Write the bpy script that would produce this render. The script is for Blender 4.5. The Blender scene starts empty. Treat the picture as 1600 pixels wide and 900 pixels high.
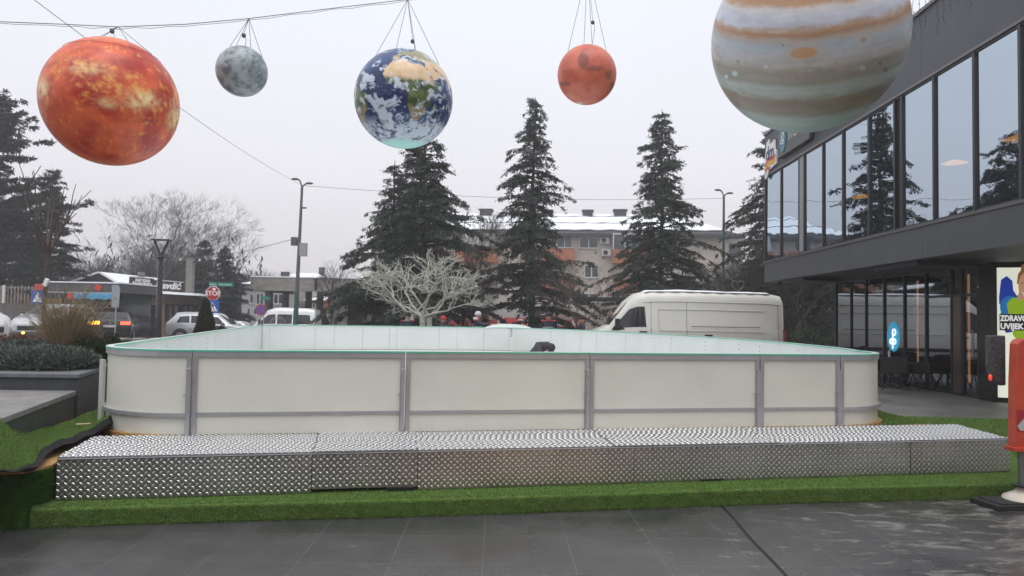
import bpy, bmesh, math, random
import numpy as np
from mathutils import Vector, Matrix
R_ = math.radians
random.seed(7)
scene = bpy.context.scene
COL = scene.collection

# ------------------------------------------------------------------ camera
F = 1130.0
EYE = 1.62
PITCH, ROLL = 2.25, 0.017
RM = Matrix.Rotation(R_(90 + PITCH), 3, 'X') @ Matrix.Rotation(ROLL, 3, 'Z')
cam_d = bpy.data.cameras.new('camera')
cam_d.sensor_width = 36.0
cam_d.lens = 36.0 * F / 1600.0
cam_d.clip_start = 0.05
cam_d.clip_end = 8000
cam = bpy.data.objects.new('camera', cam_d)
COL.objects.link(cam)
cam.matrix_world = Matrix.Translation((0, 0, EYE)) @ RM.to_4x4()
scene.camera = cam

# ------------------------------------------------------------------ world: overcast winter sky
SUN_EL, SUN_ROT = 70.0, 200.0
w = bpy.data.worlds.new('World'); scene.world = w; w.use_nodes = True
nt = w.node_tree; nt.nodes.clear()
N = nt.nodes.new; L = nt.links.new
out = N('ShaderNodeOutputWorld')
sky = N('ShaderNodeTexSky'); sky.sky_type = 'NISHITA'; sky.sun_disc = False
sky.sun_elevation = R_(SUN_EL); sky.sun_rotation = R_(SUN_ROT)
sky.air_density = 1.0; sky.dust_density = 6.0; sky.ozone_density = 1.0
hs = N('ShaderNodeHueSaturation'); hs.inputs['Saturation'].default_value = 0.25
L(sky.outputs[0], hs.inputs['Color'])
bg1 = N('ShaderNodeBackground'); bg1.inputs['Strength'].default_value = 0.05
L(hs.outputs[0], bg1.inputs['Color'])
tc = N('ShaderNodeTexCoord'); sx = N('ShaderNodeSeparateXYZ'); L(tc.outputs['Generated'], sx.inputs[0])
cr = N('ShaderNodeValToRGB')          # cloud deck: pale and warm low down, bluish and brighter overhead
els = cr.color_ramp.elements
els[0].position = 0.0; els[0].color = (0.66, 0.64, 0.665, 1)
els[1].position = 1.0; els[1].color = (0.80, 0.83, 0.88, 1)
for p, c in ((0.12, (0.69, 0.665, 0.70, 1)), (0.24, (0.70, 0.695, 0.74, 1)), (0.40, (0.70, 0.73, 0.79, 1)), (0.6, (0.74, 0.77, 0.83, 1))):
    e = els.new(p); e.color = c
L(sx.outputs['Z'], cr.inputs[0])
nz = N('ShaderNodeTexNoise'); nz.inputs['Scale'].default_value = 1.6; nz.inputs['Detail'].default_value = 2
L(tc.outputs['Generated'], nz.inputs['Vector'])
mr = N('ShaderNodeMapRange'); mr.inputs[1].default_value = .3; mr.inputs[2].default_value = .7
mr.inputs[3].default_value = .96; mr.inputs[4].default_value = 1.04
L(nz.outputs[0], mr.inputs[0])
bg2 = N('ShaderNodeBackground'); L(cr.outputs[0], bg2.inputs['Color']); L(mr.outputs[0], bg2.inputs['Strength'])
ad = N('ShaderNodeAddShader'); L(bg1.outputs[0], ad.inputs[0]); L(bg2.outputs[0], ad.inputs[1])
L(ad.outputs[0], out.inputs['Surface'])

sl = bpy.data.lights.new('sun', 'SUN'); sl.energy = 0.8; sl.angle = R_(35); sl.color = (1.0, 0.96, 0.9)
so = bpy.data.objects.new('sun', sl); COL.objects.link(so)
so.rotation_euler = (R_(90 - SUN_EL), 0, R_(20)); so.location = (0, -20, 40)

scene.view_settings.view_transform = 'Standard'
scene.view_settings.look = 'None'
scene.view_settings.gamma = 1
scene.view_settings.exposure = 0.14
scene.render.engine = 'CYCLES'
scene.cycles.max_bounces = 6
scene.cycles.transparent_max_bounces = 10

# ------------------------------------------------------------------ picture <-> place
CAMP = Vector((0, 0, EYE)); RMI = RM.transposed()
def ray(px, py): return RM @ Vector(((px - 800) / F, (450 - py) / F, -1))
def at(px, py, Y):
    d = ray(px, py); return CAMP + d * (Y / d.y)
def gnd(px, py, z=0.0):
    d = ray(px, py); return CAMP + d * ((z - EYE) / d.z)
def proj(p):
    q = RMI @ (Vector(p) - CAMP); return (800 + F * q.x / -q.z, 450 - F * q.y / -q.z)
def wx(px, Y, z=1.5):
    X = (px - 800) / F * Y
    for _ in range(4):
        X += (px - proj((X, Y, z))[0]) * Y / F
    return X
def wz(px, py, Y): return at(px, py, Y).z
def sm(a, b, x):
    t = min(1, max(0, (x - a) / (b - a))); return t * t * (3 - 2 * t)
def gz(x, y):
    z = -0.03 * max(0, min(y, 110) - 26)
    return z + 0.3 * sm(-9, -16, x) * sm(15, 20, y)

# ------------------------------------------------------------------ materials
def lin(c): 
    c = c / 255.0
    return c / 12.92 if c <= 0.04045 else ((c + 0.055) / 1.055) ** 2.4
def S(r, g, b): return (lin(r), lin(g), lin(b))
MATS = {}
def mat(name, col, rough=0.6, metal=0.0, var=0.0, scale=6.0, bump=0.0, bscale=None, spec=0.5, col2=None, emit=None, es=0, coat=0, stretch=None, detail=5, alpha=1, trans=0, rvar=0):
    if name in MATS: return MATS[name]
    m = bpy.data.materials.new(name); m.use_nodes = True; t = m.node_tree
    b = t.nodes['Principled BSDF']
    b.inputs['Base Color'].default_value = (*col, 1); b.inputs['Roughness'].default_value = rough
    b.inputs['Metallic'].default_value = metal; b.inputs['Specular IOR Level'].default_value = spec
    b.inputs['Coat Weight'].default_value = coat
    if trans: b.inputs['Transmission Weight'].default_value = trans
    if emit: b.inputs['Emission Color'].default_value = (*emit, 1); b.inputs['Emission Strength'].default_value = es
    if var or bump or rvar:
        tc = t.nodes.new('ShaderNodeTexCoord'); mp = t.nodes.new('ShaderNodeMapping')
        if stretch: mp.inputs['Scale'].default_value = stretch
        t.links.new(tc.outputs['Object'], mp.inputs[0])
    if var:
        n = t.nodes.new('ShaderNodeTexNoise'); n.inputs['Scale'].default_value = scale; n.inputs['Detail'].default_value = detail; n.inputs['Roughness'].default_value = 0.65
        t.links.new(mp.outputs[0], n.inputs['Vector'])
        r = t.nodes.new('ShaderNodeValToRGB')
        c2 = col2 or tuple(min(1, c * (1 + var)) for c in col); c1 = col if col2 else tuple(c * (1 - var) for c in col)
        r.color_ramp.elements[0].position = 0.32; r.color_ramp.elements[0].color = (*c1, 1)
        r.color_ramp.elements[1].position = 0.68; r.color_ramp.elements[1].color = (*c2, 1)
        t.links.new(n.outputs[0], r.inputs[0]); t.links.new(r.outputs[0], b.inputs['Base Color'])
    if rvar:
        n3 = t.nodes.new('ShaderNodeTexNoise'); n3.inputs['Scale'].default_value = scale * .7; n3.inputs['Detail'].default_value = 4
        t.links.new(mp.outputs[0], n3.inputs['Vector'])
        q = t.nodes.new('ShaderNodeMapRange'); q.inputs[1].default_value = .3; q.inputs[2].default_value = .7
        q.inputs[3].default_value = max(0.02, rough - rvar); q.inputs[4].default_value = rough + rvar
        t.links.new(n3.outputs[0], q.inputs[0]); t.links.new(q.outputs[0], b.inputs['Roughness'])
    if bump:
        n2 = t.nodes.new('ShaderNodeTexNoise'); n2.inputs['Scale'].default_value = bscale or scale * 4; n2.inputs['Detail'].default_value = 4
        t.links.new(mp.outputs[0], n2.inputs['Vector'])
        bp = t.nodes.new('ShaderNodeBump'); bp.inputs['Strength'].default_value = min(1, bump); bp.inputs['Distance'].default_value = 0.01 * max(1, bump)
        t.links.new(n2.outputs[0], bp.inputs['Height']); t.links.new(bp.outputs[0], b.inputs['Normal'])
    MATS[name] = m
    return m

def vmat(name, rough=0.5, coat=0.0, spec=0.4):
    m = bpy.data.materials.new(name); m.use_nodes = True; t = m.node_tree
    b = t.nodes['Principled BSDF']; b.inputs['Roughness'].default_value = rough; b.inputs['Coat Weight'].default_value = coat
    b.inputs['Specular IOR Level'].default_value = spec
    a = t.nodes.new('ShaderNodeVertexColor'); a.layer_name = 'print'
    t.links.new(a.outputs[0], b.inputs['Base Color']); MATS[name] = m
    tc = t.nodes.new('ShaderNodeTexCoord'); n = t.nodes.new('ShaderNodeTexNoise'); n.inputs['Scale'].default_value = 2.6; n.inputs['Detail'].default_value = 3
    t.links.new(tc.outputs['Object'], n.inputs['Vector']); bp = t.nodes.new('ShaderNodeBump'); bp.inputs['Strength'].default_value = .35; bp.inputs['Distance'].default_value = .06
    t.links.new(n.outputs[0], bp.inputs['Height']); t.links.new(bp.outputs[0], b.inputs['Normal'])
    return m

def glass_mat(name, gloss_col, fac, tint, wave=0.0, wscale=1.5, rough=0.01):
    m = bpy.data.materials.new(name); m.use_nodes = True; t = m.node_tree; t.nodes.clear()
    o = t.nodes.new('ShaderNodeOutputMaterial'); g = t.nodes.new('ShaderNodeBsdfGlossy'); g.inputs['Roughness'].default_value = rough
    g.inputs['Color'].default_value = (*gloss_col, 1)
    tr = t.nodes.new('ShaderNodeBsdfTransparent'); tr.inputs['Color'].default_value = (*tint, 1)
    mx = t.nodes.new('ShaderNodeMixShader'); mx.inputs[0].default_value = fac
    t.links.new(tr.outputs[0], mx.inputs[1]); t.links.new(g.outputs[0], mx.inputs[2]); t.links.new(mx.outputs[0], o.inputs[0])
    if wave:
        tc = t.nodes.new('ShaderNodeTexCoord'); n = t.nodes.new('ShaderNodeTexNoise'); n.inputs['Scale'].default_value = wscale; n.inputs['Detail'].default_value = 1
        t.links.new(tc.outputs['Object'], n.inputs['Vector'])
        bp = t.nodes.new('ShaderNodeBump'); bp.inputs['Strength'].default_value = wave; bp.inputs['Distance'].default_value = 0.02
        t.links.new(n.outputs[0], bp.inputs['Height']); t.links.new(bp.outputs[0], g.inputs['Normal'])
    MATS[name] = m
    return m

# ------------------------------------------------------------------ mesh building
MW = {}
class MB:
    def __init__(s): s.v = []; s.f = []; s.m = []; s.mi = 0
    def add(s, vs, fs):
        o = len(s.v); s.v += [tuple(v) for v in vs]; s.f += [tuple(i + o for i in f) for f in fs]; s.m += [s.mi] * len(fs); return s
    def box(s, x0, x1, y0, y1, z0, z1, M=None):
        vs = [Vector((x, y, z)) for x in (x0, x1) for y in (y0, y1) for z in (z0, z1)]
        if M is not None: vs = [M @ v for v in vs]
        return s.add(vs, [(0, 1, 3, 2), (4, 6, 7, 5), (0, 4, 5, 1), (2, 3, 7, 6), (0, 2, 6, 4), (1, 5, 7, 3)])
    def quad(s, a, b, c, d): return s.add([a, b, c, d], [(0, 1, 2, 3)])
    def prism(s, pts, z0, z1, M=None):        # polygon in xy extruded in z
        n = len(pts)
        vs = [Vector((p[0], p[1], z0)) for p in pts] + [Vector((p[0], p[1], z1)) for p in pts]
        if M is not None: vs = [M @ v for v in vs]
        return s.add(vs, [tuple(range(n - 1, -1, -1)), tuple(range(n, 2 * n))] + [(i, (i + 1) % n, (i + 1) % n + n, i + n) for i in range(n)])
    def tube(s, pts, r, n=6, cap=True, sq=1.0):
        pts = [Vector(p) for p in pts]; k = len(pts)
        rs = r if isinstance(r, (list, tuple)) else [r] * k
        rings = []
        for i, p in enumerate(pts):
            d = (pts[min(i + 1, k - 1)] - pts[max(i - 1, 0)])
            d = d.normalized() if d.length > 1e-9 else Vector((0, 0, 1))
            up = Vector((0, 0, 1)) if abs(d.z) < 0.9 else Vector((1, 0, 0))
            a = d.cross(up).normalized(); b = a.cross(d)
            rings.append([p + (a * math.cos(2 * math.pi * j / n) + b * math.sin(2 * math.pi * j / n) * sq) * rs[i] for j in range(n)])
        vs = [v for rg in rings for v in rg]; fs = []
        for i in range(k - 1):
            for j in range(n):
                fs.append((i * n + j, i * n + (j + 1) % n, (i + 1) * n + (j + 1) % n, (i + 1) * n + j))
        if cap: fs += [tuple(range(n - 1, -1, -1)), tuple((k - 1) * n + j for j in range(n))]
        return s.add(vs, fs)
    def bar(s, a, b, wd, ht):                  # rectangular bar
        a, b = Vector(a), Vector(b); d = (b - a).normalized()
        up = Vector((0, 0, 1)) if abs(d.z) < 0.95 else Vector((0, 1, 0))
        x = d.cross(up).normalized(); z = x.cross(d).normalized()
        vs = [p + x * sx * wd / 2 + z * sz * ht / 2 for p in (a, b) for sx in (-1, 1) for sz in (-1, 1)]
        return s.add(vs, [(0, 1, 3, 2), (4, 6, 7, 5), (0, 4, 5, 1), (2, 3, 7, 6), (0, 2, 6, 4), (1, 5, 7, 3)])
    def lathe(s, prof, n=16, c=(0, 0, 0), M=None):   # (r,z)
        vs = []; c = Vector(c)
        for r, z in prof:
            for j in range(n):
                v = Vector((r * math.cos(2 * math.pi * j / n), r * math.sin(2 * math.pi * j / n), z))
                vs.append((M @ v if M is not None else v) + c)
        fs = []
        for i in range(len(prof) - 1):
            for j in range(n): fs.append((i * n + j, i * n + (j + 1) % n, (i + 1) * n + (j + 1) % n, (i + 1) * n + j))
        fs += [tuple(range(n - 1, -1, -1)), tuple((len(prof) - 1) * n + j for j in range(n))]
        return s.add(vs, fs)
    def ball(s, c, r, n=10, sc=(1, 1, 1)):
        prof = [(max(1e-4, math.sin(math.pi * i / (n // 2 + 2))) * r, -math.cos(math.pi * i / (n // 2 + 2)) * r) for i in range(n // 2 + 3)]
        return s.lathe(prof, n, c, Matrix.Diagonal(sc))
    def build(s, name, m, parent=None, world=False, smooth=False, bevel=0, loc=None):
        me = bpy.data.meshes.new(name)
        vs = s.v
        if world and parent is not None:
            I = MW[parent.name].inverted(); vs = [I @ Vector(v) for v in vs]
        me.from_pydata([tuple(v) for v in vs], [], s.f)
        ms = m if isinstance(m, (list, tuple)) else [m]
        for q in ms: me.materials.append(q)
        if len(ms) > 1: me.polygons.foreach_set('material_index', s.m)
        me.validate(); me.update()
        bm = bmesh.new(); bm.from_mesh(me); bmesh.ops.recalc_face_normals(bm, faces=bm.faces); bm.to_mesh(me); bm.free()
        if smooth:
            me.polygons.foreach_set('use_smooth', [True] * len(me.polygons))
            try: me.set_sharp_from_angle(angle=R_(38))
            except Exception: pass
        return link(name, me, parent, bevel, loc)
def link(name, me, parent=None, bevel=0, loc=None):
    o = bpy.data.objects.new(name, me); COL.objects.link(o)
    if parent is not None: o.parent = parent; MW[o.name] = MW[parent.name].copy()
    else: MW[o.name] = Matrix.Translation(loc) if loc else Matrix.Identity(4)
    if loc: o.location = loc
    if bevel:
        b = o.modifiers.new('bevel', 'BEVEL'); b.width = bevel; b.segments = 2; b.limit_method = 'ANGLE'
    return o
def tag(o, label, cat, group=None, kind=None):
    if label: o['label'] = label
    if cat: o['category'] = cat
    if group: o['group'] = group
    if kind: o['kind'] = kind
    return o
def thing(name, label, cat, loc=(0, 0, 0), rz=0.0, group=None):
    o = bpy.data.objects.new(name, None); COL.objects.link(o); o.location = loc; o.rotation_euler = (0, 0, rz)
    o.empty_display_size = 0.1
    MW[o.name] = Matrix.Translation(loc) @ Matrix.Rotation(rz, 4, 'Z')
    return tag(o, label, cat, group)
def structure(o): o['kind'] = 'structure'; return o
def dup(root, loc, rz, label=None, sc=None, kids=True):
    r = root.copy(); COL.objects.link(r); r.location = loc; r.rotation_euler = (0, 0, rz)
    if sc: r.scale = sc
    if label: r['label'] = label
    M = Matrix.Translation(loc) @ Matrix.Rotation(rz, 4, 'Z')
    MW[r.name] = M
    def rec(a, b):
        for ch in list(a.children):
            c = ch.copy(); COL.objects.link(c); c.parent = b; rec(ch, c)
    rec(root, r)
    return r
def npmesh(name, V, Fs, m, parent=None, smooth=False, loc=None):
    me = bpy.data.meshes.new(name); V = np.asarray(V, np.float32); Fs = np.asarray(Fs, np.int32); k = Fs.shape[1]
    me.vertices.add(len(V)); me.vertices.foreach_set('co', V.ravel())
    me.loops.add(Fs.size); me.loops.foreach_set('vertex_index', Fs.ravel())
    me.polygons.add(len(Fs)); me.polygons.foreach_set('loop_start', np.arange(len(Fs), dtype=np.int32) * k)
    me.polygons.foreach_set('loop_total', np.full(len(Fs), k, np.int32))
    if smooth: me.polygons.foreach_set('use_smooth', np.ones(len(Fs), bool))
    me.materials.append(m); me.update(calc_edges=True)
    return link(name, me, parent, 0, loc)
def text(name, s, m, parent, M, size=1.0, depth=0.004, world=True, align='LEFT', shear=0.0, bold=0.0, width=None):
    cu = bpy.data.curves.new(name, 'FONT'); cu.body = s; cu.size = size; cu.extrude = depth / 2; cu.shear = shear; cu.offset = bold
    cu.align_x = align; cu.align_y = 'BOTTOM_BASELINE'; cu.resolution_u = 3
    t = bpy.data.objects.new(name, cu); COL.objects.link(t)
    dg = bpy.context.evaluated_depsgraph_get(); me = bpy.data.meshes.new_from_object(t.evaluated_get(dg)); bpy.data.objects.remove(t)
    if width:
        xs = [v.co.x for v in me.vertices]; k = width / (max(xs) - min(xs))
        me.transform(Matrix.Diagonal((k, 1, 1, 1)))
    if world and parent is not None: M = MW[parent.name].inverted() @ M
    me.transform(M); me.materials.clear(); me.materials.append(m)
    return link(name, me, parent)
def face_matrix(origin, right, up=(0, 0, 1)):
    r = Vector(right).normalized(); u = Vector(up).normalized(); n = r.cross(u)
    M = Matrix((r, u, n)).transposed().to_4x4(); M.translation = Vector(origin); return M

rng = np.random.default_rng(11)
# value noise for printed surfaces
_T = rng.random((64, 64, 64)).astype(np.float32)
def vnoise(P):
    Pi = np.floor(P).astype(int); f = P - Pi; f = f * f * (3 - 2 * f); Pi %= 64; Q = (Pi + 1) % 64
    r = 0
    for a in (0, 1):
        for b in (0, 1):
            for c in (0, 1):
                X = (Q if a else Pi)[:, 0]; Y = (Q if b else Pi)[:, 1]; Z = (Q if c else Pi)[:, 2]
                wgt = (f[:, 0] if a else 1 - f[:, 0]) * (f[:, 1] if b else 1 - f[:, 1]) * (f[:, 2] if c else 1 - f[:, 2])
                r = r + wgt * _T[X, Y, Z]
    return r
def fbm(P, o=5, g=0.5):
    r = 0; a = 1; t = 0
    for i in range(o): r = r + a * vnoise(P * 2 ** i + 13.7 * i); t += a; a *= g
    return r / t

# basic materials
M_white = mat('white_board', (0.675, 0.668, 0.59), 0.36, var=0.045, scale=1.7, bump=.08, bscale=6)
def scuffs(m):
    t = m.node_tree; b = t.nodes['Principled BSDF']; src = b.inputs['Base Color'].links[0].from_socket
    tc = t.nodes.new('ShaderNodeTexCoord'); mp = t.nodes.new('ShaderNodeMapping'); mp.inputs['Scale'].default_value = (2.2, 2.2, 9); mp.inputs['Rotation'].default_value = (.1, .25, .1); t.links.new(tc.outputs['Object'], mp.inputs[0])
    n = t.nodes.new('ShaderNodeTexNoise'); n.inputs['Scale'].default_value = 4; n.inputs['Detail'].default_value = 9; n.inputs['Roughness'].default_value = .75; t.links.new(mp.outputs[0], n.inputs['Vector'])
    r = t.nodes.new('ShaderNodeValToRGB'); r.color_ramp.elements[0].position = .66; r.color_ramp.elements[0].color = (0, 0, 0, 1); r.color_ramp.elements[1].position = .76; r.color_ramp.elements[1].color = (.32, .32, .32, 1); t.links.new(n.outputs[0], r.inputs[0])
    x = t.nodes.new('ShaderNodeMix'); x.data_type = 'RGBA'; t.links.new(r.outputs[0], x.inputs[0]); t.links.new(src, x.inputs[6]); x.inputs[7].default_value = (.25, .25, .24, 1); t.links.new(x.outputs[2], b.inputs['Base Color'])
scuffs(M_white)
M_inner = mat('inner_board', (0.68, 0.715, 0.69), 0.35, var=0.04, scale=1.2)
M_alu = mat('brushed_aluminium', (0.42, 0.42, 0.44), 0.42, 0.55, var=0.08, scale=9)
M_green = mat('green_cap', (0.09, 0.52, 0.34), 0.3, var=0.06, scale=3)
M_plate = mat('tread_plate', (0.30, 0.30, 0.31), 0.42, 0.85, var=0.10, scale=2.2, rvar=.08)
M_platev = mat('tread_plate_front', (0.34, 0.335, 0.32), 0.36, 0.9, var=0.22, scale=1.6, rvar=.1)
M_tread = mat('tread_lozenge', (0.82, 0.82, 0.83), 0.36, 0.85)
M_turf = mat('artificial_turf', (0.10, 0.17, 0.04), 0.9, var=0.35, scale=14, bump=1.0, bscale=160, detail=8, spec=.1)
M_blade = mat('turf_blades', (0.11, 0.195, 0.045), 0.85, col2=(0.19, 0.29, 0.085), var=.1, scale=40, spec=.15)
M_back = mat('turf_backing', (0.012, 0.013, 0.014), 0.85)
M_ply = mat('plywood', (0.42, 0.24, 0.08), 0.6, var=0.25, scale=3, stretch=(1, 6, 1))
M_dark = mat('dark_metal', (0.02, 0.021, 0.024), 0.4, 0.3)
M_black = mat('black_plastic', (0.008, 0.008, 0.009), 0.5)
M_rubber = mat('rubber', (0.018, 0.018, 0.019), 0.75, var=.2, scale=20, bump=.2)
M_stone = mat('dark_stone', (0.055, 0.062, 0.066), 0.55, var=0.25, scale=7, bump=.25, bscale=60, stretch=(1, 1, .5))
M_coping = mat('stone_coping', (0.13, 0.14, 0.15), 0.5, var=0.2, scale=9)
M_conc = mat('concrete', (0.24, 0.225, 0.20), 0.85, var=0.28, scale=1.4, bump=.3, bscale=20, stretch=(1, 1, 2.5))
M_concd = mat('concrete_column', (0.12, 0.11, 0.10), 0.85, var=0.2, scale=2)
M_snow = mat('snow', (0.86, 0.88, 0.92), 0.7, var=.04, scale=5, bump=.6, bscale=9)
M_cable = mat('steel_cable', (0.05, 0.05, 0.055), 0.5, 0.5)
M_white_t = mat('white_letters', (0.85, 0.85, 0.85), 0.5)
M_skin = mat('skin', (0.50, 0.28, 0.20), 0.5)
M_bark = mat('bark', (0.06, 0.05, 0.042), 0.9, var=.3, scale=8, bump=.5, bscale=30)
M_twig = mat('bare_twigs', (0.045, 0.034, 0.029), 0.9, var=.25, scale=3)

# ================================================================== GROUND
def ground_sheet():
    xs = list(range(-120, 121, 4)); xs = [-3000, -1200, -500, -220] + xs + [220, 500, 1200, 3000]
    ys = [-400, -100, -30] + list(range(-12, 121, 3)) + [200, 500, 1200, 3500]
    vs = [(x, y, gz(x, y)) for y in ys for x in xs]; n = len(xs)
    fs = [(j * n + i, j * n + i + 1, (j + 1) * n + i + 1, (j + 1) * n + i) for j in range(len(ys) - 1) for i in range(n - 1)]
    m = MB(); m.add(vs, fs)
    return structure(m.build('ground', mat('far_paving', (0.17, 0.165, 0.16), 0.7, var=.25, scale=.6, bump=.2, bscale=12), smooth=True))
ground_sheet()

def slab_mat(name, base, dark, pale, joint, size, rough, stain_x=True, stain=True):
    m = bpy.data.materials.new(name); m.use_nodes = True; t = m.node_tree; nd = t.nodes.new; lk = t.links.new
    b = t.nodes['Principled BSDF']
    tc = nd('ShaderNodeTexCoord'); mp = nd('ShaderNodeMapping'); lk(tc.outputs['Object'], mp.inputs[0])
    mp.inputs['Rotation'].default_value = (0, 0, R_(-1.2)); mp.inputs['Location'].default_value = (0.06, 0.02, 0)
    br = nd('ShaderNodeTexBrick'); br.offset = 0; br.squash = 1
    br.inputs['Scale'].default_value = 1; br.inputs['Brick Width'].default_value = size; br.inputs['Row Height'].default_value = size
    br.inputs['Mortar Size'].default_value = 0.0032; br.inputs['Mortar Smooth'].default_value = .4
    br.inputs['Color1'].default_value = (*base, 1); br.inputs['Color2'].default_value = (*dark, 1); br.inputs['Mortar'].default_value = (*joint, 1)
    lk(mp.outputs[0], br.inputs['Vector'])
    n1 = nd('ShaderNodeTexNoise'); n1.inputs['Scale'].default_value = 1.1; n1.inputs['Detail'].default_value = 7; n1.inputs['Roughness'].default_value = .7
    lk(tc.outputs['Object'], n1.inputs['Vector'])
    mx = nd('ShaderNodeMix'); mx.data_type = 'RGBA'; mx.blend_type = 'MULTIPLY'; mx.inputs[0].default_value = 1
    r1 = nd('ShaderNodeValToRGB'); r1.color_ramp.elements[0].position = .3; r1.color_ramp.elements[0].color = (.62, .62, .62, 1)
    r1.color_ramp.elements[1].position = .7; r1.color_ramp.elements[1].color = (1.25, 1.25, 1.25, 1)
    lk(n1.outputs[0], r1.inputs[0]); lk(br.outputs[0], mx.inputs[6]); lk(r1.outputs[0], mx.inputs[7])
    # scuffed pale mineral marks
    n2 = nd('ShaderNodeTexNoise'); n2.inputs['Scale'].default_value = 3.0; n2.inputs['Detail'].default_value = 12; n2.inputs['Roughness'].default_value = .72; n2.inputs['Distortion'].default_value = .6
    mp2 = nd('ShaderNodeMapping'); mp2.inputs['Scale'].default_value = (1.0, 2.6, 1); mp2.inputs['Rotation'].default_value = (0, 0, R_(18)); lk(tc.outputs['Object'], mp2.inputs[0]); lk(mp2.outputs[0], n2.inputs['Vector'])
    sp = nd('ShaderNodeSeparateXYZ'); lk(tc.outputs['Object'], sp.inputs[0])
    mr = nd('ShaderNodeMapRange'); mr.inputs[1].default_value = 0.6; mr.inputs[2].default_value = 4.2; mr.inputs[3].default_value = .0; mr.inputs[4].default_value = .145
    lk(sp.outputs['X'], mr.inputs[0])
    adn = nd('ShaderNodeMath'); adn.operation = 'ADD'; lk(n2.outputs[0], adn.inputs[0]); lk(mr.outputs[0], adn.inputs[1])
    r2 = nd('ShaderNodeValToRGB'); r2.color_ramp.elements[0].position = .625; r2.color_ramp.elements[0].color = (0, 0, 0, 1); r2.color_ramp.elements[1].position = .72; r2.color_ramp.elements[1].color = (.6, .6, .6, 1)
    lk(adn.outputs[0], r2.inputs[0])
    mx2 = nd('ShaderNodeMix'); mx2.data_type = 'RGBA'; lk(mx.outputs[2], mx2.inputs[6]); mx2.inputs[7].default_value = (*pale, 1)
    if stain: lk(r2.outputs[0], mx2.inputs[0])
    else: mx2.inputs[0].default_value = 0
    # fine grit
    n3 = nd('ShaderNodeTexNoise'); n3.inputs['Scale'].default_value = 90; n3.inputs['Detail'].default_value = 3; lk(tc.outputs['Object'], n3.inputs['Vector'])
    r3 = nd('ShaderNodeMapRange'); r3.inputs[1].default_value = .3; r3.inputs[2].default_value = .7; r3.inputs[3].default_value = .8; r3.inputs[4].default_value = 1.2; lk(n3.outputs[0], r3.inputs[0])
    mx3 = nd('ShaderNodeVectorMath'); mx3.operation = 'SCALE'; lk(mx2.outputs[2], mx3.inputs[0]); lk(r3.outputs[0], mx3.inputs['Scale'])
    lk(mx3.outputs[0], b.inputs['Base Color'])
    # wet / dry gloss
    n4 = nd('ShaderNodeTexNoise'); n4.inputs['Scale'].default_value = .55; n4.inputs['Detail'].default_value = 5; lk(tc.outputs['Object'], n4.inputs['Vector'])
    r4 = nd('ShaderNodeMapRange'); r4.inputs[1].default_value = .38; r4.inputs[2].default_value = .62; r4.inputs[3].default_value = rough - .14; r4.inputs[4].default_value = rough + .16; lk(n4.outputs[0], r4.inputs[0])
    rr = nd('ShaderNodeMath'); rr.operation = 'ADD'; lk(r4.outputs[0], rr.inputs[0])
    if stain:
        sc = nd('ShaderNodeMath'); sc.operation = 'MULTIPLY'; sc.inputs[1].default_value = .25; lk(r2.outputs[0], sc.inputs[0]); lk(sc.outputs[0], rr.inputs[1])
    else: rr.inputs[1].default_value = 0
    lk(rr.outputs[0], b.inputs['Roughness'])
    bp = nd('ShaderNodeBump'); bp.inputs['Strength'].default_value = .25; bp.inputs['Distance'].default_value = .004
    iv = nd('ShaderNodeMath'); iv.operation = 'SUBTRACT'; lk(n3.outputs[0], iv.inputs[0]); lk(br.outputs[1], iv.inputs[1])
    lk(iv.outputs[0], bp.inputs['Height']); lk(bp.outputs[0], b.inputs['Normal'])
    MATS[name] = m; return m
M_slab = slab_mat('slate_slabs', (0.070, 0.068, 0.068), (0.058, 0.057, 0.058), (0.27, 0.25, 0.23), (0.125, 0.122, 0.12), 0.60, 0.25)
M_terr = slab_mat('terrace_slabs', (0.21, 0.20, 0.19), (0.185, 0.175, 0.17), (.3, .28, .26), (0.12, 0.115, 0.11), 0.60, 0.55, stain=False)
m = MB(); m.quad((-14, -3, .004), (16, -3, .004), (16, 11.2, .004), (-14, 11.2, .004)); structure(m.build('plaza_paving', M_slab))
m = MB(); m.quad((-8.5, 11.2, .004), (30, 11.2, .004), (30, 26, .004), (-8.5, 26, .004)); structure(m.build('terrace_paving', M_terr))
# expansion joint: a pair of dark steel edges in the paving
j = MB()
zj = .008
ja, jb = gnd(1125, 789), gnd(1240, 915)
jp = [ja.lerp(jb, t) + Vector((0.006 * math.sin(9 * t), 0, 0)) for t in [i / 12 for i in range(13)]]
for dx in (-.007, .007):
    for i in range(12):
        a, b = jp[i], jp[i + 1]
        j.box(-.0032, .0032, 0, (b - a).length, .004, zj, Matrix.Translation((a.x + dx, a.y, 0)) @ Matrix.Rotation(math.atan2(-(b.x - a.x), b.y - a.y), 4, 'Z'))
structure(j.build('paving_joint', M_black))
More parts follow.
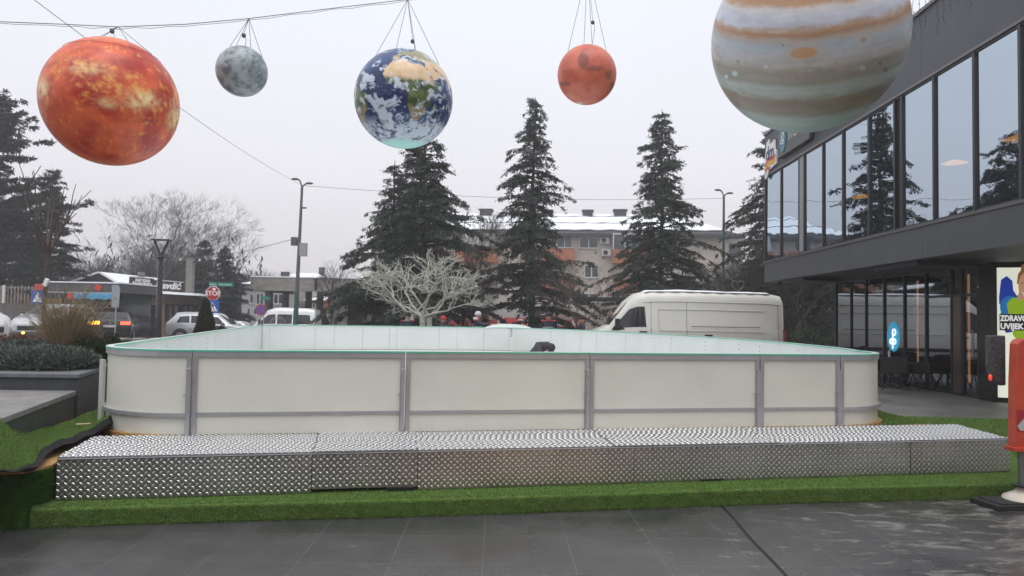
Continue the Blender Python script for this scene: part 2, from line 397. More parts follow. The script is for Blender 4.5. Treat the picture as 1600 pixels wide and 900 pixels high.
# lane behind the square, sloping with the ground, kerb, and crossing stripes
def strip(name, pts, off, m, n=14):       # ribbon over the ground between two polylines
    A, B = pts; mb = MB(); vs = []
    for i in range(n + 1):
        t = i / n
        for P in (A, B):
            k = t * (len(P) - 1); q = min(int(k), len(P) - 2); f = k - q
            x = P[q][0] * (1 - f) + P[q + 1][0] * f; y = P[q][1] * (1 - f) + P[q + 1][1] * f
            vs.append((x, y, gz(x, y) + off))
    mb.add(vs, [(2 * i, 2 * i + 1, 2 * i + 3, 2 * i + 2) for i in range(n)])
    return structure(mb.build(name, m))
strip('road', ([(-70, 27), (-20, 27), (60, 27)], [(-70, 35.5), (-20, 35.5), (60, 35.5)]), .03, mat('asphalt', (0.085, 0.083, 0.082), .6, var=.25, scale=1.5, bump=.3, bscale=60), 60)
kb = MB()
for i in range(60):
    x0 = -60 + i * 1.5; kb.box(x0 + .01, x0 + 1.49, 26.75, 26.93, gz(x0 + .7, 26.8) - .1, gz(x0 + .7, 26.8) + .13)
structure(kb.build('kerb', M_coping))
# lawn patch and melting snow at the foot of the trees
strip('verge', ([(-8, 36), (30, 36)], [(-8, 58), (30, 58)]), .04, mat('winter_verge', (0.05, 0.055, 0.03), .95, var=.5, scale=1.2, bump=.5), 20)

# ================================================================== RINK
AL = math.atan2(.196, .98)
U = Vector((math.cos(AL), math.sin(AL), 0)); V = Vector((-math.sin(AL), math.cos(AL), 0))
A0 = Vector((-2.94, 6.72, 0)); DECK = .48; RIM = 1.257
def fr(s, t=0, z=0): return A0 + U * s + V * t + Vector((0, 0, z))
SB = 6.70
path = []                                   # closed centre line of the boards, as segments of panels
def arc(c, r, a0, a1, n): return [c + (U * math.cos(a) + V * math.sin(a)) * r for a in [a0 + (a1 - a0) * i / n for i in range(n + 1)]]
right_arc = arc(fr(SB, .98), .98, -math.pi / 2, 0, 10)
left_arc = arc(fr(0, .98), .98, -math.pi, -math.pi / 2, 10)
def cat(P, n=6):
    o = []
    for i in range(len(P) - 1):
        p0, p1, p2, p3 = P[max(0, i - 1)], P[i], P[i + 1], P[min(len(P) - 1, i + 2)]
        for k in range(n):
            t = k / n
            o.append(.5 * ((2 * p1) + (p2 - p0) * t + (2 * p0 - 5 * p1 + 4 * p2 - p3) * t * t + (3 * p1 - p0 - 3 * p2 + p3) * t ** 3))
    return o + [P[-1]]
rest = [right_arc[-1]] + [Vector(p + (0,)) for p in ((4.60, 10.4), (4.56, 13.0), (4.0, 16.0), (3.15, 18.7), (2.15, 21.0), (1.0, 22.6), (-.4, 23.2), (-2.5, 22.9), (-4.9, 22.2), (-6.3, 21.6), (-6.95, 20.6), (-6.85, 19.4))] + [fr(-.98 - .10, 4.0), fr(-1.0, 1.6), left_arc[0]]
rest = cat(rest, 8)
def resample(P, step):
    o = [P[0]]; acc = 0; segs = [[P[0]]]
    for i in range(len(P) - 1):
        a, b = P[i], P[i + 1]; d = (b - a).length
        while acc + d >= step:
            t = (step - acc) / d; q = a.lerp(b, t); segs[-1].append(q); segs.append([q]); a = q; d = (b - a).length; acc = 0
        acc += d; segs[-1].append(b)
    return segs
panels = []
for s0, s1 in ((0, 1.948), (1.948, 3.82), (3.82, 5.73), (5.73, SB)): panels.append([fr(s0), fr(s1)])
panels.append(right_arc)
far_segs = [p for p in resample(rest, 1.9) if sum((p[i + 1] - p[i]).length for i in range(len(p) - 1)) > .25]
panels += far_segs; panels.append(left_arc)
def ribbon(mb, P, z0, z1, o0, o1):          # wall along P between offsets o0..o1 (outward positive)
    n = len(P); vs = []
    for i, p in enumerate(P):
        d = (P[min(i + 1, n - 1)] - P[max(i - 1, 0)]).normalized(); nn = Vector((d.y, -d.x, 0))
        for o, z in ((o0, z0), (o1, z0), (o1, z1), (o0, z1)): vs.append(p + nn * o + Vector((0, 0, z)))
    fs = [(4 * i + a, 4 * i + (a + 1) % 4, 4 * i + 4 + (a + 1) % 4, 4 * i + 4 + a) for i in range(n - 1) for a in range(4)]
    fs += [(3, 2, 1, 0), tuple(4 * (n - 1) + a for a in range(4))]
    mb.add(vs, fs)
def trimP(P, e):
    P = list(P); d = (P[1] - P[0]).normalized(); P[0] = P[0] + d * e; d = (P[-1] - P[-2]).normalized(); P[-1] = P[-1] - d * e; return P
rink = thing('rink_boards', 'white ice rink boards with grey frames and green edged top rim behind tread plate deck', 'rink boards', (0, 9, DECK))
for k, P in enumerate(panels):
    near = k < 5 or k == len(panels) - 1
    Pp = trimP(P, .003)
    b = MB(); ribbon(b, Pp, DECK + .002, RIM - .012, -.012, .012)
    bp = b.build('board_panel', M_white, rink, world=True, smooth=len(P) > 2)
    # inner liner, a reflection put into its colour as a greenish cast, seams
    c = MB(); ribbon(c, Pp, DECK + .05, RIM - .012, -.017, -.0125); c.build('liner', M_inner, bp, world=True)
    c = MB(); ribbon(c, Pp, RIM - .010, RIM + .004, -.035, .034); c.build('top_edge', M_green, bp, world=True)
    c = MB(); ribbon(c, trimP(P, .02), RIM + .004, RIM + .007, -.031, .029); c.build('top_cap', M_inner, bp, world=True)
    fmb = MB(); ribbon(fmb, Pp, RIM - .062, RIM - .011, .0125, .030); 
    for e, sgn in ((0, 1), (-1, -1)):
        d = (P[1] - P[0] if e == 0 else P[-1] - P[-2]).normalized(); nn = Vector((d.y, -d.x, 0))
        p = P[e] + d * sgn * .006; q = p + d * sgn * (.042 if near else .02)
        M = face_matrix(p, d * sgn)
        ribbon(fmb, [p, q] if sgn > 0 else [q, p], DECK + .002, RIM - .063, .0125, .032)
    fmb.build('frame', M_alu, bp, world=True)
    c = MB()
    if len(P) > 2 and near: ribbon(c, Pp, DECK + .165, DECK + .20, .0125, .045)
    else: ribbon(c, trimP(P, .05), DECK + .175, DECK + .205, .0125, .026)
    c.build('mid_rail', M_alu, bp, world=True)
    if not near:
        c = MB(); tot = sum((P[i + 1] - P[i]).length for i in range(len(P) - 1))
        for f in ((.12, .55) if k % 2 else (.3,)):
            acc = 0
            for i in range(len(P) - 1):
                l = (P[i + 1] - P[i]).length
                if acc + l >= f * tot:
                    d = (P[i + 1] - P[i]).normalized(); nn = Vector((d.y, -d.x, 0)); q = P[i] + d * (f * tot - acc) - nn * .0175
                    for z in np.arange(DECK + .06, RIM - .04, .085): c.box(-.012, .012, -.004, 0, z, z + .03, Matrix.Translation(q) @ Matrix.Rotation(math.atan2(d.y, d.x), 4, 'Z'))
                    break
                acc += l
        if c.v: c.build('bolt_strip', mat('bolt_grey', (.18, .22, .22), .5), bp, world=True)
    # joint bar standing proud at the near joints
for s in (0, 1.948, 3.82, 5.73, SB):
    c = MB(); p = fr(s - .022, -.030)
    M = Matrix.Translation(p) @ Matrix.Rotation(AL, 4, 'Z')
    c.box(-.020, .018, -.030, .0, DECK + .002, RIM - .165, M); c.box(-.045, -.020, -.016, .0, DECK + .36, DECK + .375, M); c.box(-.008, .006, -.036, -.030, DECK + .35, DECK + .39, M)
    c.build('joint_bar', M_alu, rink, world=True, bevel=.004)
    if s == 0:
        pass
# pale closing strip on the far left curve
c = MB(); p = left_arc[1]; c.box(-.045, .045, -.02, .006, DECK - .02, RIM - .13, Matrix.Translation(left_arc[2] + (left_arc[2] - fr(0, .98)).normalized() * .045) @ Matrix.Rotation(R_(-52) + AL, 4, 'Z'))
c.build('closing_strip', mat('pale_grey_paint', (.5, .5, .47), .5, var=.06), rink, world=True)
# floor and the timber base the boards stand on
ring = []
for P in panels: ring += [p for p in P[:-1]]
def inset(ring, o):
    out = []; n = len(ring)
    for i, p in enumerate(ring):
        d = (ring[(i + 1) % n] - ring[i - 1]).normalized(); out.append(p + Vector((d.y, -d.x, 0)) * o)
    return out
b = MB(); rr_ = inset(ring, .055); b.prism([(p.x, p.y) for p in rr_], .15, DECK)
tag(b.build('rink_platform', M_ply), 'plywood base under the white rink boards, edge showing at both curves', 'platform')
b = MB(); rr_ = inset(ring, -.06); b.prism([(p.x, p.y) for p in rr_], DECK + .002, DECK + .03)
tag(b.build('rink_floor', mat('rink_sheet', (.78, .82, .82), .25, var=.03)), 'white skating floor inside the rink boards', 'skating floor')

# ---- tread plate deck in front
deck = thing('tread_plate_deck', 'long aluminium tread plate step in front of the white rink boards', 'step', (0, 6, .15))
D0 = Vector((-3.475, 5.61, 0)); D1 = Vector((5.03, 7.34, 0)); DU = (D1 - D0).normalized(); DL = (D1 - D0).length
B0 = Vector((-3.74, 6.56, 0)); B1 = Vector((5.08, 8.28, 0))
def frontX(px):   # distance along the deck front for a picture column
    best = min((abs(proj(D0 + DU * s + Vector((0, 0, .3)))[0] - px), s) for s in np.linspace(0, DL, 1200)); return best[1]
def lozenge(mb, c, a, b, n, ln=.019, wd=.0085, h=.0016):   # a long axis, b short axis, n normal
    mb.add([c + a * ln, c + b * wd, c - a * ln, c - b * wd, c + a * ln * .6 + b * wd * .0 + n * h, c + b * wd * .55 + n * h, c - a * ln * .6 + n * h, c - b * wd * .55 + n * h],
           [(0, 1, 5, 4), (1, 2, 6, 5), (2, 3, 7, 6), (3, 0, 4, 7), (4, 5, 6, 7)])
def treads(mb, org, ua, va, la, lb, nrm, pitch=.052, inside=None, ln=.0235, wd=.0105):
    na, nb = max(1, round(la / pitch)), max(1, round(lb / pitch)); pa_, pb_ = la / na, lb / nb; e1 = (ua + va).normalized(); e2 = (ua - va).normalized()
    for i in range(na):
        for jx in range(nb):
            c = org + ua * (pa_ * (i + .28)) + va * (pb_ * (jx + .28)); lozenge(mb, c, e2, e1, nrm, ln, wd, .0036)
            c = org + ua * (pa_ * (i + .78)) + va * (pb_ * (jx + .76)); lozenge(mb, c, e1, e2, nrm, ln, wd * .9, .0016)
seams = [frontX(p) for p in (487, 652, 990, 1092, 1421)]
tops = [0] + [seams[0] - .02, seams[1] - .05, seams[2] - .0, seams[4] - 1.2] + [DL]
tops = [0, seams[0], seams[1], seams[1] + 1.75, seams[1] + 3.35, DL]
for k in range(len(tops) - 1):
    s0, s1 = tops[k] + .002, tops[k + 1] - .002; t0, t1 = s0 / DL, s1 / DL
    dz = .004 * (k % 2)
    a, b_, c_, d_ = D0 + DU * s0, D0 + DU * s1, B0.lerp(B1, t1), B0.lerp(B1, t0)
    mb = MB(); mb.prism([(q.x, q.y) for q in (a, b_, c_, d_)], DECK - .012 + dz, DECK + dz)
    tr = mb; tr.mi = 1; M = Vector((0, 0, DECK + dz + .0002)); vv = (d_ - a).normalized(); nv = Vector((0, 0, 1))
    na = int((s1 - s0) / .052); nb = int((d_ - a).length / .058); rq = random.Random(k * 7 + 1); rowo = [rq.random() for _ in range(nb)]
    for i in range(na):
        for jx in range(nb):
            for (fu, fv_, k_) in ((.28, .28, 0), (.78, .78, 1)):
                u0 = (i + (fu + rowo[jx]) % 1) / na; v0 = (jx + fv_) / nb
                q = (a.lerp(b_, u0)).lerp(d_.lerp(c_, u0), v0) + M
                e1 = (DU + vv).normalized(); e2 = (DU - vv).normalized()
                if k_: lozenge(tr, q, e1, e2, nv, .0185, .0095, .003)
                else: lozenge(tr, q, e2, e1, nv, .0185, .0095, .003)
    tr.build('top_plate', [M_plate, M_tread], deck, world=True)
DN = Vector((DU.y, -DU.x, 0))
fr_s = [0.0, frontX(137), seams[0], seams[1], seams[2], seams[4], DL]
for k in range(len(fr_s) - 1):
    s0, s1 = fr_s[k] + .002, fr_s[k + 1] - .002
    zb = .152; lift = 0.0
    if k == 2: zb = .178
    off = .012 if k == 0 else (.016 if k % 2 else .012)
    if k == 0: off = .004
    mb = MB(); M = Matrix.Translation(D0) @ Matrix.Rotation(math.atan2(DU.y, DU.x), 4, 'Z')
    mb.box(s0, s1, -off, -off + .003, zb, DECK - .016, M)
    tr = mb; tr.mi = 1; treads(tr, D0 + DU * s0 + DN * (off + .0002) + Vector((0, 0, zb + .006)), DU, Vector((0, 0, 1)), s1 - s0, DECK - .03 - zb, DN, .054, ln=.0185, wd=.0105)
    tr.build('front_plate', [M_platev, mat('tread_front', (.60, .59, .565), .42, .75, var=.15, scale=1.3)], deck, world=True)
mb = MB(); M = Matrix.Translation(D0) @ Matrix.Rotation(math.atan2(DU.y, DU.x), 4, 'Z')
mb.box(.01, DL - .01, -.024, .03, DECK - .0155, DECK - .0125, M)
mb.build('nosing', M_alu, deck, world=True)
mb = MB(); q = [D1, B1, B1 + Vector((0, 0, 0))]
mb.box(0, (B1 - D1).length, -.003, .0, .152, DECK - .014, Matrix.Translation(D1) @ Matrix.Rotation(math.atan2((B1 - D1).y, (B1 - D1).x), 4, 'Z'))
mb.build('end_plate', M_platev, deck, world=True)
mb = MB(); mb.prism([(p.x, p.y) for p in (D0 + DU * .02 - DN * .06, D1 - DU * .02 - DN * .06, B1 - DU * .05 + DN * .05, B0 + DU * .05 + DN * .05)], .15, DECK - .02)
mb.build('subframe', M_black, deck, world=True)
mb = MB(); sx_ = (frontX(605), frontX(649)); mb.box(sx_[0], sx_[1], -.035, .05, .148, .176, M); sx_ = (frontX(1092), frontX(1130)); mb.box(sx_[0], sx_[1], -.028, .02, .148, .166, M)
mb.build('gap_shade', M_black, deck, world=True)  # black boxes standing in for the shade in gaps under the plates
# rivets
mb = MB()
for s in np.arange(.25, DL, .42):
    for z in (.17, DECK - .035): mb.ball(D0 + DU * s + DN * .017 + Vector((0, 0, z + .004)), .006, 6)
mb.build('rivet', mat('rivet', (.12, .12, .12), .4, .6), deck, world=True)

# ---- artificial turf platform
TZ = .145
tfp = [(-3.52, 5.38), (-1.96, 5.655), (0, 5.98), (2.3, 6.44), (4.4, 6.76), (8.8, 7.52), (9.3, 11.35), (5.9, 11.6), (4.7, 12.2), (-2, 11), (-4.6, 8.0), (-4.1, 6.4)]
mb = MB(); mb.prism(tfp, .0, TZ)
turf = mb.build('turf_platform', M_turf, bevel=.02)
tag(turf, 'low platform covered in artificial grass under and around the tread plate step', 'turf platform')
def blades(n, sampler, h=.02, w_=.0028, mt=None, parent=None, name='grass_blades'):
    P = np.array([sampler() for _ in range(n)]); base = P[:, :3]; nm = P[:, 3:6]
    a = rng.normal(size=(n, 3)); a -= (a * nm).sum(1)[:, None] * nm; a /= np.linalg.norm(a, axis=1)[:, None]
    tip = base + nm * h * rng.uniform(.5, 1.2, (n, 1)) + rng.normal(size=(n, 3)) * h * .45
    tip[:, 2] -= h * .1
    Vv = np.concatenate([base - a * w_, base + a * w_, tip], 1).reshape(-1, 3)
    return npmesh(name, Vv, np.arange(3 * n).reshape(-1, 3), mt or M_blade, parent)
def edge_sampler():
    k = random.random(); 
    i = random.choices(range(5), weights=[1.6, 2, 2.3, 2.1, 2.2])[0]; t = random.random(); a, b_ = tfp[i], tfp[i + 1]
    x = a[0] + (b_[0] - a[0]) * t; y = a[1] + (b_[1] - a[1]) * t
    if k < .38: 
        z = random.uniform(.0, TZ - .01); return (x, y + .001, z, .17, -.95, .12)
    d = (random.random() ** 1.3) * .42
    return (x - .17 * d, y + d + .015, TZ, 0, -.12, .99)
blades(110000, edge_sampler, .012, .0026, None, turf, 'pile')
def right_sampler():
    return (random.uniform(4.9, 9), random.uniform(8.1, 11.4), TZ, 0, -.1, 1)
blades(26000, right_sampler, .022, .005, None, turf, 'pile')
# thin batten lying along the foot of the turf
a, b_ = gnd(1082, 791), gnd(1222, 787)
mb = MB(); mb.box(0, (b_ - a).length, -.012, 0, .004, .012, Matrix.Translation(a) @ Matrix.Rotation(math.atan2((b_ - a).y, (b_ - a).x), 4, 'Z'))
tag(mb.build('timber_batten', mat('batten_wood', (.28, .19, .12), .7, var=.2)), 'thin timber batten lying on the paving at the foot of the turf', 'batten')
# turf flap on a plywood board at the right curve
ply = thing('plywood_ramp', 'small plywood board with a turf flap beside the right curve of the rink', 'ramp', (4.5, 9, .15))
Pf = [(3.85, 8.30), (5.02, 8.66), (4.80, 9.9), (4.2, 9.2)]
mb = MB(); mb.prism(Pf, .395, .425); mb.build('board', M_ply, ply, world=True)
mb = MB(); mb.prism([(3.87, 8.34), (4.98, 8.70), (4.74, 9.8), (4.2, 9.1)], .16, .394); mb.build('support', M_black, ply, world=True)
mb = MB()
pts = [[(3.95, 8.36, .430), (4.5, 8.52, .432), (5.0, 8.68, .430)], [(4.1, 8.8, .44), (4.55, 9.0, .47), (4.98, 9.2, .43)], [(4.3, 9.3, .45), (4.75, 9.5, .49), (5.0, 9.8, .40)], [(4.5, 10.1, .35), (4.95, 10.2, .36), (5.3, 10.5, .2)]]
vs = [q for r in pts for q in r]; mb.add(vs, [(3 * i + jx, 3 * i + jx + 1, 3 * i + jx + 4, 3 * i + jx + 3) for i in range(3) for jx in range(2)])
o = mb.build('turf_flap', M_turf, ply, world=True); q = o.modifiers.new('s', 'SOLIDIFY'); q.thickness = .015
def flap_s():
    i = random.randrange(3); jx = random.randrange(2); u, v = random.random(), random.random()
    a = Vector(pts[i][jx]).lerp(Vector(pts[i][jx + 1]), u).lerp(Vector(pts[i + 1][jx]).lerp(Vector(pts[i + 1][jx + 1]), u), v); return (*a, 0, -.1, 1)
ob = blades(5000, flap_s, .022, .005, None, None, 'pile')
ob.parent = ply; ob.location = -Vector((4.5, 9, .15))

# ---- turf covered box at the left and the lifted turf mat on it
box = thing('turf_box', 'turf covered box with bare plywood top at the left end of the step', 'box', (-4.2, 5.6, 0))
bx = [(-6.5, 4.82), (-3.555, 5.335), (-3.50, 5.60), (-3.76, 6.6), (-4.0, 8.0), (-6.5, 8.0)]
mb = MB(); mb.prism(bx, .0, .405); mb.build('body', mat('turf_shaded', (0.035, 0.085, 0.012), .92, var=.35, scale=12, bump=1.0, bscale=150, detail=8, spec=.1), box, world=True, bevel=.012)  # darker copy of the turf, its shade put into the colour
mb = MB(); mb.prism([(p[0] - .004, p[1] + .004) for p in bx], .406, .424); mb.build('plywood_top', M_ply, box, world=True)
def bxs():
    if random.random() < .75:
        t = random.random(); return (-4.9 + 1.345 * t, 5.10 + .235 * t - .001, random.uniform(0, .4), .17, -.97, .1)
    t = random.random(); return (-3.555 + .055 * t + .001, 5.335 + .265 * t, random.uniform(.14, .4), .97, -.2, .1)
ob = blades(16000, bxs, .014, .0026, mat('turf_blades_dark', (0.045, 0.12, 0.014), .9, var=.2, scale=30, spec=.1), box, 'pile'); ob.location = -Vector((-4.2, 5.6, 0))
# flat turf piece standing against the deck end, over the step
mat_front = [at(-90, 742, 4.95), at(0, 735, 5.11), at(28, 733, 5.16), at(52, 722, 5.34), at(68, 700, 5.75), at(88, 690, 5.95), at(112, 682, 6.15), at(135, 672, 6.45), at(158, 660, 6.75), at(172, 650, 6.95)]
mat_back = [at(-110, 640, 5.4), at(-30, 640, 5.45), at(3, 655, 5.8), at(20, 672, 6.05), at(45, 675, 6.4), at(77, 667, 6.9), at(100, 660, 7.2), at(125, 650, 7.6), at(148, 641, 7.9), at(163, 634, 8.2)]
mb = MB(); NR = 14; n = len(mat_front); fine_f = cat(mat_front, 5); fine_b = cat(mat_back, 5); nf = len(fine_f); rows = []
for r in range(NR + 1):
    t = r / NR; row = []
    for i in range(nf):
        p = fine_b[i].lerp(fine_f[i], t)
        sag = .035 * math.sin(math.pi * t) * (1 if i > 12 else .5)
        p = p + Vector((0, 0, -sag + .008 * math.sin(i * .9 + r * .7)))
        p.z = max(p.z, .435); row.append(p)
    rows.append(row)
grid = [q for row in rows for q in row]
fs = [(r * nf + i, r * nf + i + 1, (r + 1) * nf + i + 1, (r + 1) * nf + i) for r in range(NR) for i in range(nf - 1)]
mb.add(grid, fs)
tm = thing('turf_mat', 'loose artificial turf mat lifted off the plywood top with its black backing showing', 'turf mat', (-4.2, 6, .45))
mo = mb.build('turf_sheet', M_turf, tm, world=True, smooth=True)
# rolled lip: black backing seen along the free edge
lip = MB(); lv = []; lf = []
for i in range(nf):
    p = rows[-1][i]; d = (rows[-1][min(i + 1, nf - 1)] - rows[-1][max(0, i - 1)]); d.z = 0; d.normalize(); nn = Vector((d.y, -d.x, 0))
    amp = sm(8, 20, i); jit = .012 * math.sin(i * 2.3) + .008 * math.sin(i * 5.1)
    h = (.012 + .10 * amp) ; o0 = p + nn * .006
    prof = [o0 + Vector((0, 0, .004)), o0 + nn * (.012 + .02 * amp) + Vector((0, 0, -h * .35)), o0 + nn * (.004) + Vector((0, 0, -h * .8)), o0 - nn * (.05 * amp + .01) + Vector((0, 0, -h))]
    for q in prof: q.z = max(q.z, .432) if i < 22 else max(q.z, .49)
    lv += prof
for i in range(nf - 1):
    for r in range(3): lf.append((4 * i + r, 4 * i + r + 1, 4 * i + 5 + r, 4 * i + 4 + r))
lip.add(lv, lf); lip.build('black_backing', M_back, tm, world=True, smooth=True)
def mats_():
    r = random.random() ** .7 * NR; i = random.random() * (nf - 1.001); a, b2 = int(min(r, NR - .001)), int(i); u, v = r - a, i - b2
    p = rows[a][b2].lerp(rows[a][b2 + 1], v).lerp(rows[a + 1][b2].lerp(rows[a + 1][b2 + 1], v), u); return (p.x, p.y, p.z + .001, 0, -.05, 1)
ob = blades(60000, mats_, .013, .0028, None, tm, 'pile'); ob.location = -Vector((-4.2, 6, .45))
# scrap of plywood on the mat
q = at(130, 668, 6.9); mb = MB(); mb.box(-.06, .06, -.02, .02, 0, .008, Matrix.Translation(q + Vector((0, 0, .03))) @ Matrix.Rotation(.5, 4, 'Z'))
tag(mb.build('wood_offcut', mat('pale_wood', (.55, .42, .25), .6)), 'small pale wood offcut lying on the lifted turf mat', 'offcut')

# ================================================================== PLANTER at the left
W = Vector((-4.66, 7.8, 0)); wd_ = Vector((-.29, -.957, 0)) * -1  # runs away from the camera, leaning left
wdir = Vector((-.66, 2.15, 0)).normalized()
pl = thing('stone_planter', 'dark stone planter wall with grey coping left of the rink', 'planter', (-6, 9, 0))
mb = MB(); p0 = at(122, 600, 7.8); p1 = W + wdir * 7.5
tall = [(p0.x, 7.8), (p1.x, p1.y), (-24, p1.y + 1), (-24, 6.9), ]
mb.prism(tall, 0, .88); mb.build('wall', M_stone, pl, world=True)
mb = MB(); cp = [(p0.x + .03, 7.76), (p1.x + .03, p1.y), (-24, p1.y + 1), (-24, 6.86)]
mb.prism(cp, .881, .925); mb.build('coping', M_coping, pl, world=True, bevel=.006)
mb = MB(); mb.prism([(p0.x - .3, 8.1), (p1.x - .3, p1.y - .3), (-23, p1.y), (-23, 7.3)], .926, .955); mb.build('soil', mat('soil', (.05, .04, .03), .95, var=.5, scale=6, bump=.8), pl, world=True)
ld = thing('stone_ledge', 'low dark stone ledge with grey paved top in front of the planter', 'ledge', (-6, 7, 0))
q0 = W - wdir * 3.4
mb = MB(); mb.prism([(q0.x, q0.y), (W.x - .002, W.y - .01), (-24, 6.86), (-24, q0.y)], 0, .70); mb.build('wall', M_stone, ld, world=True)
mb = MB(); mb.prism([(q0.x + .03, q0.y), (W.x + .03, W.y - .045), (-24, 6.83), (-24, q0.y)], .701, .75)
mb.build('top_slab', mat('ledge_paving', (.20, .19, .185), .6, var=.25, scale=5, bump=.2), ld, world=True, bevel=.005)

# ================================================================== BARRIER post at the right
brr = thing('barrier_post', 'red steel barrier with reflective sticker standing on a rubber foot at the right edge', 'barrier', (4.57, 6.55, 0))
M_red = mat('red_paint', (.50, .055, .022), .38, var=.18, scale=5, bump=.1, coat=.2)
mb = MB(); mb.box(-.36, .62, -.17, .15, .004, .05, Matrix.Rotation(.16, 4, 'Z')); mb.box(-.30, .58, -.14, .12, .05, .062, Matrix.Rotation(.16, 4, 'Z')); mb.build('rubber_foot', M_rubber, brr, bevel=.008)
mb = MB(); mb.lathe([(.175, .063), (.165, .085), (.09, .125), (.055, .16), (.05, .175)], 28, (.05, -.01, 0)); mb.build('base_cone', mat('cream_plastic', (.62, .55, .47), .5, var=.1), brr, smooth=True)
mb = MB(); mb.lathe([(.10, .176), (.10, .188)], 20, (.05, -.01, 0)); mb.build('collar', M_black, brr)
mb = MB(); mb.tube([(.05, 0, .17), (.035, 0, .56)], .038, 16); mb.build('pole', mat('galvanised_tube', (.22, .22, .22), .4, .7, var=.2, scale=12), brr, smooth=True)
mb = MB()
# vertical beam, shoulder and arm as one bevelled outline
ol = [(-.055, .50), (-.045, 1.12), (-.028, 1.45), (-.005, 1.488), (.04, 1.50), (.75, 1.47), (.75, 1.20), (.125, 1.20), (.122, .78), (.11, .50)]
mb.prism(ol, -.06, .06, Matrix(((1, 0, 0, 0), (0, 0, -1, 0), (0, 1, 0, 0), (0, 0, 0, 1)))); mb.build('red_beam', M_red, brr, bevel=.014)
mb = MB(); mb.box(-.075, .13, -.072, .072, .492, .53); mb.build('lower_lip', M_red, brr, bevel=.006)
mb = MB(); mb.box(.10, .75, -.05, .05, 1.45, 1.512, Matrix.Rotation(R_(1.5), 4, 'Y')); mb.build('top_groove', M_black, brr)
mb = MB(); mb.box(-.05, .07, -.0625, -.0605, .67, .86); sk = mb.build('reflective_sticker', mat('sticker_red', (.33, .02, .03), .3), brr)
mb = MB(); mb.add([(-.045, -.0635, .72), (.062, -.0635, .84), (.062, -.0635, .77), (.03, -.0635, .68), (-.02, -.0635, .68)], [(0, 4, 3, 2, 1)]); mb.build('silver_band', mat('sticker_silver', (.45, .46, .48), .3), sk)
# textured guard panel behind
gp = thing('guard_pad', 'dark textured guard pad with a small red lamp behind the red barrier', 'guard pad', (4.42, 6.75, 1.0))
mb = MB(); ol = [(.01, .52), (.17, .52), (.17, .06), (.12, .055), (.07, .09), (.03, .15), (.01, .23)]
mb.prism(ol, -.03, .03, Matrix(((1, 0, 0, 0), (0, 0, -1, 0), (0, 1, 0, 0), (0, 0, 0, 1)))); mb.build('pad', mat('textured_pad', (.06, .06, .065), .6, var=.5, scale=32, bump=1, bscale=45), gp, bevel=.012)
mb = MB(); mb.ball((.022, -.03, .13), .020, 10, (.7, 1, 1.6)); mb.build('red_lamp', mat('red_lens', (.7, .03, .02), .2, emit=(1, .08, .03), es=.5), gp, smooth=True)

# ================================================================== HANGING PLANETS
def ico(n_lat, n_lon, r):
    th = np.linspace(0, math.pi, n_lat + 1); ph = np.linspace(0, 2 * math.pi, n_lon, endpoint=False)
    T, P = np.meshgrid(th, ph, indexing='ij'); X = np.stack([np.sin(T) * np.cos(P), np.sin(T) * np.sin(P), np.cos(T)], -1).reshape(-1, 3)
    f = []
    idx = np.arange((n_lat + 1) * n_lon).reshape(n_lat + 1, n_lon)
    a = idx[:-1]; b = idx[1:]; q = np.stack([a, b, np.roll(b, -1, 1), np.roll(a, -1, 1)], -1).reshape(-1, 4)
    return X, q
def lerp3(a, b, t): return np.asarray(a)[None] * (1 - t[:, None]) + np.asarray(b)[None] * t[:, None]
def ss(a, b, x): t = np.clip((x - a) / (b - a), 0, 1); return t * t * (3 - 2 * t)
def planet(name, label, cpx, cpy, Y, rad, paint, rough=.45, coat=.15, nl=150):
    c = at(cpx, cpy, Y); X, q = ico(nl, nl * 2, 1.0)
    Fv = (CAMP - c).normalized(); Rt = Vector((0, 0, 1)).cross(Fv).normalized(); Uv = Fv.cross(Rt)
    B = np.array([Rt, Uv, Fv]); loc = X @ B.T        # right, up, front of every normal
    colr = np.clip(paint(loc), 0, 1)
    t = thing(name, label, 'planet balloon', c, 0, 'inflated planets hanging from a wire')
    o = npmesh('ball', X * rad, q, vmat(name + '_print', rough, coat), t, smooth=True)
    ca = o.data.color_attributes.new('print', 'FLOAT_COLOR', 'POINT')
    ca.data.foreach_set('color', np.concatenate([colr, np.ones((len(colr), 1))], 1).astype(np.float32).ravel())
    return t, c, Rt, Uv, Fv
def sph(px): return px
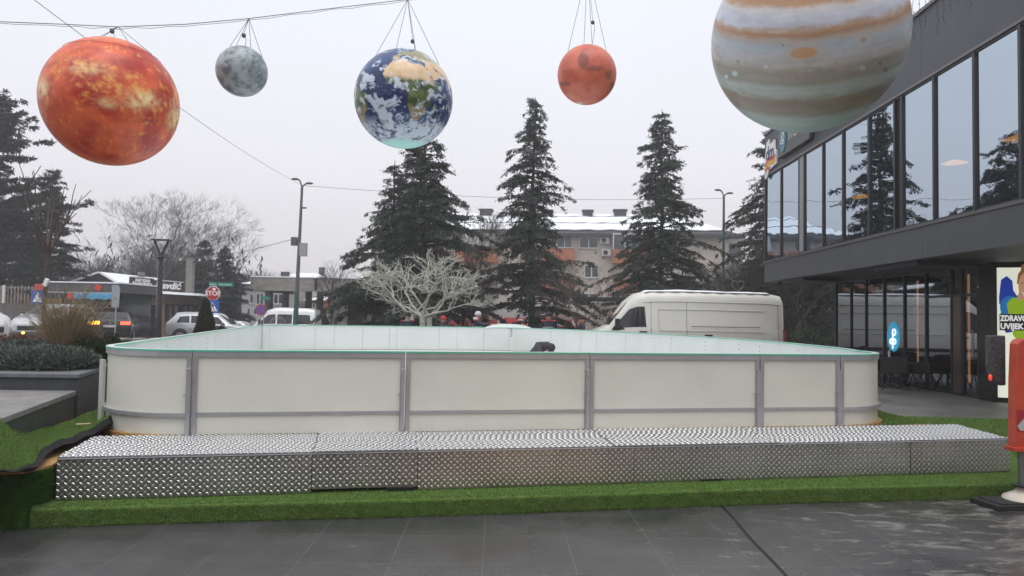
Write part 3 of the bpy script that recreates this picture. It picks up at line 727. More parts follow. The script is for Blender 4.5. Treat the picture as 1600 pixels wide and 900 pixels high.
def p_sun(n):
    w_ = fbm(n * 3 + 5, 4)[:, None]; d = n * 3.6 + (w_ - .5) * 1.5
    a = fbm(d, 6, .55); b = fbm(n * 9 + 40, 5, .6); base = ss(.30, .72, a)
    c = lerp3((.45, .026, .015), (.72, .12, .035), base); c = c * (.72 + .56 * b[:, None])
    band = np.exp(-((n[:, 1] - .33 + .1 * n[:, 0]) / .22) ** 2) * ss(-.9, -.2, n[:, 0]) * .22 + np.exp(-((n[:, 1] - .0) / .3) ** 2) * .10
    hot = ss(.46, .60, fbm(n * 12 + 90, 6, .7) * .8 + band * .38) * .5
    c = c * (1 - hot[:, None]) + np.array((.95, .55, .12)) * hot[:, None]
    for (x, y, rx, ry, s) in ((.45, .12, .20, .10, .95), (-.05, -.02, .12, .07, .7), (.93, -.12, .13, .2, .9), (-.9, .06, .1, .14, .8), (.32, .06, .12, .12, .8), (-.35, .45, .3, .1, .55)):
        g = np.exp(-((n[:, 0] - x) / rx) ** 2 - ((n[:, 1] - y) / ry) ** 2) * s * ss(.25, .6, fbm(n * 13 + 7, 5, .65)) * (n[:, 2] > -.2)
        c = c * (1 - g[:, None]) + np.array((.98, .80, .42)) * g[:, None]
    pole = ss(.84, .99, -n[:, 1]) * .35 + ss(.88, .98, n[:, 1]) * .3
    return c * (1 - pole[:, None]) + np.array((.85, .38, .10)) * pole[:, None]
def p_merc(n):
    a = fbm(n * 4 + 3, 6, .6); c = lerp3((.13, .15, .16), (.38, .42, .43), ss(.32, .68, a))
    b = fbm(n * 14, 4); c *= (.82 + .36 * b[:, None]); c *= np.array((.95, 1.0, 1.03))
    return c
def p_mars(n):
    a = fbm(n * 2.5 + 20, 5); c = lerp3((.52, .10, .06), (.64, .17, .10), ss(.3, .7, a))
    dk = np.zeros(len(n))
    for (x, y, rx, ry, s) in ((-.12, .45, .2, .3, .9), (.25, .2, .4, .13, .7), (.72, 0, .2, .22, .6), (-.72, -.28, .25, .09, .8), (-.75, .12, .3, .04, .5), (.85, -.4, .14, .25, .6), (0, .8, .3, .1, .4)):
        dk = np.maximum(dk, np.exp(-((n[:, 0] - x) / rx) ** 2 - ((n[:, 1] - y) / ry) ** 2) * s)
    dk = ss(.25, .6, dk * (.6 + .9 * fbm(n * 7 + 3, 5))) * (n[:, 2] > -.4)
    c = c * (1 - .6 * dk[:, None]) + np.array((.13, .055, .05)) * .6 * dk[:, None]
    e = np.exp(-((n[:, 0] + .22) / .1) ** 2 - ((n[:, 1] + .93) / .05) ** 2)
    return c * (1 - e[:, None] * .6) + np.array((.75, .7, .65)) * e[:, None] * .6
AFR = [(-17, 15), (-17, 21), (-10, 30), (-6, 35), (10, 37), (11, 33), (20, 31), (32, 31), (35, 27), (37, 21), (43, 12), (51, 12), (48, 5), (41, -2), (39, -6), (40, -15), (35, -20), (35, -25), (31, -29), (27, -34), (19, -34), (17, -29), (12, -17), (13, -8), (9, -1), (9, 4), (4, 6), (-4, 5), (-8, 4), (-13, 9)]
ARB = [(35, 28), (39, 21), (43, 13), (52, 16), (59, 22), (56, 26), (51, 25), (48, 30), (45, 36), (36, 36)]
EUR = [(-9, 37), (-9, 43), (-2, 44), (-4, 48), (2, 51), (8, 54), (8, 57), (12, 55), (20, 55), (28, 60), (40, 66), (90, 70), (90, 25), (77, 8), (70, 20), (60, 25), (50, 30), (45, 36), (36, 36), (27, 37), (26, 40), (23, 37), (19, 42), (13, 45), (18, 40), (16, 38), (10, 44), (3, 43), (0, 39), (-2, 37)]
MDG = [(44, -25), (47, -25), (50, -15), (49, -12), (44, -17)]
SAM = [(-35, -7), (-39, -14), (-41, -22), (-48, -26), (-58, -38), (-65, -42), (-72, -50), (-75, -40), (-71, -20), (-81, -5), (-75, 10), (-60, 9), (-50, 0)]
def pip(x, y, P):
    r = np.zeros(len(x), bool); k = len(P)
    for i in range(k):
        x0, y0 = P[i]; x1, y1 = P[i - 1]
        if y0 == y1: continue
        c = ((y0 > y) != (y1 > y)) & (x < (x1 - x0) * (y - y0) / (y1 - y0) + x0); r ^= c
    return r
def p_earth(n):
    l0, o0 = R_(-12), R_(8)
    x, y, z = n[:, 0], n[:, 1], n[:, 2]
    Y = y * math.cos(l0) + z * math.sin(l0); Z = z * math.cos(l0) - y * math.sin(l0)
    la = np.degrees(np.arcsin(np.clip(Y, -1, 1))); lo = np.degrees(np.arctan2(x, Z) + o0)
    lo = (lo + 180) % 360 - 180
    jx = (fbm(n * 12, 4) - .5) * 5; jy = (fbm(n * 12 + 50, 4) - .5) * 5
    la2 = la + jy; lo2 = lo + jx
    land = np.zeros(len(n), bool)
    for P in (AFR, ARB, EUR, MDG, SAM): land |= pip(lo2, la2, P)
    oc = lerp3((.012, .025, .10), (.03, .07, .20), ss(.35, .65, fbm(n * 3, 4)))
    wet = 1 - ss(8, 14, la2 + (fbm(n * 6 + 9, 3) - .5) * 8) ; dry_s = 1 - ss(-22, -14, la2)
    sand = lerp3((.60, .38, .20), (.80, .62, .42), fbm(n * 9 + 4, 4)); gr = lerp3((.035, .075, .02), (.12, .16, .05), ss(.35, .65, fbm(n * 9 + 14, 4)))
    lc = sand * (1 - wet[:, None]) + gr * wet[:, None]
    lc = lc * (1 - dry_s[:, None] * .7) + np.array((.38, .26, .14)) * dry_s[:, None] * .7
    nth = ss(36, 44, la2); lc = lc * (1 - nth[:, None] * .8) + np.array((.16, .20, .10)) * nth[:, None] * .8
    c = np.where(land[:, None], lc, oc)
    # swirling cloud fields
    wv = np.stack([fbm(n * 3 + k * 31, 3) for k in range(3)], 1) - .5
    cl = fbm(n * np.array((4.5, 7, 4.5)) + wv * 5.0 + 3, 6, .6)
    south = ss(-25, -45, la); itcz = np.exp(-((la - 8) / 8) ** 2) * .09; dry = np.exp(-((la - 24) / 9) ** 2) * land * .2
    k = ss(.50, .64, cl + south * .10 + itcz - dry - .01 + nth * .02)
    sw = fbm(n * 6 + wv * 12, 5, .6); k = np.maximum(k, south * ss(.49, .58, sw) * .95)
    c = c * (1 - k[:, None] * .9) + np.array((.62, .70, .80)) * k[:, None] * .9
    ice = ss(-60, -68, la + jy); ic = np.array((.35, .72, .68))
    return c * (1 - ice[:, None]) + ic * ice[:, None]
def p_jup(n):
    x = n[:, 0]; tau = .245; yr = n[:, 1] + .05 * x; h0 = yr * math.cos(tau) + n[:, 2] * math.sin(tau)
    f = lambda v: v * math.cos(tau) + math.sqrt(max(0, 1 - v * v)) * math.sin(tau)
    yy = h0; q = np.stack([x * 2.5, yy * 10, n[:, 2] * 2.5], 1); wv = fbm(q, 5, .6) - .5
    w2 = fbm(np.stack([x * 8 + wv * 3, yy * 20, n[:, 2] * 8], 1) + 20, 5, .62) - .5; w3 = fbm(np.stack([x * 5 + w2 * 5, yy * 34, n[:, 2] * 5], 1) + 70, 4, .6) - .5
    h = yy + wv * .05 + w2 * .075
    W_, Lv, Br, Tn, Gr = (.62, .60, .60), (.55, .57, .66), (.42, .24, .14), (.36, .31, .24), (.27, .37, .34)
    ks = [(-1.0, Gr), (-.80, (.30, .37, .34)), (-.74, (.25, .22, .17)), (-.60, (.27, .22, .165)), (-.54, (.42, .46, .42)), (-.47, (.44, .49, .46)), (-.42, (.34, .33, .28)), (-.31, (.37, .33, .27)), (-.26, (.50, .48, .45)), (-.18, (.52, .52, .53)), (-.08, (.46, .53, .58)), (-.01, (.50, .42, .36)), (.04, Br), (.085, (.50, .36, .26)), (.12, Lv), (.20, (.58, .60, .68)), (.27, W_), (.31, (.48, .30, .18)), (.37, (.45, .25, .14)), (.43, (.56, .45, .38)), (.55, W_), (.75, (.5, .4, .33)), (.97, (.45, .42, .4))]
    xs = np.array([f(k[0]) for k in ks]); o_ = np.argsort(xs); c = np.stack([np.interp(h, xs[o_], np.array([k[1][i] for k in ks])[o_]) for i in range(3)], 1)
    c *= (1 + w3[:, None] * .32)
    yy = n[:, 1] + .05 * x + .13
    c *= (1 + w2[:, None] * .35)
    g = ((x + .03) / .125) ** 2 + ((yy + .0) / .055) ** 2; front = n[:, 2] > 0
    halo = np.exp(-np.abs(g - 1.9) * 1.1) * front * .6; c = c * (1 - halo[:, None]) + np.array((.55, .45, .37)) * halo[:, None]
    sp = ss(1.3, .6, g) * front; c = c * (1 - sp[:, None]) + np.array((.60, .36, .20)) * sp[:, None]
    for (sx, sy, r, col) in ((-.70, -.17, .03, (.55, .66, .66)), (-.8, -.2, .022, (.55, .66, .66)), (-.38, -.11, .02, (.6, .68, .66)), (.5, .08, .03, (.5, .36, .27)), (-.66, -.05, .02, (.42, .36, .3)), (.72, -.22, .022, (.25, .18, .14)), (.5, -.18, .028, (.5, .5, .46)), (.66, -.15, .016, (.25, .2, .16)), (-.22, .08, .012, (.25, .2, .2))):
        e = ss(1.4, .6, ((x - sx) / r) ** 2 + ((yy - sy) / (r * .9)) ** 2) * front; c = c * (1 - e[:, None]) + np.array(col) * e[:, None]
    # faint printed panel seams
    seam = (np.abs(((np.arctan2(n[:, 0], n[:, 2]) / (math.pi / 5)) % 1) - .5) > .492)
    c[seam] *= .93
    return c
def hang(t, c, rad, top, spread, cords=((-1, .1), (-.2, -.5), (.3, .5), (1, -.1)), weight=None, n_mat=None):
    I = c
    for (a, b) in cords:
        e = Vector((a * spread, b * spread * .6, 0)); e.z = math.sqrt(max(0, rad * rad - e.x ** 2 - e.y ** 2)) + .004
        mb = MB(); mb.tube([top - c, e], .0032, 4); mb.build('cord', M_cable, t)
    if weight:
        wv = Vector(weight); mb = MB(); mb.ball(wv, .03, 8, (1, 1, 1.1)); mb.build('blower_plug', mat('grey_plug', (.10, .10, .10), .6), t, smooth=True)
        mb = MB(); pts_ = [top - c, wv + Vector((0, 0, .03))]; mb.tube(pts_, .003, 4)
        mb.tube([wv, wv + Vector((.03, 0, -.05)), wv + Vector((.03, 0, -.12)), Vector((wv.x, 0, rad * .99))], .003, 4); mb.build('power_cord', M_cable, t)
Ysun, Ymer, Yea, Yma, Yju = 9.0, 9.6, 10.2, 11.0, 8.4
wire_pts = [at(-80, 31, 8.2), at(0, 34, 8.45), at(100, 38, 8.8), at(185, 42, Ysun), at(290, 38, 9.3), at(389, 29, Ymer), at(520, 13, 9.9), at(637, -1, Yea), at(780, -25, 10.6), at(918, -50, Yma), at(1150, -95, 11.8)]
mb = MB(); mb.tube(wire_pts, .0052, 5, cap=False)
# a second cable twisted round it
tw = [p + Vector((0, 0, -.012 - .02 * math.sin(i * 1.7) ** 2)) for i, p in enumerate(cat(wire_pts, 4))]
mb.tube(tw, .003, 4, cap=False)
tag(mb.build('suspension_wire', M_cable), 'dark twisted wire across the sky that carries the hanging planets', 'wire')
t, c, *_ = planet('sun_balloon', 'large fiery orange inflated sun hanging at the left', 174, 160, Ysun, .787, p_sun)
hang(t, c, .787, wire_pts[3], .5, weight=(.03, -.1, .87))
mb = MB(); mb.tube([Vector((.55 * math.cos(a), .55 * math.sin(a), .5629 + .012)) for a in [k * math.pi / 16 for k in range(33)]], .003, 5, cap=False); mb.build('seam_ring', mat('seam', (.5, .12, .05), .6), t)
t, c, *_ = planet('mercury_balloon', 'small mottled grey inflated planet between the orange sun and the blue earth', 378, 111.5, Ymer, .333, p_merc, .4)
hang(t, c, .333, wire_pts[5], .27, weight=(.03, -.05, .47))
t, c, *_ = planet('earth_balloon', 'blue inflated earth with cloud swirls and Africa in front of the largest cedar', 631, 155, Yea, .695, p_earth, .35, nl=200)
hang(t, c, .695, wire_pts[7], .5, weight=(.12, -.1, .80))
t, c, *_ = planet('mars_balloon', 'small plain rust red inflated planet with dark blotches', 917, 117, Yma, .452, p_mars, .45)
hang(t, c, .452, wire_pts[9], .3, weight=(.07, -.1, .78))
t, c, *_ = planet('jupiter_balloon', 'giant cream and brown banded inflated planet in front of the dark building', 1261, 60, Yju, 1.09, p_jup, .5, nl=240)
hang(t, c, 1.09, c + Vector((0, 0, 2.6)), .7)

# ================================================================== MODERN BUILDING at the right
def upx(Z): return 8.4 + .033 * (Z - 24.1)        # street face of the upper storey
def lowx(Z): return 10.2 + .033 * (Z - 16.8)      # glazing below
bld = thing('glass_front_building', 'modern dark clad building with mirror glass upper storey at the right', 'building', (9, 24, 0))
M_clad = mat('anthracite_cladding', (0.072, 0.075, 0.084), .5, var=.10, scale=1.2, bump=.03, spec=.4)
M_frame = mat('window_frame_dark', (0.04, 0.04, 0.045), .4, .3)
M_fl = mat('frame_edge', (0.15, 0.14, 0.145), .35, .6)
M_glassU = glass_mat('mirror_glass', (.52, .60, .68), .90, (.16, .17, .18), wave=.22, wscale=1.3)
M_glassL = glass_mat('shop_glass', (.50, .53, .58), .55, (.28, .27, .27), wave=.06, wscale=1.0)
def slab(mb, za, zb, x0, x1, z0, z1, f=upx):      # box following the facade line; x0,x1 offsets from it
    vs = [(f(za) + x0, za, z0), (f(za) + x1, za, z0), (f(zb) + x1, zb, z0), (f(zb) + x0, zb, z0)]
    vs += [(v[0], v[1], z1) for v in vs]
    mb.add(vs, [(3, 2, 1, 0), (4, 5, 6, 7), (0, 1, 5, 4), (1, 2, 6, 5), (2, 3, 7, 6), (3, 0, 4, 7)])
ZN, ZF = 1.0, 24.05
jn = [1.0, 5.5, 10.0, 14.2, 18.3, 22.0, ZF]
for k in range(len(jn) - 1):
    a, b = jn[k] + .004, jn[k + 1] - .004
    m = MB(); slab(m, a, b, 0, .25, 6.47, 7.80); m.build('parapet_panel', M_clad, bld, world=True)
    m = MB(); slab(m, a, b, 0, .25, 2.90, 3.53); m.build('lower_fascia_panel', M_clad, bld, world=True)
m = MB(); slab(m, ZN, ZF, -.05, .5, 7.801, 7.87); m.build('roof_coping', M_fl, bld, world=True)
m = MB(); slab(m, ZN, ZF, -.03, .06, 3.531, 3.585); slab(m, ZN, ZF, -.03, .06, 6.40, 6.45); m.build('band_trim', M_fl, bld, world=True)
m = MB(); slab(m, ZN, ZF, .005, .10, 3.586, 3.62); slab(m, ZN, ZF, .005, .10, 6.36, 6.399); m.build('window_rail', M_frame, bld, world=True)
m = MB(); slab(m, ZN, ZF - .01, .26, 13.5, 2.93, 3.50); m.build('floor_slab', mat('soffit_dark', (.05, .045, .045), .55, var=.2, scale=.8), bld, world=True)
m = MB(); slab(m, ZN, ZF - .01, .26, 13.5, 6.50, 7.78); m.build('roof_slab', M_clad, bld, world=True)
m = MB(); slab(m, ZF - .25, ZF, .26, 13.5, 2.9, 7.8); m.build('end_wall', M_clad, bld, world=True)
m = MB(); slab(m, ZN, ZF - .3, 7.0, 7.2, 3.51, 6.49); m.build('inner_wall', mat('inner_wall_grey', (.20, .19, .19), .8, var=.1), bld, world=True)
mull = [24.0, 22.45, 20.9, 20.5, 19.15, 17.9, 16.5, 15.3, 15.0, 13.78, 12.5, 11.3, 10.0, 8.7, 7.4, 6.1, 4.8, 3.5, 2.2, 1.05]
for k, z in enumerate(mull):
    m = MB(); slab(m, z - .032, z + .032, -.012, .08, 3.588, 6.398); m.build('mullion', M_frame, bld, world=True)
for k in range(len(mull) - 1):
    a, b = mull[k + 1] + .034, mull[k] - .034
    m = MB()
    if abs(mull[k] - 20.9) < .01: slab(m, a, b, .0, .03, 3.625, 6.355); m.build('grey_infill_panel', mat('grey_panel', (.26, .26, .27), .45, var=.05), bld, world=True); continue
    if abs(mull[k] - 15.3) < .01: slab(m, a, b, .04, .07, 3.625, 6.355); m.build('dark_infill_panel', M_black, bld, world=True); continue
    tilt = (random.random() - .5) * .01
    vs = [(upx(a) + .03 + tilt, a, 3.60), (upx(b) + .03, b, 3.60), (upx(b) + .03 - tilt, b, 6.38), (upx(a) + .03, a, 6.38)]
    m.add(vs, [(0, 1, 2, 3)]); m.build('window_pane', M_glassU, bld, world=True)
# ground floor
lm = [23.2, 22.1, 21.1, 20.0, 18.9, 17.85, 16.75, 16.35, 15.70]
m = MB(); slab(m, 15.2, 15.66, -.06, .06, 0, 2.92, lowx); m.build('corner_column', mat('gloss_black', (.010, .010, .011), .22), bld, world=True, bevel=.01)
for z in lm[:-1]:
    m = MB(); slab(m, z - .025, z + .025, -.03, .05, .0, 2.925, lowx); m.build('shopfront_mullion', M_frame, bld, world=True)
m = MB(); slab(m, 15.70, 23.22, -.02, .04, .0, .05, lowx); slab(m, 15.70, 23.22, -.02, .04, 2.86, 2.928, lowx); slab(m, 15.70, 17.83, -.02, .04, 2.24, 2.30, lowx)
m.build('shopfront_rail', M_frame, bld, world=True)
for k in range(len(lm) - 1):
    a, b = lm[k + 1] + .027, lm[k] - .027; m = MB()
    if k == 6:
        slab(m, a, b, -.01, .03, .052, 2.238, lowx); m.build('bronze_panel', mat('bronze_panel', (.14, .105, .085), .3, .6, var=.1), bld, world=True)
        m = MB(); m.add([(lowx(a) + .01, a, 2.31), (lowx(b) + .01, b, 2.31), (lowx(b) + .01, b, 2.85), (lowx(a) + .01, a, 2.85)], [(0, 1, 2, 3)]); m.build('shopfront_pane', M_glassL, bld, world=True); continue
    z1 = 2.855
    m.add([(lowx(a) + .01, a, .055), (lowx(b) + .01, b, .055), (lowx(b) + .01, b, z1), (lowx(a) + .01, a, z1)], [(0, 1, 2, 3)])
    if k == 7:
        d = m.build('glass_door', M_glassL, bld, world=True)
        m = MB(); slab(m, a, a + .05, -.02, .0, .06, 2.23, lowx); slab(m, b - .05, b, -.02, .0, .06, 2.23, lowx); m.build('door_frame', M_frame, d, world=True)
        m = MB(); m.bar((lowx(a + .1) - .07, a + .12, .9), (lowx(a + .1) - .07, a + .12, 1.5), .025, .025); m.build('handle', M_alu, d, world=True)
    else: m.build('shopfront_pane', M_glassL, bld, world=True)
m = MB(); slab(m, 15.7, 23.2, 5.0, 5.15, 0, 2.92, lowx); slab(m, 23.10, 23.25, .06, 5.0, 0, 2.92, lowx); m.build('cafe_back_wall', mat('cafe_wall', (.10, .085, .075), .7, var=.3, scale=1.5), bld, world=True)
m = MB(); slab(m, 15.7, 23.1, .06, 4.98, .006, .02, lowx); m.build('cafe_floor', mat('cafe_floor', (.10, .07, .05), .35, var=.2), bld, world=True)
m = MB(); m.prism([(12.9, 14.5), (22, 14.5), (22, 14.64), (12.9, 14.64)], 0, 2.92); m.build('side_wall', M_clad, bld, world=True)
for za, zb in ((20.8, 22.6), (14.6, 16.5)):
    m = MB(); slab(m, za, zb, .1, 1.3, 2.80, 2.925); m.build('heater_box', M_black, bld, world=True)
# lit column strips inside the cafe; the one by the door stands in for a reflection
M_strip = mat('amber_strip', (.9, .5, .2), .5, emit=(1, .52, .22), es=1.3)
for z, x in ((19.2, .5), (16.3, .12)):
    t = thing('light_strip', 'vertical amber light strip inside the cafe glazing, %s' % ('beside the round blue sign' if z > 17 else 'mostly standing in for a reflection by the glass door'), 'light strip', (lowx(z) + x, z, 0), 0, 'amber light strips in the cafe')
    m = MB(); m.box(-.018, .018, -.018, .018, .3, 2.75); m.build('tube', M_strip, t); m = MB(); m.box(-.07, .07, -.01, .07, .2, 2.85); m.build('backing', M_black, t, loc=(0, .05, 0))
# round blue sign standing in the window
t = thing('round_window_sign', 'oval blue lit sign with a looped white letter mark in the cafe window', 'sign', (lowx(19.5) + .04, 19.5, 1.25))
fm = face_matrix((lowx(19.5) + .03, 19.5, 1.25), (-.033, -1, 0))
m = MB(); m.prism([(.34 * math.cos(a), .40 * math.sin(a)) for a in [k * math.pi / 14 for k in range(28)]], 0, .03, fm)
m.build('disc', mat('sign_blue', (.02, .25, .60), .4, var=.5, scale=1.4, col2=(.03, .5, .5), emit=(.02, .28, .55), es=.5), t, world=True)
m = MB()
def loop(cx, cy, r, n=14): return [fm @ Vector((cx + r * math.cos(a), cy + r * math.sin(a), .045)) for a in [k * 2 * math.pi / n for k in range(n + 1)]]
m.tube(loop(.06, .12, .085), .018, 6, cap=False); m.tube(loop(-.09, -.13, .07), .018, 6, cap=False); m.tube(loop(.08, -.13, .07), .018, 6, cap=False); m.tube([fm @ Vector((-.01, y, .045)) for y in (.12, -.33)], .018, 6)
m.build('letter_mark', mat('lit_white', (.8, .8, .8), .4, emit=(1, 1, 1), es=.8), t, world=True)
# pendant lamps upstairs
M_lamp = mat('pendant_glow', (.9, .5, .2), .5, emit=(1, .45, .13), es=16)
for k, (px, py, Z, dx) in enumerate(((1347, 308, 15.8, 2.2), (1492, 255, 12.6, 2.0), (1592, 217, 10.2, 1.8))):
    d = ray(px, py); X0 = None
    zz = Z; p = CAMP + d * (Z / d.y)
    # walk into the room behind the glass
    p = CAMP + d * ((Z + dx) / d.y)
    t = thing('pendant_lamp', ('%s orange pendant lamp glowing behind the upper windows' % ('small', 'middle', 'rightmost')[k]), 'lamp', tuple(p), 0, 'orange pendant lamps upstairs')
    m = MB(); m.lathe([(.05, .07), (.10, .05), (.24, .0), (.22, -.005)], 20); m.build('lamp_shade', M_lamp, t, smooth=True)
    m = MB(); m.tube([(0, 0, .07), (0, 0, max(.1, 6.49 - p.z))], .008, 5); m.build('cord', M_black, t)
# signs on the parapet
def facem(Z, z, off): return face_matrix((upx(Z) - off, Z, z), (-.033, -1, 0))
dm = thing('drugstore_sign', 'white cut out sign with blue dm letters over a red and yellow wave', 'sign', (upx(23.3), 23.3, 6.9))
fm = facem(23.85, 6.30, .02)
ol = [(.03, 0), (.0, .50), (.12, .92), (.20, 1.18), (.42, 1.25), (.46, 1.02), (.95, 1.12), (1.02, .78), (1.17, .72), (1.14, .30), (.72, .26), (.42, .22), (.18, .02)]
m = MB(); m.prism(ol, 0, .05, fm); m.build('plate', M_white_t, dm, world=True)
def wave(y0, y1, col, nm, x0=.06, x1=1.10):
    m = MB(); n = 14; top = []; bot = []
    for i in range(n + 1):
        u = i / n; x = x0 + (x1 - x0) * u; c = .06 * math.sin(u * 6.3 - .6) + .17 * u
        top.append((x, y1 + c)); bot.append((x, y0 + c))
    vs = [fm @ Vector((x, y, .054)) for x, y in top + bot]; m.add(vs, [(i, i + 1, n + 2 + i, n + 1 + i) for i in range(n)])
    m.build(nm, mat(nm, col, .5), dm, world=True)
wave(.40, .52, (.62, .04, .04), 'red_wave'); wave(.25, .40, (.75, .40, .03), 'yellow_wave'); wave(.14, .25, (.62, .05, .04), 'lower_red_wave', .08, .6)
text('letters', 'dm', mat('navy_ink', (.02, .025, .12), .5), dm, fm @ Matrix.Translation((.16, .58, .056)), .62, .006, bold=.012)
s2 = thing('grey_shop_sign', 'dark grey box sign with round blue emblem and white letters beside the drugstore sign', 'sign', (upx(21), 21, 7.1))
m = MB(); slab(m, 19.75, 22.35, -.14, -.02, 6.66, 7.62); m.build('box', mat('sign_grey', (.075, .077, .08), .45), s2, world=True, bevel=.01)
fm = facem(22.2, 6.7, .145)
m = MB(); m.prism([(.36 + .26 * math.cos(a), .42 + .36 * math.sin(a)) for a in [k * math.pi / 12 for k in range(24)]], 0, .02, fm); m.build('round_emblem', mat('emblem_blue', (.03, .12, .22), .4, var=.6, scale=5, col2=(.04, .30, .32)), s2, world=True)
m = MB()
for cx, cy, r in ((.40, .56, .09), (.30, .38, .07), (.44, .36, .07)): m.tube([fm @ Vector((cx + r * math.cos(a), cy + r * math.sin(a), .03)) for a in [k * math.pi / 6 for k in range(13)]], .014, 5, cap=False)
m.build('letter_mark', M_white_t, s2, world=True)
text('letters', 'mse', mat('sign_letters', (.55, .55, .55), .5), s2, fm @ Matrix.Translation((.85, .30, .005)), .62, .01)
s3 = thing('blank_shop_sign', 'plain dark grey box sign beside the emblem sign, mostly hidden by the banded planet', 'sign', (upx(18), 18, 7.1))
m = MB(); slab(m, 16.6, 19.5, -.14, -.02, 6.84, 7.66); m.build('box', mat('sign_grey2', (.11, .112, .115), .45), s3, world=True, bevel=.01)
m = MB(); slab(m, 16.65, 19.45, -.20, -.142, 6.84, 6.88); m.build('drip_edge', M_frame, s3, world=True)
# cctv under the soffit corner
cc = thing('security_camera', 'small dark dome camera under the far corner of the overhang', 'camera', (upx(23.6) + .35, 23.6, 2.9))
m = MB(); m.lathe([(.07, -.01), (.07, -.06), (.05, -.12), (.01, -.15)], 12); m.build('dome', M_black, cc, smooth=True); m = MB(); m.box(-.04, .04, -.04, .04, -.03, .0); m.build('bracket', M_frame, cc)

# lit advertising box
lb = thing('advertising_light_box', 'bright lit advertising poster with a smiling person in a green jumper', 'light box', (11.6, 15.6, 0))
M_lit = mat('lit_panel', (.8, .82, .74), .3, emit=(.86, .9, .74), es=.62)
po = Vector((10.20, 15.24, .10)); pr = Vector((.93, -.36, 0)).normalized(); fm = face_matrix(po, pr) @ Matrix.Scale(1.08, 4)
m = MB(); m.box(-.03, 1.5, -.09, 2.60, -.3, -.004, fm); m.build('housing', M_black, lb, world=True)
m = MB(); m.box(0, 1.45, 0, 2.52, -.003, .004, fm); pn = m.build('lit_panel', M_lit, lb, world=True)
def flat(nm, pts, z, col, em=.45):
    pts = [(p[0] * .56, p[1]) for p in pts]; m = MB(); m.prism(pts, z, z + .002, fm); m.build(nm, mat('poster_' + nm, col, .4, emit=col, es=em), pn, world=True)
def blob(cx, cy, rx, ry, n=22, ph=0, w_=.0): return [(cx + rx * math.cos(a) * (1 + w_ * math.sin(3 * a + ph)), cy + ry * math.sin(a) * (1 + w_ * math.sin(3 * a + ph))) for a in [k * 2 * math.pi / n for k in range(n)]]
flat('blue_shape', [(.10, 1.95), (.16, 2.28), (.33, 2.36), (.50, 2.26), (.52, 2.08), (.62, 1.98), (.80, 1.95), (.8, 1.3), (.3, 1.25), (.12, 1.42), (.14, 1.62), (.20, 1.75), (.10, 1.82)], .005, (.01, .05, .42))
flat('light_blue_shape', blob(.42, 1.75, .30, .22), .0075, (.02, .20, .55))
flat('green_jumper', [(.32, 1.82), (.48, 1.93), (.75, 1.95), (1.15, 1.93), (1.5, 1.7), (1.6, 1.1), (1.2, .98), (.75, 1.02), (.5, 1.2), (.42, 1.45), (.38, 1.6)], .010, (.34, .55, .02))
flat('hair', [(.62, 2.2), (.66, 2.40), (.74, 2.46), (.76, 2.56), (.88, 2.60), (.98, 2.52), (.98, 2.44), (1.10, 2.36), (1.12, 2.1), (.9, 2.2)], .0125, (.28, .12, .04))
flat('face', blob(.86, 2.14, .20, .27), .015, (.62, .34, .20))
flat('smile', [(.76, 2.06), (.86, 2.02), (.97, 2.06), (.93, 1.98), (.86, 1.955), (.80, 1.98)], .0175, (.75, .7, .65))
for ex in (.78, .94): flat('eye', blob(ex, 2.22, .028, .010, 8), .0175, (.03, .02, .02))
flat('nose', blob(.865, 2.13, .018, .05, 8), .0175, (.5, .24, .14))
for hx in (.70, 1.03): flat('hand', blob(hx, 1.95, .06, .09, 12), .018, (.62, .34, .20))
flat('caption_block', [(.10, 1.30), (1.2, 1.30), (1.2, 1.62), (.10, 1.62)][::1], .020, (.06, .07, .10), .02)
MATS['poster_caption_block'].node_tree.nodes['Principled BSDF'].inputs['Emission Strength'].default_value = .02
for i, sx in enumerate(('ZDRAVO Z', 'UVIJEK PR')): text('caption', sx, mat('caption_white', (.9, .9, .9), .5, emit=(1, 1, 1), es=.5), pn, fm @ Matrix.Translation((.07, 1.485 - i * .155, .0225)), .15, .003, bold=.006, width=.56)
flat('yellow_dash', [(.48, .98), (.76, .98), (.76, 1.005), (.48, 1.005)], .006, (.55, .35, .08))

# terrace armchairs and tables
M_wick = mat('black_wicker', (.012, .012, .013), .6, var=.3, scale=60, bump=.5, bscale=90)
def armchair():
    t = thing('armchair', 'x', 'armchair', (0, 0, 0), 0, 'black terrace armchairs by the cafe glazing')
    m = MB(); m.box(-.27, .27, -.26, .26, .40, .46); m.build('seat', M_wick, t, bevel=.02)
    m = MB(); m.prism([(-.29, .22), (.29, .22), (.29, .30), (-.29, .30)], .40, .80, Matrix.Shear('XY', 4, (0, .12)) if 0 else None); m.build('backrest', M_wick, t, bevel=.02)
    for sx in (-1, 1):
        m = MB(); m.box(sx * .285 - .02, sx * .285 + .02, -.26, .22, .44, .66); m.build('armrest', M_wick, t, bevel=.015)
    for a in (-1, 1):
        for b in (-1, 1):
            m = MB(); m.tube([(a * .05, b * .05, .39), (a * .27, b * .25, .0)], .013, 6); m.build('leg', M_dark, t)
    return t
spots = [(9.30, 17.55, 2.6, 'nearest the rink with its legs splayed on the paving'), (9.86, 17.75, .6, 'close to the glass below the amber strip'), (9.05, 18.6, -1.2, 'at the table behind the front chair'), (9.75, 18.9, 1.9, 'between two tables near the glass'), (9.0, 19.7, 2.9, 'in the second row beside the rink curve'), (9.7, 20.1, .4, 'under the oval blue sign'), (9.0, 20.9, -1.6, 'at the far table, side facing the rink'), (9.75, 21.4, 1.7, 'at the far table against the glass'), (9.1, 22.3, 2.8, 'last in the row under the overhang corner')]
ch0 = None
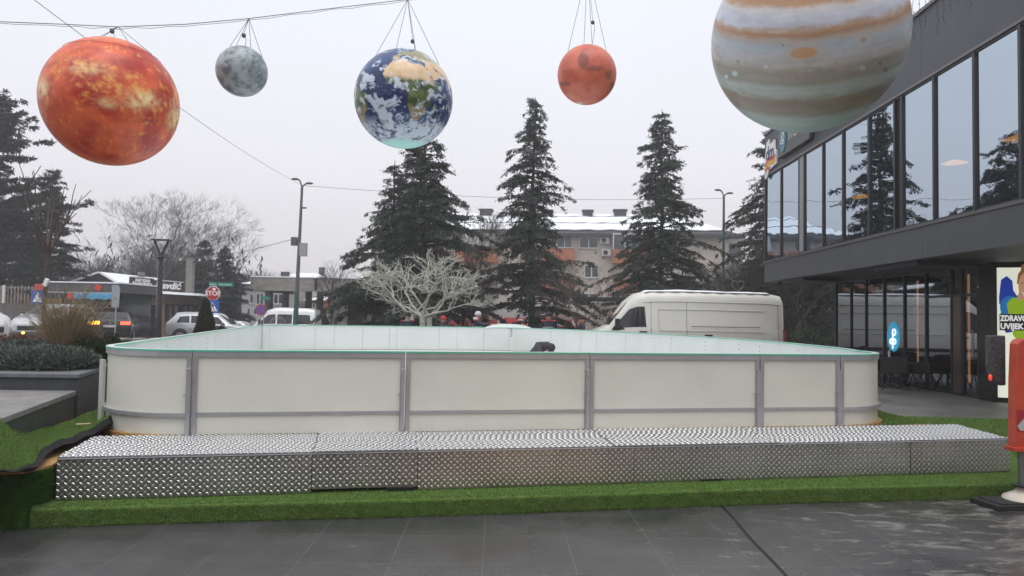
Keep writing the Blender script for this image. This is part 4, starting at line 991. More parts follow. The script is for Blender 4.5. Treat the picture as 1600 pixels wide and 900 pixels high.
for i, (x, y, r, l) in enumerate(spots):
    lab = 'black terrace armchair ' + l
    if ch0 is None: ch0 = armchair(); ch0.location = (x, y, .004); ch0.rotation_euler = (0, 0, r); ch0['label'] = lab
    else: dup(ch0, (x, y, .004), r, lab)
tb0 = None
for x, y, l in ((9.55, 18.25, 'nearest the door'), (9.4, 19.35, 'in the middle of the terrace'), (9.3, 21.2, 'at the far end of the terrace')):
    lab = 'round black cafe table ' + l
    if tb0 is None:
        tb0 = thing('cafe_table', lab, 'table', (0, 0, 0), 0, 'black cafe tables on the terrace')
        m = MB(); m.lathe([(.34, .715), (.35, .73), (.35, .745), (.34, .75)], 24); m.build('tabletop', M_dark, tb0)
        m = MB(); m.tube([(0, 0, .03), (0, 0, .71)], .028, 10); m.build('pedestal', M_dark, tb0)
        for a in (0, 1, 2, 3): m = MB(); m.bar((0, 0, .05), (.28 * math.cos(a * 1.571), .28 * math.sin(a * 1.571), .015), .04, .02); m.build('foot', M_dark, tb0)
        tb0.location = (x, y, .004)
    else: dup(tb0, (x, y, .004), 0, lab)
t = thing('candle_glass', 'small pale bottle on the cafe table nearest the door', 'bottle', (9.5, 18.2, .755)); m = MB(); m.lathe([(.03, 0), (.03, .12), (.015, .16), (.015, .2)], 10); m.build('bottle_body', mat('pale_bottle', (.6, .62, .6), .2), t, smooth=True); m = MB(); m.lathe([(.017, .201), (.017, .22)], 8); m.build('cap', M_black, t)

# icicle lights strung above the building
ic = thing('icicle_lights', 'thin dark strands of unlit icicle lights hanging against the sky above the building', 'light string', tuple(at(1440, -20, 11.5)))
m = MB(); a, b = at(1395, -28, 11.5), at(1520, -60, 10.5); m.tube([a.lerp(b, k / 8) - Vector((0, 0, .05 * math.sin(math.pi * k / 8))) for k in range(9)], .006, 5); m.build('carrier_wire', M_cable, ic, world=True)
for k in range(13):
    p = a.lerp(b, (k + .5) / 13) - Vector((0, 0, .03)); Lh = random.choice((.35, .55, .7, .5)) + .25
    if k > 9: Lh *= .7
    m = MB(); q = [p + Vector((.012 * math.sin(i * 1.9 + k), 0, -Lh * i / 9)) for i in range(10)]; m.tube(q, .0035, 4)
    for i in range(1, 10): m.tube([q[i], q[i] + Vector((random.choice((-1, 1)) * .028, 0, -.02))], .004, 4)
    m.build('strand', M_cable, ic, world=True)

# ================================================================== VEHICLES
M_tyre = mat('tyre', (.015, .015, .016), .8); M_rim = mat('alloy_rim', (.35, .35, .37), .35, .7)
M_cglass = mat('car_glass', (.012, .014, .016), .06, spec=.6); M_trim = mat('black_trim', (.014, .014, .015), .55)
M_tail = mat('tail_red', (.45, .01, .01), .25); M_tail_on = mat('tail_red_on', (.6, .02, .01), .3, emit=(1, .07, .03), es=4.0)
M_ind = mat('indicator_on', (.9, .4, .02), .3, emit=(1, .46, .04), es=9.0); M_head = mat('headlamp', (.55, .57, .6), .15, .3)
M_plateN = mat('number_plate', (.6, .6, .58), .5)
class Car:
    # stations: (x, zb, zbelt, ztop, wbelt, wtop), x forward, local frame
    def __init__(s, name, label, loc, rz, st, paint, clad=None, cat_='car', group=None):
        s.t = thing(name, label, cat_, loc, rz, group); s.st = st
        m = MB(); vs = []; fs = []
        def rg(a):
            x, zb, ze, zt, wb, wt = a; h = ze - zb
            L_ = [(wb * .80, zb), (wb * .965, zb + h * .12), (wb, zb + h * .45), (wb * .985, ze - h * .06), (wb * .955, ze), (wt + .25 * (wb * .955 - wt), ze + (zt - ze) * .72), (wt * .93, zt - (zt - ze) * .10), (wt * .78, zt - (zt - ze) * .02), (wt * .4, zt), (0, zt + .004)]
            return [(x, -y, z) for y, z in L_] + [(x, y, z) for y, z in L_[-2::-1]]
        R = [rg(a) for a in st]; k = len(R[0])
        for r in R: vs += r
        for i in range(len(R) - 1):
            for jx in range(k - 1): fs.append((i * k + jx, i * k + jx + 1, (i + 1) * k + jx + 1, (i + 1) * k + jx))
            fs.append((i * k + k - 1, i * k, (i + 1) * k, (i + 1) * k + k - 1))
        fs += [tuple(range(k)), tuple((len(R) - 1) * k + i for i in range(k - 1, -1, -1))]
        m.add(vs, fs); s.body = m.build('body', paint, s.t, smooth=True, bevel=.02)
    def side(s, x, t, sgn):     # t in 0..1 from belt to roof edge
        st = s.st
        for i in range(len(st) - 1):
            if (st[i][0] - x) * (st[i + 1][0] - x) <= 0:
                f = (x - st[i][0]) / (st[i + 1][0] - st[i][0]) if st[i + 1][0] != st[i][0] else 0
                q = [a + (b - a) * f for a, b in zip(st[i], st[i + 1])]; break
        else: q = st[0]
        _, zb, ze, zt, wb, wt = q
        y0, z0 = wb * .955, ze; y1, z1 = wt + .25 * (wb * .955 - wt), ze + (zt - ze) * .72
        if t < 0: return Vector((x, sgn * (wb + .006), ze + t * (ze - zb)))
        return Vector((x, sgn * (y0 + (y1 - y0) * t + .010), z0 + (z1 - z0) * t))
    def win(s, quad, name='window', m_=None):
        for sg in (-1, 1):
            m = MB(); n = 5; vs = []
            (xa, ta), (xb, tb), (xc, tc_), (xd, td) = quad    # bottom rear, bottom front, top front, top rear
            for i in range(n + 1):
                u = i / n; vs.append(s.side(xa + (xb - xa) * u, ta + (tb - ta) * u, sg)); vs.append(s.side(xd + (xc - xd) * u, td + (tc_ - td) * u, sg))
            m.add(vs, [(2 * i, 2 * i + 1, 2 * i + 3, 2 * i + 2) for i in range(n)]); m.build(name, m_ or M_cglass, s.t)
    def screen(s, i, j, name, f0=.06, f1=.94, wk=.90):   # glass between stations i (low) and j (high)
        a, b = s.st[i], s.st[j]; za, zb_ = a[3], b[3] - (b[3] - b[2]) * .04
        d = Vector((b[0] - a[0], 0, zb_ - za)); nrm = Vector((-d.z, 0, d.x)).normalized()
        if (nrm.x > 0) != (a[0] > b[0]): nrm = -nrm
        m = MB(); vs = []
        for k in range(9):
            u = -1 + k / 4
            for f, w_ in ((f0, a[5] * wk * .98), (f1, b[5] * wk * .9)):
                p = Vector((a[0], 0, za)) + d * f + nrm * (.012 - .0 * u * u); vs.append((p.x, u * w_, p.z))
        m.add(vs, [(2 * k, 2 * k + 1, 2 * k + 3, 2 * k + 2) for k in range(8)]); return m.build(name, M_cglass, s.t)
    def wheels(s, xf, xr, r, y, rim=None):
        for x in (xf, xr):
            for sg in (-1, 1):
                Mx = Matrix.Translation((x, sg * (y - .10), r)) @ Matrix.Rotation(math.pi / 2, 4, 'X')
                m = MB(); m.lathe([(r * .62, -.11), (r * .93, -.11), (r, -.07), (r, .07), (r * .93, .11), (r * .62, .11)], 22, (0, 0, 0), Mx.to_3x3()); o = [Vector(v) + Vector((x, sg * (y - .10), r)) for v in m.v]; m.v = [tuple(v) for v in o]
                wn = m.build('wheel', M_tyre, s.t, smooth=True)
                m = MB(); prof = [(.04, .10), (r * .2, .095), (r * .6, .10), (r * .61, .06)]
                for q in range(5):
                    a = q * 2 * math.pi / 5; m.bar((0, 0, 0), (r * .58 * math.cos(a), r * .58 * math.sin(a), 0), .09, .03)
                m.lathe([(r * .55, -.02), (r * .62, -.02), (r * .62, .02), (r * .55, .02)], 20)
                vv = []
                for v in m.v: v = Vector(v); vv.append((x + v.x, sg * (y + .008) - sg * .0 + v.z * .3, r + v.y))
                m.v = vv; m.build('rim', rim or M_rim, wn)
                # wheel arch lip
                m = MB(); pts_ = [(x + (r + .07) * math.cos(a), sg * (y + .004), r + (r + .07) * math.sin(a)) for a in [k * math.pi / 10 for k in range(11)]]
                pin = [(x + (r * .96) * math.cos(a), sg * (y + .004), r + (r * .96) * math.sin(a)) for a in [k * math.pi / 10 for k in range(11)]]
                m.add(pts_ + pin, [(k, k + 1, 12 + k, 11 + k) for k in range(10)]); m.build('wheel_arch', M_trim, s.t)
    def patch(s, name, x, y0, y1, z0, z1, m_, dx=.03, parent=None, sh=0):
        for sg in (-1, 1):
            m = MB(); m.prism([(y0, z0), (y1, z0 + sh), (y1, z1), (y0, z1)], 0, dx, Matrix(((0, 0, 1, x), (sg, 0, 0, 0), (0, 1, 0, 0), (0, 0, 0, 1)))); m.build(name, m_, s.t, bevel=.008)
    def box(s, name, b, m_, both=False):
        for sg in ((-1, 1) if both else (1,)):
            x0, x1, y0, y1, z0, z1 = b; m = MB(); m.box(x0, x1, min(sg * y0, sg * y1), max(sg * y0, sg * y1), z0, z1); m.build(name, m_, s.t, bevel=.01)
def estate_st(L_=4.6, H=1.47, w_=.90, hood=.96, suv=0):
    h = L_ / 2; g = suv * .08
    return [(-h, .45 + g, .80, .84, w_ * .84, w_ * .80), (-h + .06, .26 + g, .92 + g, 1.02 + g, w_ * .93, w_ * .84), (-h + .16, .24 + g, .95 + g, 1.10 + g, w_ * .96, w_ * .80), (-h + .50, .22 + g, .97 + g, H - .05, w_, w_ * .70), (-h + .85, .22 + g, .97 + g, H - .005, w_, w_ * .70), (-.2, .22 + g, .95 + g, H, w_, w_ * .70), (.45, .22 + g, .93 + g, H - .05, w_, w_ * .69), (h - 1.05, .22 + g, hood - .01, hood + .03, w_, w_ * .84), (h - .55, .22 + g, hood - .09, hood - .02, w_ * .98, w_ * .80), (h - .18, .25 + g, hood - .22, hood - .13, w_ * .90, w_ * .72), (h, .36 + g, .60 + g, .66 + g, w_ * .72, w_ * .60)]
def make_car(name, label, loc, rz, paint, H=1.47, L_=4.6, suv=0, lights='off', group=None, w_=.90, hood=.96):
    st = estate_st(L_, H, w_, hood, suv); h = L_ / 2; c = Car(name, label, loc, rz, st, paint, group=group)
    c.win([(-h + .62, .08), (-h + 1.28, .06), (-h + 1.22, .90), (-h + .74, .80)]); c.win([(-h + 1.36, .06), (-.02, .05), (-.12, .92), (-h + 1.32, .92)]); c.win([(.06, .05), (h - 1.35, .08), (.50, .90), (.0, .92)])
    c.screen(2, 3, 'rear_window', .10, .92); c.screen(7, 6, 'windscreen', .08, .96)
    r = .32 + suv * .03; c.wheels(h - .88, -h + .82, r, w_ * 1.0)
    tl = M_tail_on if lights == 'brake' else M_tail
    g = suv * .08
    c.patch('tail_light', -h + .0, w_ * .46, w_ * .90, .84 + g, .98 + g, tl, .10)
    c.patch('headlight', h - .30, w_ * .40, w_ * .82, hood - .33, hood - .19, M_head, .14)
    c.box('rear_bumper', (-h - .03, -h + .1, -w_ * .80, w_ * .80, .34 + g, .56 + g), paint if not suv else M_trim)
    m = MB(); m.box(-h - .035, -h - .02, -.26, .26, .72 + g, .83 + g); pn_ = m.build('number_plate', M_plateN, c.t)
    c.box('grille', (h - .05, h + .012, -.45, .45, .42 + g, .60 + g), M_trim)
    for sg in (-1, 1):
        m = MB(); m.ball((h - 1.45, sg * (w_ + .10), 1.0 + g), .10, 10, (.7, 1.1, .75)); m.build('wing_mirror', paint, c.t, smooth=True)
        m = MB(); m.tube([(-h + .75, sg * w_ * .66, H - .01), (-h + .9, sg * w_ * .66, H + .035), (.1, sg * w_ * .66, H + .035), (.3, sg * w_ * .66, H - .01)], .014, 6); m.build('roof_rail', M_trim, c.t)
        m = MB(); m.box(-.62, -.44, sg * (w_ + .004) - .012, sg * (w_ + .004) + .012, .84 + g, .87 + g); m.build('door_handle', paint, c.t)
    m = MB(); m.bar((-h + .10, -.25, 1.13 + g), (-h + .12, .18, 1.16 + g), .02, .02); m.build('wiper', M_trim, c.t)
    return c
def cpaint(n, col, r=.25): return mat(n, col, r, .3, coat=.6, var=.06, scale=2)
P_black = cpaint('black_paint', (.012, .012, .014)); P_silver = cpaint('silver_paint', (.42, .43, .45)); P_white = cpaint('white_paint', (.70, .70, .70)); P_lgrey = cpaint('pale_silver_paint', (.50, .51, .53)); P_van = mat('van_white', (.64, .63, .58), .32, var=.05, scale=1.6, coat=.3, detail=8)
def head(dx, dy): return math.atan2(dy, dx)
x = wx(184, 33.5); bc = make_car('parked_estate', 'black estate car seen from behind with its left indicator and brake lights lit', (x - .95, 35.2, gz(x, 34) + .03), head(-.40, 1), P_black, H=1.48, lights='brake')
m = MB(); m.box(-2.36, -2.18, .42, .84, .86, 1.0); m.build('indicator_light', M_ind, bc.t, bevel=.01)
m = MB(); m.lathe([(.05, 0), (.05, .012)], 14, (-2.315, 0, .92), Matrix.Rotation(-math.pi / 2, 3, 'Y')); m.build('badge', M_rim, bc.t)
x = wx(333, 40); make_car('parked_suv', 'silver SUV seen from the side behind the small thuja and the stop sign', (x, 40, gz(x, 40) + .03), head(1, .12), P_silver, H=1.66, L_=4.5, suv=1)
x = wx(42, 29.5); make_car('parked_suv', 'silver car with snowy bonnet facing the camera beside the bare young tree', (x, 31.5, gz(x, 29.5) + .03), head(.12, -1), P_lgrey, H=1.62, L_=4.5, suv=1, hood=1.1)
x = wx(8, 23); make_car('parked_suv', 'white car cut off by the left edge, its orange side light on', (x - 1.9, 22.6, gz(x, 23) + .05), head(1, -.28), P_white, H=1.72, L_=4.5, suv=1, hood=1.18)
q = at(36, 520, 22.2); m = MB(); m.ball((0, 0, 0), .045, 8, (1, 1, .8)); o = m.build('side_lamp', M_ind, None, loc=tuple(q)); 
par = [o_ for o_ in COL.objects if o_.name.startswith('parked_suv')][-1]
o.parent = par; o.matrix_parent_inverse = MW[par.name].inverted()
x = wx(388, 46); make_car('parked_hatchback', 'small white car half hidden in front of the white minibus', (x, 44, gz(x, 44) + .03), head(1, .1), P_white, H=1.30, L_=3.9)
# --- tall panel van
VZ = 26.3
def van():
    xr, xf = wx(1226, VZ, 1.2), wx(912, VZ, 1.0)
    xc = (xr + xf) / 2; Lh = (xr - xf) / 2
    c_ = Vector((xc, VZ + .95, gz(xc, VZ)))
    h = Lh; Wd = .97
    # x forward points to picture left
    st = [(-h, .50, 1.20, 2.42, Wd * .93, Wd * .80), (-h + .06, .36, 1.30, 2.55, Wd * .97, Wd * .82), (-h + .5, .34, 1.32, 2.64, Wd, Wd * .84), (0, .34, 1.32, 2.68, Wd, Wd * .85), (h - 2.35, .34, 1.32, 2.66, Wd, Wd * .84), (h - 1.95, .34, 1.30, 2.56, Wd, Wd * .82), (h - 1.60, .34, 1.28, 2.28, Wd, Wd * .80), (h - .92, .34, 1.22, 1.36, Wd * .98, Wd * .86), (h - .45, .34, 1.05, 1.16, Wd * .95, Wd * .84), (h - .12, .34, .86, .95, Wd * .86, Wd * .74), (h, .42, .62, .68, Wd * .70, Wd * .6)]
    v = Car('panel_van', 'long white high roof panel van with snow on its roof behind the rink', c_, math.pi, st, P_van, cat_='van')
    v.win([(h - 2.28, .02), (h - 1.02, .06), (h - 1.66, .90), (h - 2.22, .80)], 'cab_window')
    v.screen(7, 6, 'windscreen', .04, 1.0, .94)
    v.wheels(h - .95, -h + 1.6, .36, Wd, M_alu)
    for sg in (-1, 1):
        # swage lines and door shuts
        m = MB()
        for zt in (.98,):
            m.tube([v.side(xx, zt, sg) for xx in np.linspace(-h + .12, h - 2.2, 12)], .012, 4)
        m.tube([v.side(xx, .68, sg) for xx in np.linspace(-h + .75, h - 2.7, 10)] + [v.side(h - 2.72, t_, sg) for t_ in (.4, .1)] + [v.side(xx, -.10, sg) for xx in np.linspace(h - 2.75, -h + .75, 10)] , .010, 4)
        m.build('swage_line', P_van, v.t)
        m = MB()
        for xx in (h - 2.45, h - 3.75, -h + .22):
            m.tube([v.side(xx, t_, sg) for t_ in (-.8, -.4, -.05)] + [v.side(xx, t_, sg) - Vector((0, sg * .006, 0)) for t_ in (.05, .5, .98)], .007, 4)
        m.build('door_gap', mat('door_gap', (.12, .12, .12), .7), v.t)
        m = MB(); m.box(h - 2.30, h - 2.02, sg * (Wd + .01) - .02, sg * (Wd + .01) + .02, 1.13, 1.18); m.build('door_handle', M_trim, v.t, bevel=.006)
        m = MB(); m.box(h - 1.28, h - 1.12, min(sg * (Wd + .02), sg * (Wd + .22)), max(sg * (Wd + .02), sg * (Wd + .22)), 1.25, 1.62); m.build('wing_mirror', M_trim, v.t, bevel=.03)
        m = MB(); m.prism([(h - 1.55, .0), (h - 1.0, .0), (h - 1.30, .20)], 0, .02, Matrix(((1, 0, 0, 0), (0, 0, sg, sg * (Wd * .955 - .0)), (0, 1, 0, 1.20), (0, 0, 0, 1)))); m.build('mirror_corner', M_trim, v.t)
    for sg in (-1, 1):
        m = MB(); m.box(-h + .3, h - .6, min(sg * (Wd + .002), sg * (Wd + .03)), max(sg * (Wd + .002), sg * (Wd + .03)), .62, .74); m.build('side_moulding', M_trim, v.t, bevel=.01)
        m = MB(); m.box(-h + .9, h - 3.9, min(sg * (Wd + .004), sg * (Wd + .014)), max(sg * (Wd + .004), sg * (Wd + .014)), 1.36, 1.385); m.build('slide_rail', MATS['door_gap'], v.t)
    v.patch('tail_light', -h - .015, Wd * .84, Wd * .985, .78, 1.30, M_tail, .05)
    v.patch('headlight', h - .26, Wd * .5, Wd * .84, .78, .98, M_head, .12)
    v.box('bumper', (h - .12, h + .04, -Wd * .8, Wd * .8, .36, .58), M_trim)
    # snow lying on the roof
    m = MB(); n = 40; vs = []
    for i in range(n + 1):
        xx = -h + .45 + (2 * h - 2.7) * i / n; zt = 2.66 if xx < h - 2.4 else 2.6; zt = np.interp(xx, [-h + .06, -h + .5, 0, h - 2.35, h - 1.95], [2.55, 2.64, 2.68, 2.66, 2.56])
        e = .012 + .07 * fbm(np.array([[xx * 2.1, 3.3, 1.1]]), 3)[0]
        if i in (0, n): e = .0
        for y_, f in ((-.72, 0), (-.66, .8), (-.3, 1), (.3, 1), (.66, .8), (.72, 0)): vs.append((xx, y_ + .03 * math.sin(i * 1.3), zt - .035 * abs(y_) + e * f))
    m.add(vs, [(6 * i + k, 6 * i + k + 1, 6 * i + 7 + k, 6 * i + 6 + k) for i in range(n) for k in range(5)]); m.build('roof_snow', M_snow, v.t, smooth=True)
    m = MB(); m.box(h - 1.05, h - .95, -.7, -.2, 1.35, 1.37); m.build('wiper', M_trim, v.t)
van()
# --- white minibus under the concrete canopy
BZ = 46.0
xa, xb = wx(399, BZ + .9, 1.2), wx(489, BZ + .9, 1.2); h = (xb - xa) / 2 + .35; xc = (xa + xb) / 2
st = [(-h, .50, 1.10, 1.95, .88, .74), (-h + .08, .34, 1.18, 2.12, .92, .76), (-h + .5, .32, 1.2, 2.22, .95, .78), (0, .32, 1.2, 2.25, .95, .78), (h - 1.8, .32, 1.2, 2.22, .95, .77), (h - 1.35, .32, 1.18, 2.08, .95, .76), (h - .62, .32, 1.08, 1.20, .92, .80), (h - .12, .34, .84, .94, .84, .7), (h, .42, .6, .68, .68, .56)]
mbus = Car('minibus', 'white minibus with dark side windows parked in front of the concrete canopy', (xc, BZ + .9, gz(xc, BZ) + .03), math.pi, st, P_white, cat_='minibus')
mbus.win([(-h + .25, .0), (-h + 1.35, .0), (-h + 1.35, .80), (-h + .32, .80)]); mbus.win([(-h + 1.45, .0), (h - 3.1 if h > 2.4 else 0, .0), (h - 3.1 if h > 2.4 else 0, .80), (-h + 1.45, .80)]); mbus.win([(h - 2.75, .0), (h - 2.05, .0), (h - 2.05, .8), (h - 2.75, .8)]); mbus.win([(h - 1.95, .0), (h - .75, .03), (h - 1.45, .85), (h - 1.92, .8)], 'cab_window')
mbus.screen(6, 5, 'windscreen', .05, .98, .92); mbus.wheels(h - .8, -h + .9, .33, .95); mbus.patch('tail_light', -h - .01, .7, .86, .8, 1.25, M_tail, .05); mbus.patch('headlight', h - .22, .45, .76, .72, .9, M_head, .12)
for sg in (-1, 1): m = MB(); m.box(h - 1.05, h - .9, sg * 1.0 - .06, sg * 1.0 + .06, 1.15, 1.45); m.build('wing_mirror', M_trim, mbus.t, bevel=.02)

# ================================================================== TREES
def seg_arrays(P0, P1, R0, R1, n=4):
    P0, P1 = np.asarray(P0, float), np.asarray(P1, float); R0, R1 = np.asarray(R0, float), np.asarray(R1, float)
    d = P1 - P0; d /= np.linalg.norm(d, axis=1)[:, None] + 1e-9
    up = np.where(np.abs(d[:, 2:3]) < .9, np.array([[0, 0, 1.]]), np.array([[1., 0, 0]]))
    a = np.cross(d, up); a /= np.linalg.norm(a, axis=1)[:, None]; b = np.cross(a, d)
    Vv = []
    for P, R in ((P0, R0), (P1, R1)):
        for k in range(n):
            t = 2 * math.pi * k / n; Vv.append(P + (a * math.cos(t) + b * math.sin(t)) * R[:, None])
    Vv = np.stack(Vv, 1).reshape(-1, 3); m = len(P0); base = np.arange(m)[:, None] * 2 * n
    Fq = np.concatenate([base + np.array([k, (k + 1) % n, n + (k + 1) % n, n + k])[None] for k in range(n)], 0)
    return Vv, Fq
def leaf_arrays(C, D, L_, W_, spread=.5):
    n = len(C); D = D + rng.normal(size=(n, 3)) * spread; D /= np.linalg.norm(D, axis=1)[:, None]
    A = np.cross(D, rng.normal(size=(n, 3)) * .5 + np.array([0, 0, 1.])); A /= np.linalg.norm(A, axis=1)[:, None] + 1e-9
    L_ = L_ * rng.uniform(.6, 1.3, (n, 1)); W_ = W_ * rng.uniform(.6, 1.3, (n, 1))
    Vv = np.stack([C - A * W_ * .5, C + D * L_ * .5 - A * W_ * .6, C + D * L_, C + D * L_ * .5 + A * W_ * .6], 1).reshape(-1, 3)
    return Vv, np.arange(4 * n).reshape(-1, 4)
def leaf_mat(name, c1, c2, rough=.75):
    m = bpy.data.materials.new(name); m.use_nodes = True; t = m.node_tree; b = t.nodes['Principled BSDF']; b.inputs['Roughness'].default_value = rough; b.inputs['Specular IOR Level'].default_value = .15
    g = t.nodes.new('ShaderNodeNewGeometry'); tc = t.nodes.new('ShaderNodeTexCoord'); n = t.nodes.new('ShaderNodeTexNoise'); n.inputs['Scale'].default_value = 1.3; n.inputs['Detail'].default_value = 3
    t.links.new(tc.outputs['Object'], n.inputs['Vector'])
    ad = t.nodes.new('ShaderNodeMath'); ad.operation = 'MULTIPLY_ADD'; ad.inputs[1].default_value = .55; t.links.new(g.outputs['Random Per Island'], ad.inputs[0])
    mr = t.nodes.new('ShaderNodeMath'); mr.operation = 'MULTIPLY'; mr.inputs[1].default_value = .6; t.links.new(n.outputs[0], mr.inputs[0]); t.links.new(mr.outputs[0], ad.inputs[2])
    r = t.nodes.new('ShaderNodeValToRGB'); r.color_ramp.elements[0].position = .2; r.color_ramp.elements[0].color = (*c1, 1); r.color_ramp.elements[1].position = .9; r.color_ramp.elements[1].color = (*c2, 1)
    t.links.new(ad.outputs[0], r.inputs[0]); t.links.new(r.outputs[0], b.inputs['Base Color']); MATS[name] = m; return m
M_cedar = leaf_mat('cedar_needles', (.018, .030, .022), (.075, .095, .070))
M_spruce = leaf_mat('spruce_needles', (.020, .030, .030), (.06, .075, .08))
M_pine = leaf_mat('pine_needles', (.012, .020, .016), (.04, .05, .042))
def conifer(name, label, x, y, H, prof, leafm, seed, dens=1.0, droop=.35, asc=.25, lean=0, z0=None, leaf=(.155, .042), tier=.27, group='tall conifers', trunk_r=.16, bare=0, twig=1.0, vis=None):
    """prof: list of (height fraction, radius). Branches in loose tiers carrying flat hanging sprays."""
    g = np.random.default_rng(seed); rs = random.Random(seed)
    z0 = gz(x, y) if z0 is None else z0
    t = thing(name, label, 'tree', (x, y, z0), 0, group)
    tp = [(lean * (k / 10) * H * .02 + .03 * math.sin(k + seed), .03 * math.cos(k * 1.3 + seed), H * k / 10) for k in range(11)]
    tr = [trunk_r * (1 - k / 10) ** .8 + .012 for k in range(11)]
    m = MB(); m.tube(tp, tr, 9); m.build('trunk', M_bark, t, smooth=True)
    S0, S1, Ra, Rb = [], [], [], []; LC, LD = [], []
    ph = [p[0] for p in prof]; pr_ = [p[1] for p in prof]
    z = H * ph[0]
    while z < H * .985:
        f = z / H; R = float(np.interp(f, ph, pr_))
        nb = max(3, int(rs.uniform(4, 7.5) * (.75 + .5 * min(1, R))))
        for b in range(nb):
            az = rs.uniform(0, 2 * math.pi); Lb = R * rs.uniform(.50, 1.18)
            Lb *= 1 + .20 * math.sin(az * 2 + z * 1.1 + seed) + .12 * math.sin(az * 3 - z * .7)
            if rs.random() < .12: Lb *= rs.uniform(.3, .6)
            if rs.random() < .08: Lb *= 1.15
            zz = z + rs.uniform(-.14, .14); up = asc * rs.uniform(.5, 1.5) * (1 + .8 * (f > .8))
            dr = droop * rs.uniform(.6, 1.3); ns = max(3, int(Lb / .22)); pts_ = []
            cx, cy = np.interp(zz, [q[2] for q in tp], [q[0] for q in tp]), np.interp(zz, [q[2] for q in tp], [q[1] for q in tp])
            for k in range(ns + 1):
                s = k / ns; r = Lb * s; h = up * r - dr * r * s * 1.2 + .0; a2 = az + .25 * math.sin(s * 2 + b)
                pts_.append(np.array((cx + r * math.cos(a2), cy + r * math.sin(a2), zz + h)))
            rb = .012 + .012 * Lb
            for k in range(ns):
                S0.append(pts_[k]); S1.append(pts_[k + 1]); Ra.append(rb * (1 - k / ns) + .006); Rb.append(rb * (1 - (k + 1) / ns) + .006)
            nsub = int(max(3, Lb / .15) * dens)
            for q in range(nsub):
                s = rs.uniform(.12 if f > .5 else .22, 1.0); k = min(ns - 1, int(s * ns)); u = s * ns - k; p = pts_[k] * (1 - u) + pts_[k + 1] * u
                d = pts_[k + 1] - pts_[k]; d = d / (np.linalg.norm(d) + 1e-9); sd = np.array((-d[1], d[0], 0)) * rs.choice((-1, 1))
                l = (.14 + .34 * Lb * (1 - s) ** .7 * .6 + .10) * rs.uniform(.6, 1.2) * twig
                e = p + (d * .7 + sd * rs.uniform(.4, 1.0)) * l + np.array((0, 0, -.25 * l * rs.uniform(.2, 1.6)))
                S0.append(p); S1.append(e); Ra.append(.007); Rb.append(.004)
                nl = int(8 + 19 * l * dens / .4)
                for w_ in range(nl):
                    v = rs.random(); LC.append(p * (1 - v) + e * v + g.normal(size=3) * (.035, .035, .025)); LD.append((e - p) / l + np.array((0, 0, -.25)))
        z += tier * rs.uniform(.6, 1.3) * (.65 + .5 * (1 - f))
    Vv, Ff = seg_arrays(S0, S1, Ra, Rb, 3); npmesh('branches', Vv, Ff, M_bark, t)
    LC = np.array(LC); LD = np.array(LD); Vv, Ff = leaf_arrays(LC, LD, leaf[0], leaf[1], .55); npmesh('crown', Vv, Ff, leafm, t)
    return t, len(LC)
def Hpx(py, px, Y): return at(px, py, Y).z - gz(wx(px, Y), Y)
nl = 0
for args in (
    ('cedar_tree', 'broad dark cedar directly behind the blue earth balloon, widest of the row', 662, 31.5, 198, [(.13, 1.6), (.2, 3.2), (.3, 3.6), (.42, 3.0), (.55, 2.45), (.7, 1.8), (.85, 1.15), (.95, .55), (1, .12)], 3, 1.15),
    ('cedar_tree', 'slender tall cedar below the small rust red planet', 832, 33, 151, [(.11, 1.5), (.18, 2.7), (.28, 2.5), (.4, 2.0), (.52, 1.45), (.68, 1.3), (.8, .95), (.92, .5), (1, .06)], 5, .95),
    ('cedar_tree', 'pointed cedar rising behind the front of the white panel van', 1033, 36, 171, [(.13, 1.8), (.22, 3.2), (.32, 3.0), (.45, 2.4), (.58, 1.75), (.72, 1.2), (.84, .85), (.93, .4), (1, .05)], 8, .95),
    ('cedar_tree', 'cedar half hidden behind the far corner of the dark building', 1222, 38, 196, [(.10, 2.4), (.2, 3.1), (.35, 3.0), (.55, 2.8), (.7, 2.4), (.85, 1.8), (.95, 1.2), (1, .3)], 13, .9)):
    nm, lb_, px, Y, py, prof, sd, dn = args
    _, k_ = conifer(nm, lb_, wx(px, Y, 5), Y, Hpx(py, px, Y), prof, M_cedar, sd, dn, group='cedars along the square'); nl += k_
conifer('cedar_tree', 'second dark cedar stem merging with the widest cedar on its left side', wx(612, 33), 33, Hpx(250, 612, 33), [(.14, 1.5), (.25, 2.6), (.4, 2.2), (.6, 1.6), (.8, 1.0), (1, .1)], M_cedar, 21, .9, group='cedars along the square')
conifer('pine_tree', 'tallest dark pine at the left edge of the picture', wx(-12, 44, 8), 44, Hpx(135, -12, 44), [(.1, 2.5), (.25, 3.6), (.5, 3.3), (.7, 2.6), (.85, 1.6), (1, .25)], M_pine, 31, 1.0, .1, .35, leaf=(.24, .07), tier=.5, group='dark conifers at the left')
conifer('spruce_tree', 'dense dark spruce behind the bare young tree at the left', wx(78, 42, 5), 42, Hpx(262, 78, 42), [(.06, 2.3), (.3, 2.1), (.6, 1.5), (.85, .7), (1, .06)], M_pine, 33, 1.3, .2, .25, tier=.3, group='dark conifers at the left')
conifer('spruce_tree', 'dark spruce between the tallest pine and the left picture edge, lower one', wx(32, 47, 5), 47, Hpx(290, 32, 47), [(.06, 2.6), (.3, 2.5), (.6, 1.8), (.85, .9), (1, .1)], M_pine, 34, 1.2, .2, .25, tier=.34, group='dark conifers at the left')
conifer('blue_spruce', 'bluish spruce behind the stop sign', wx(352, 47, 5), 47, Hpx(383, 352, 47), [(.04, 1.9), (.3, 1.7), (.6, 1.15), (.85, .55), (1, .05)], M_spruce, 41, 1.3, .2, .2, tier=.26, group='dark conifers at the left')
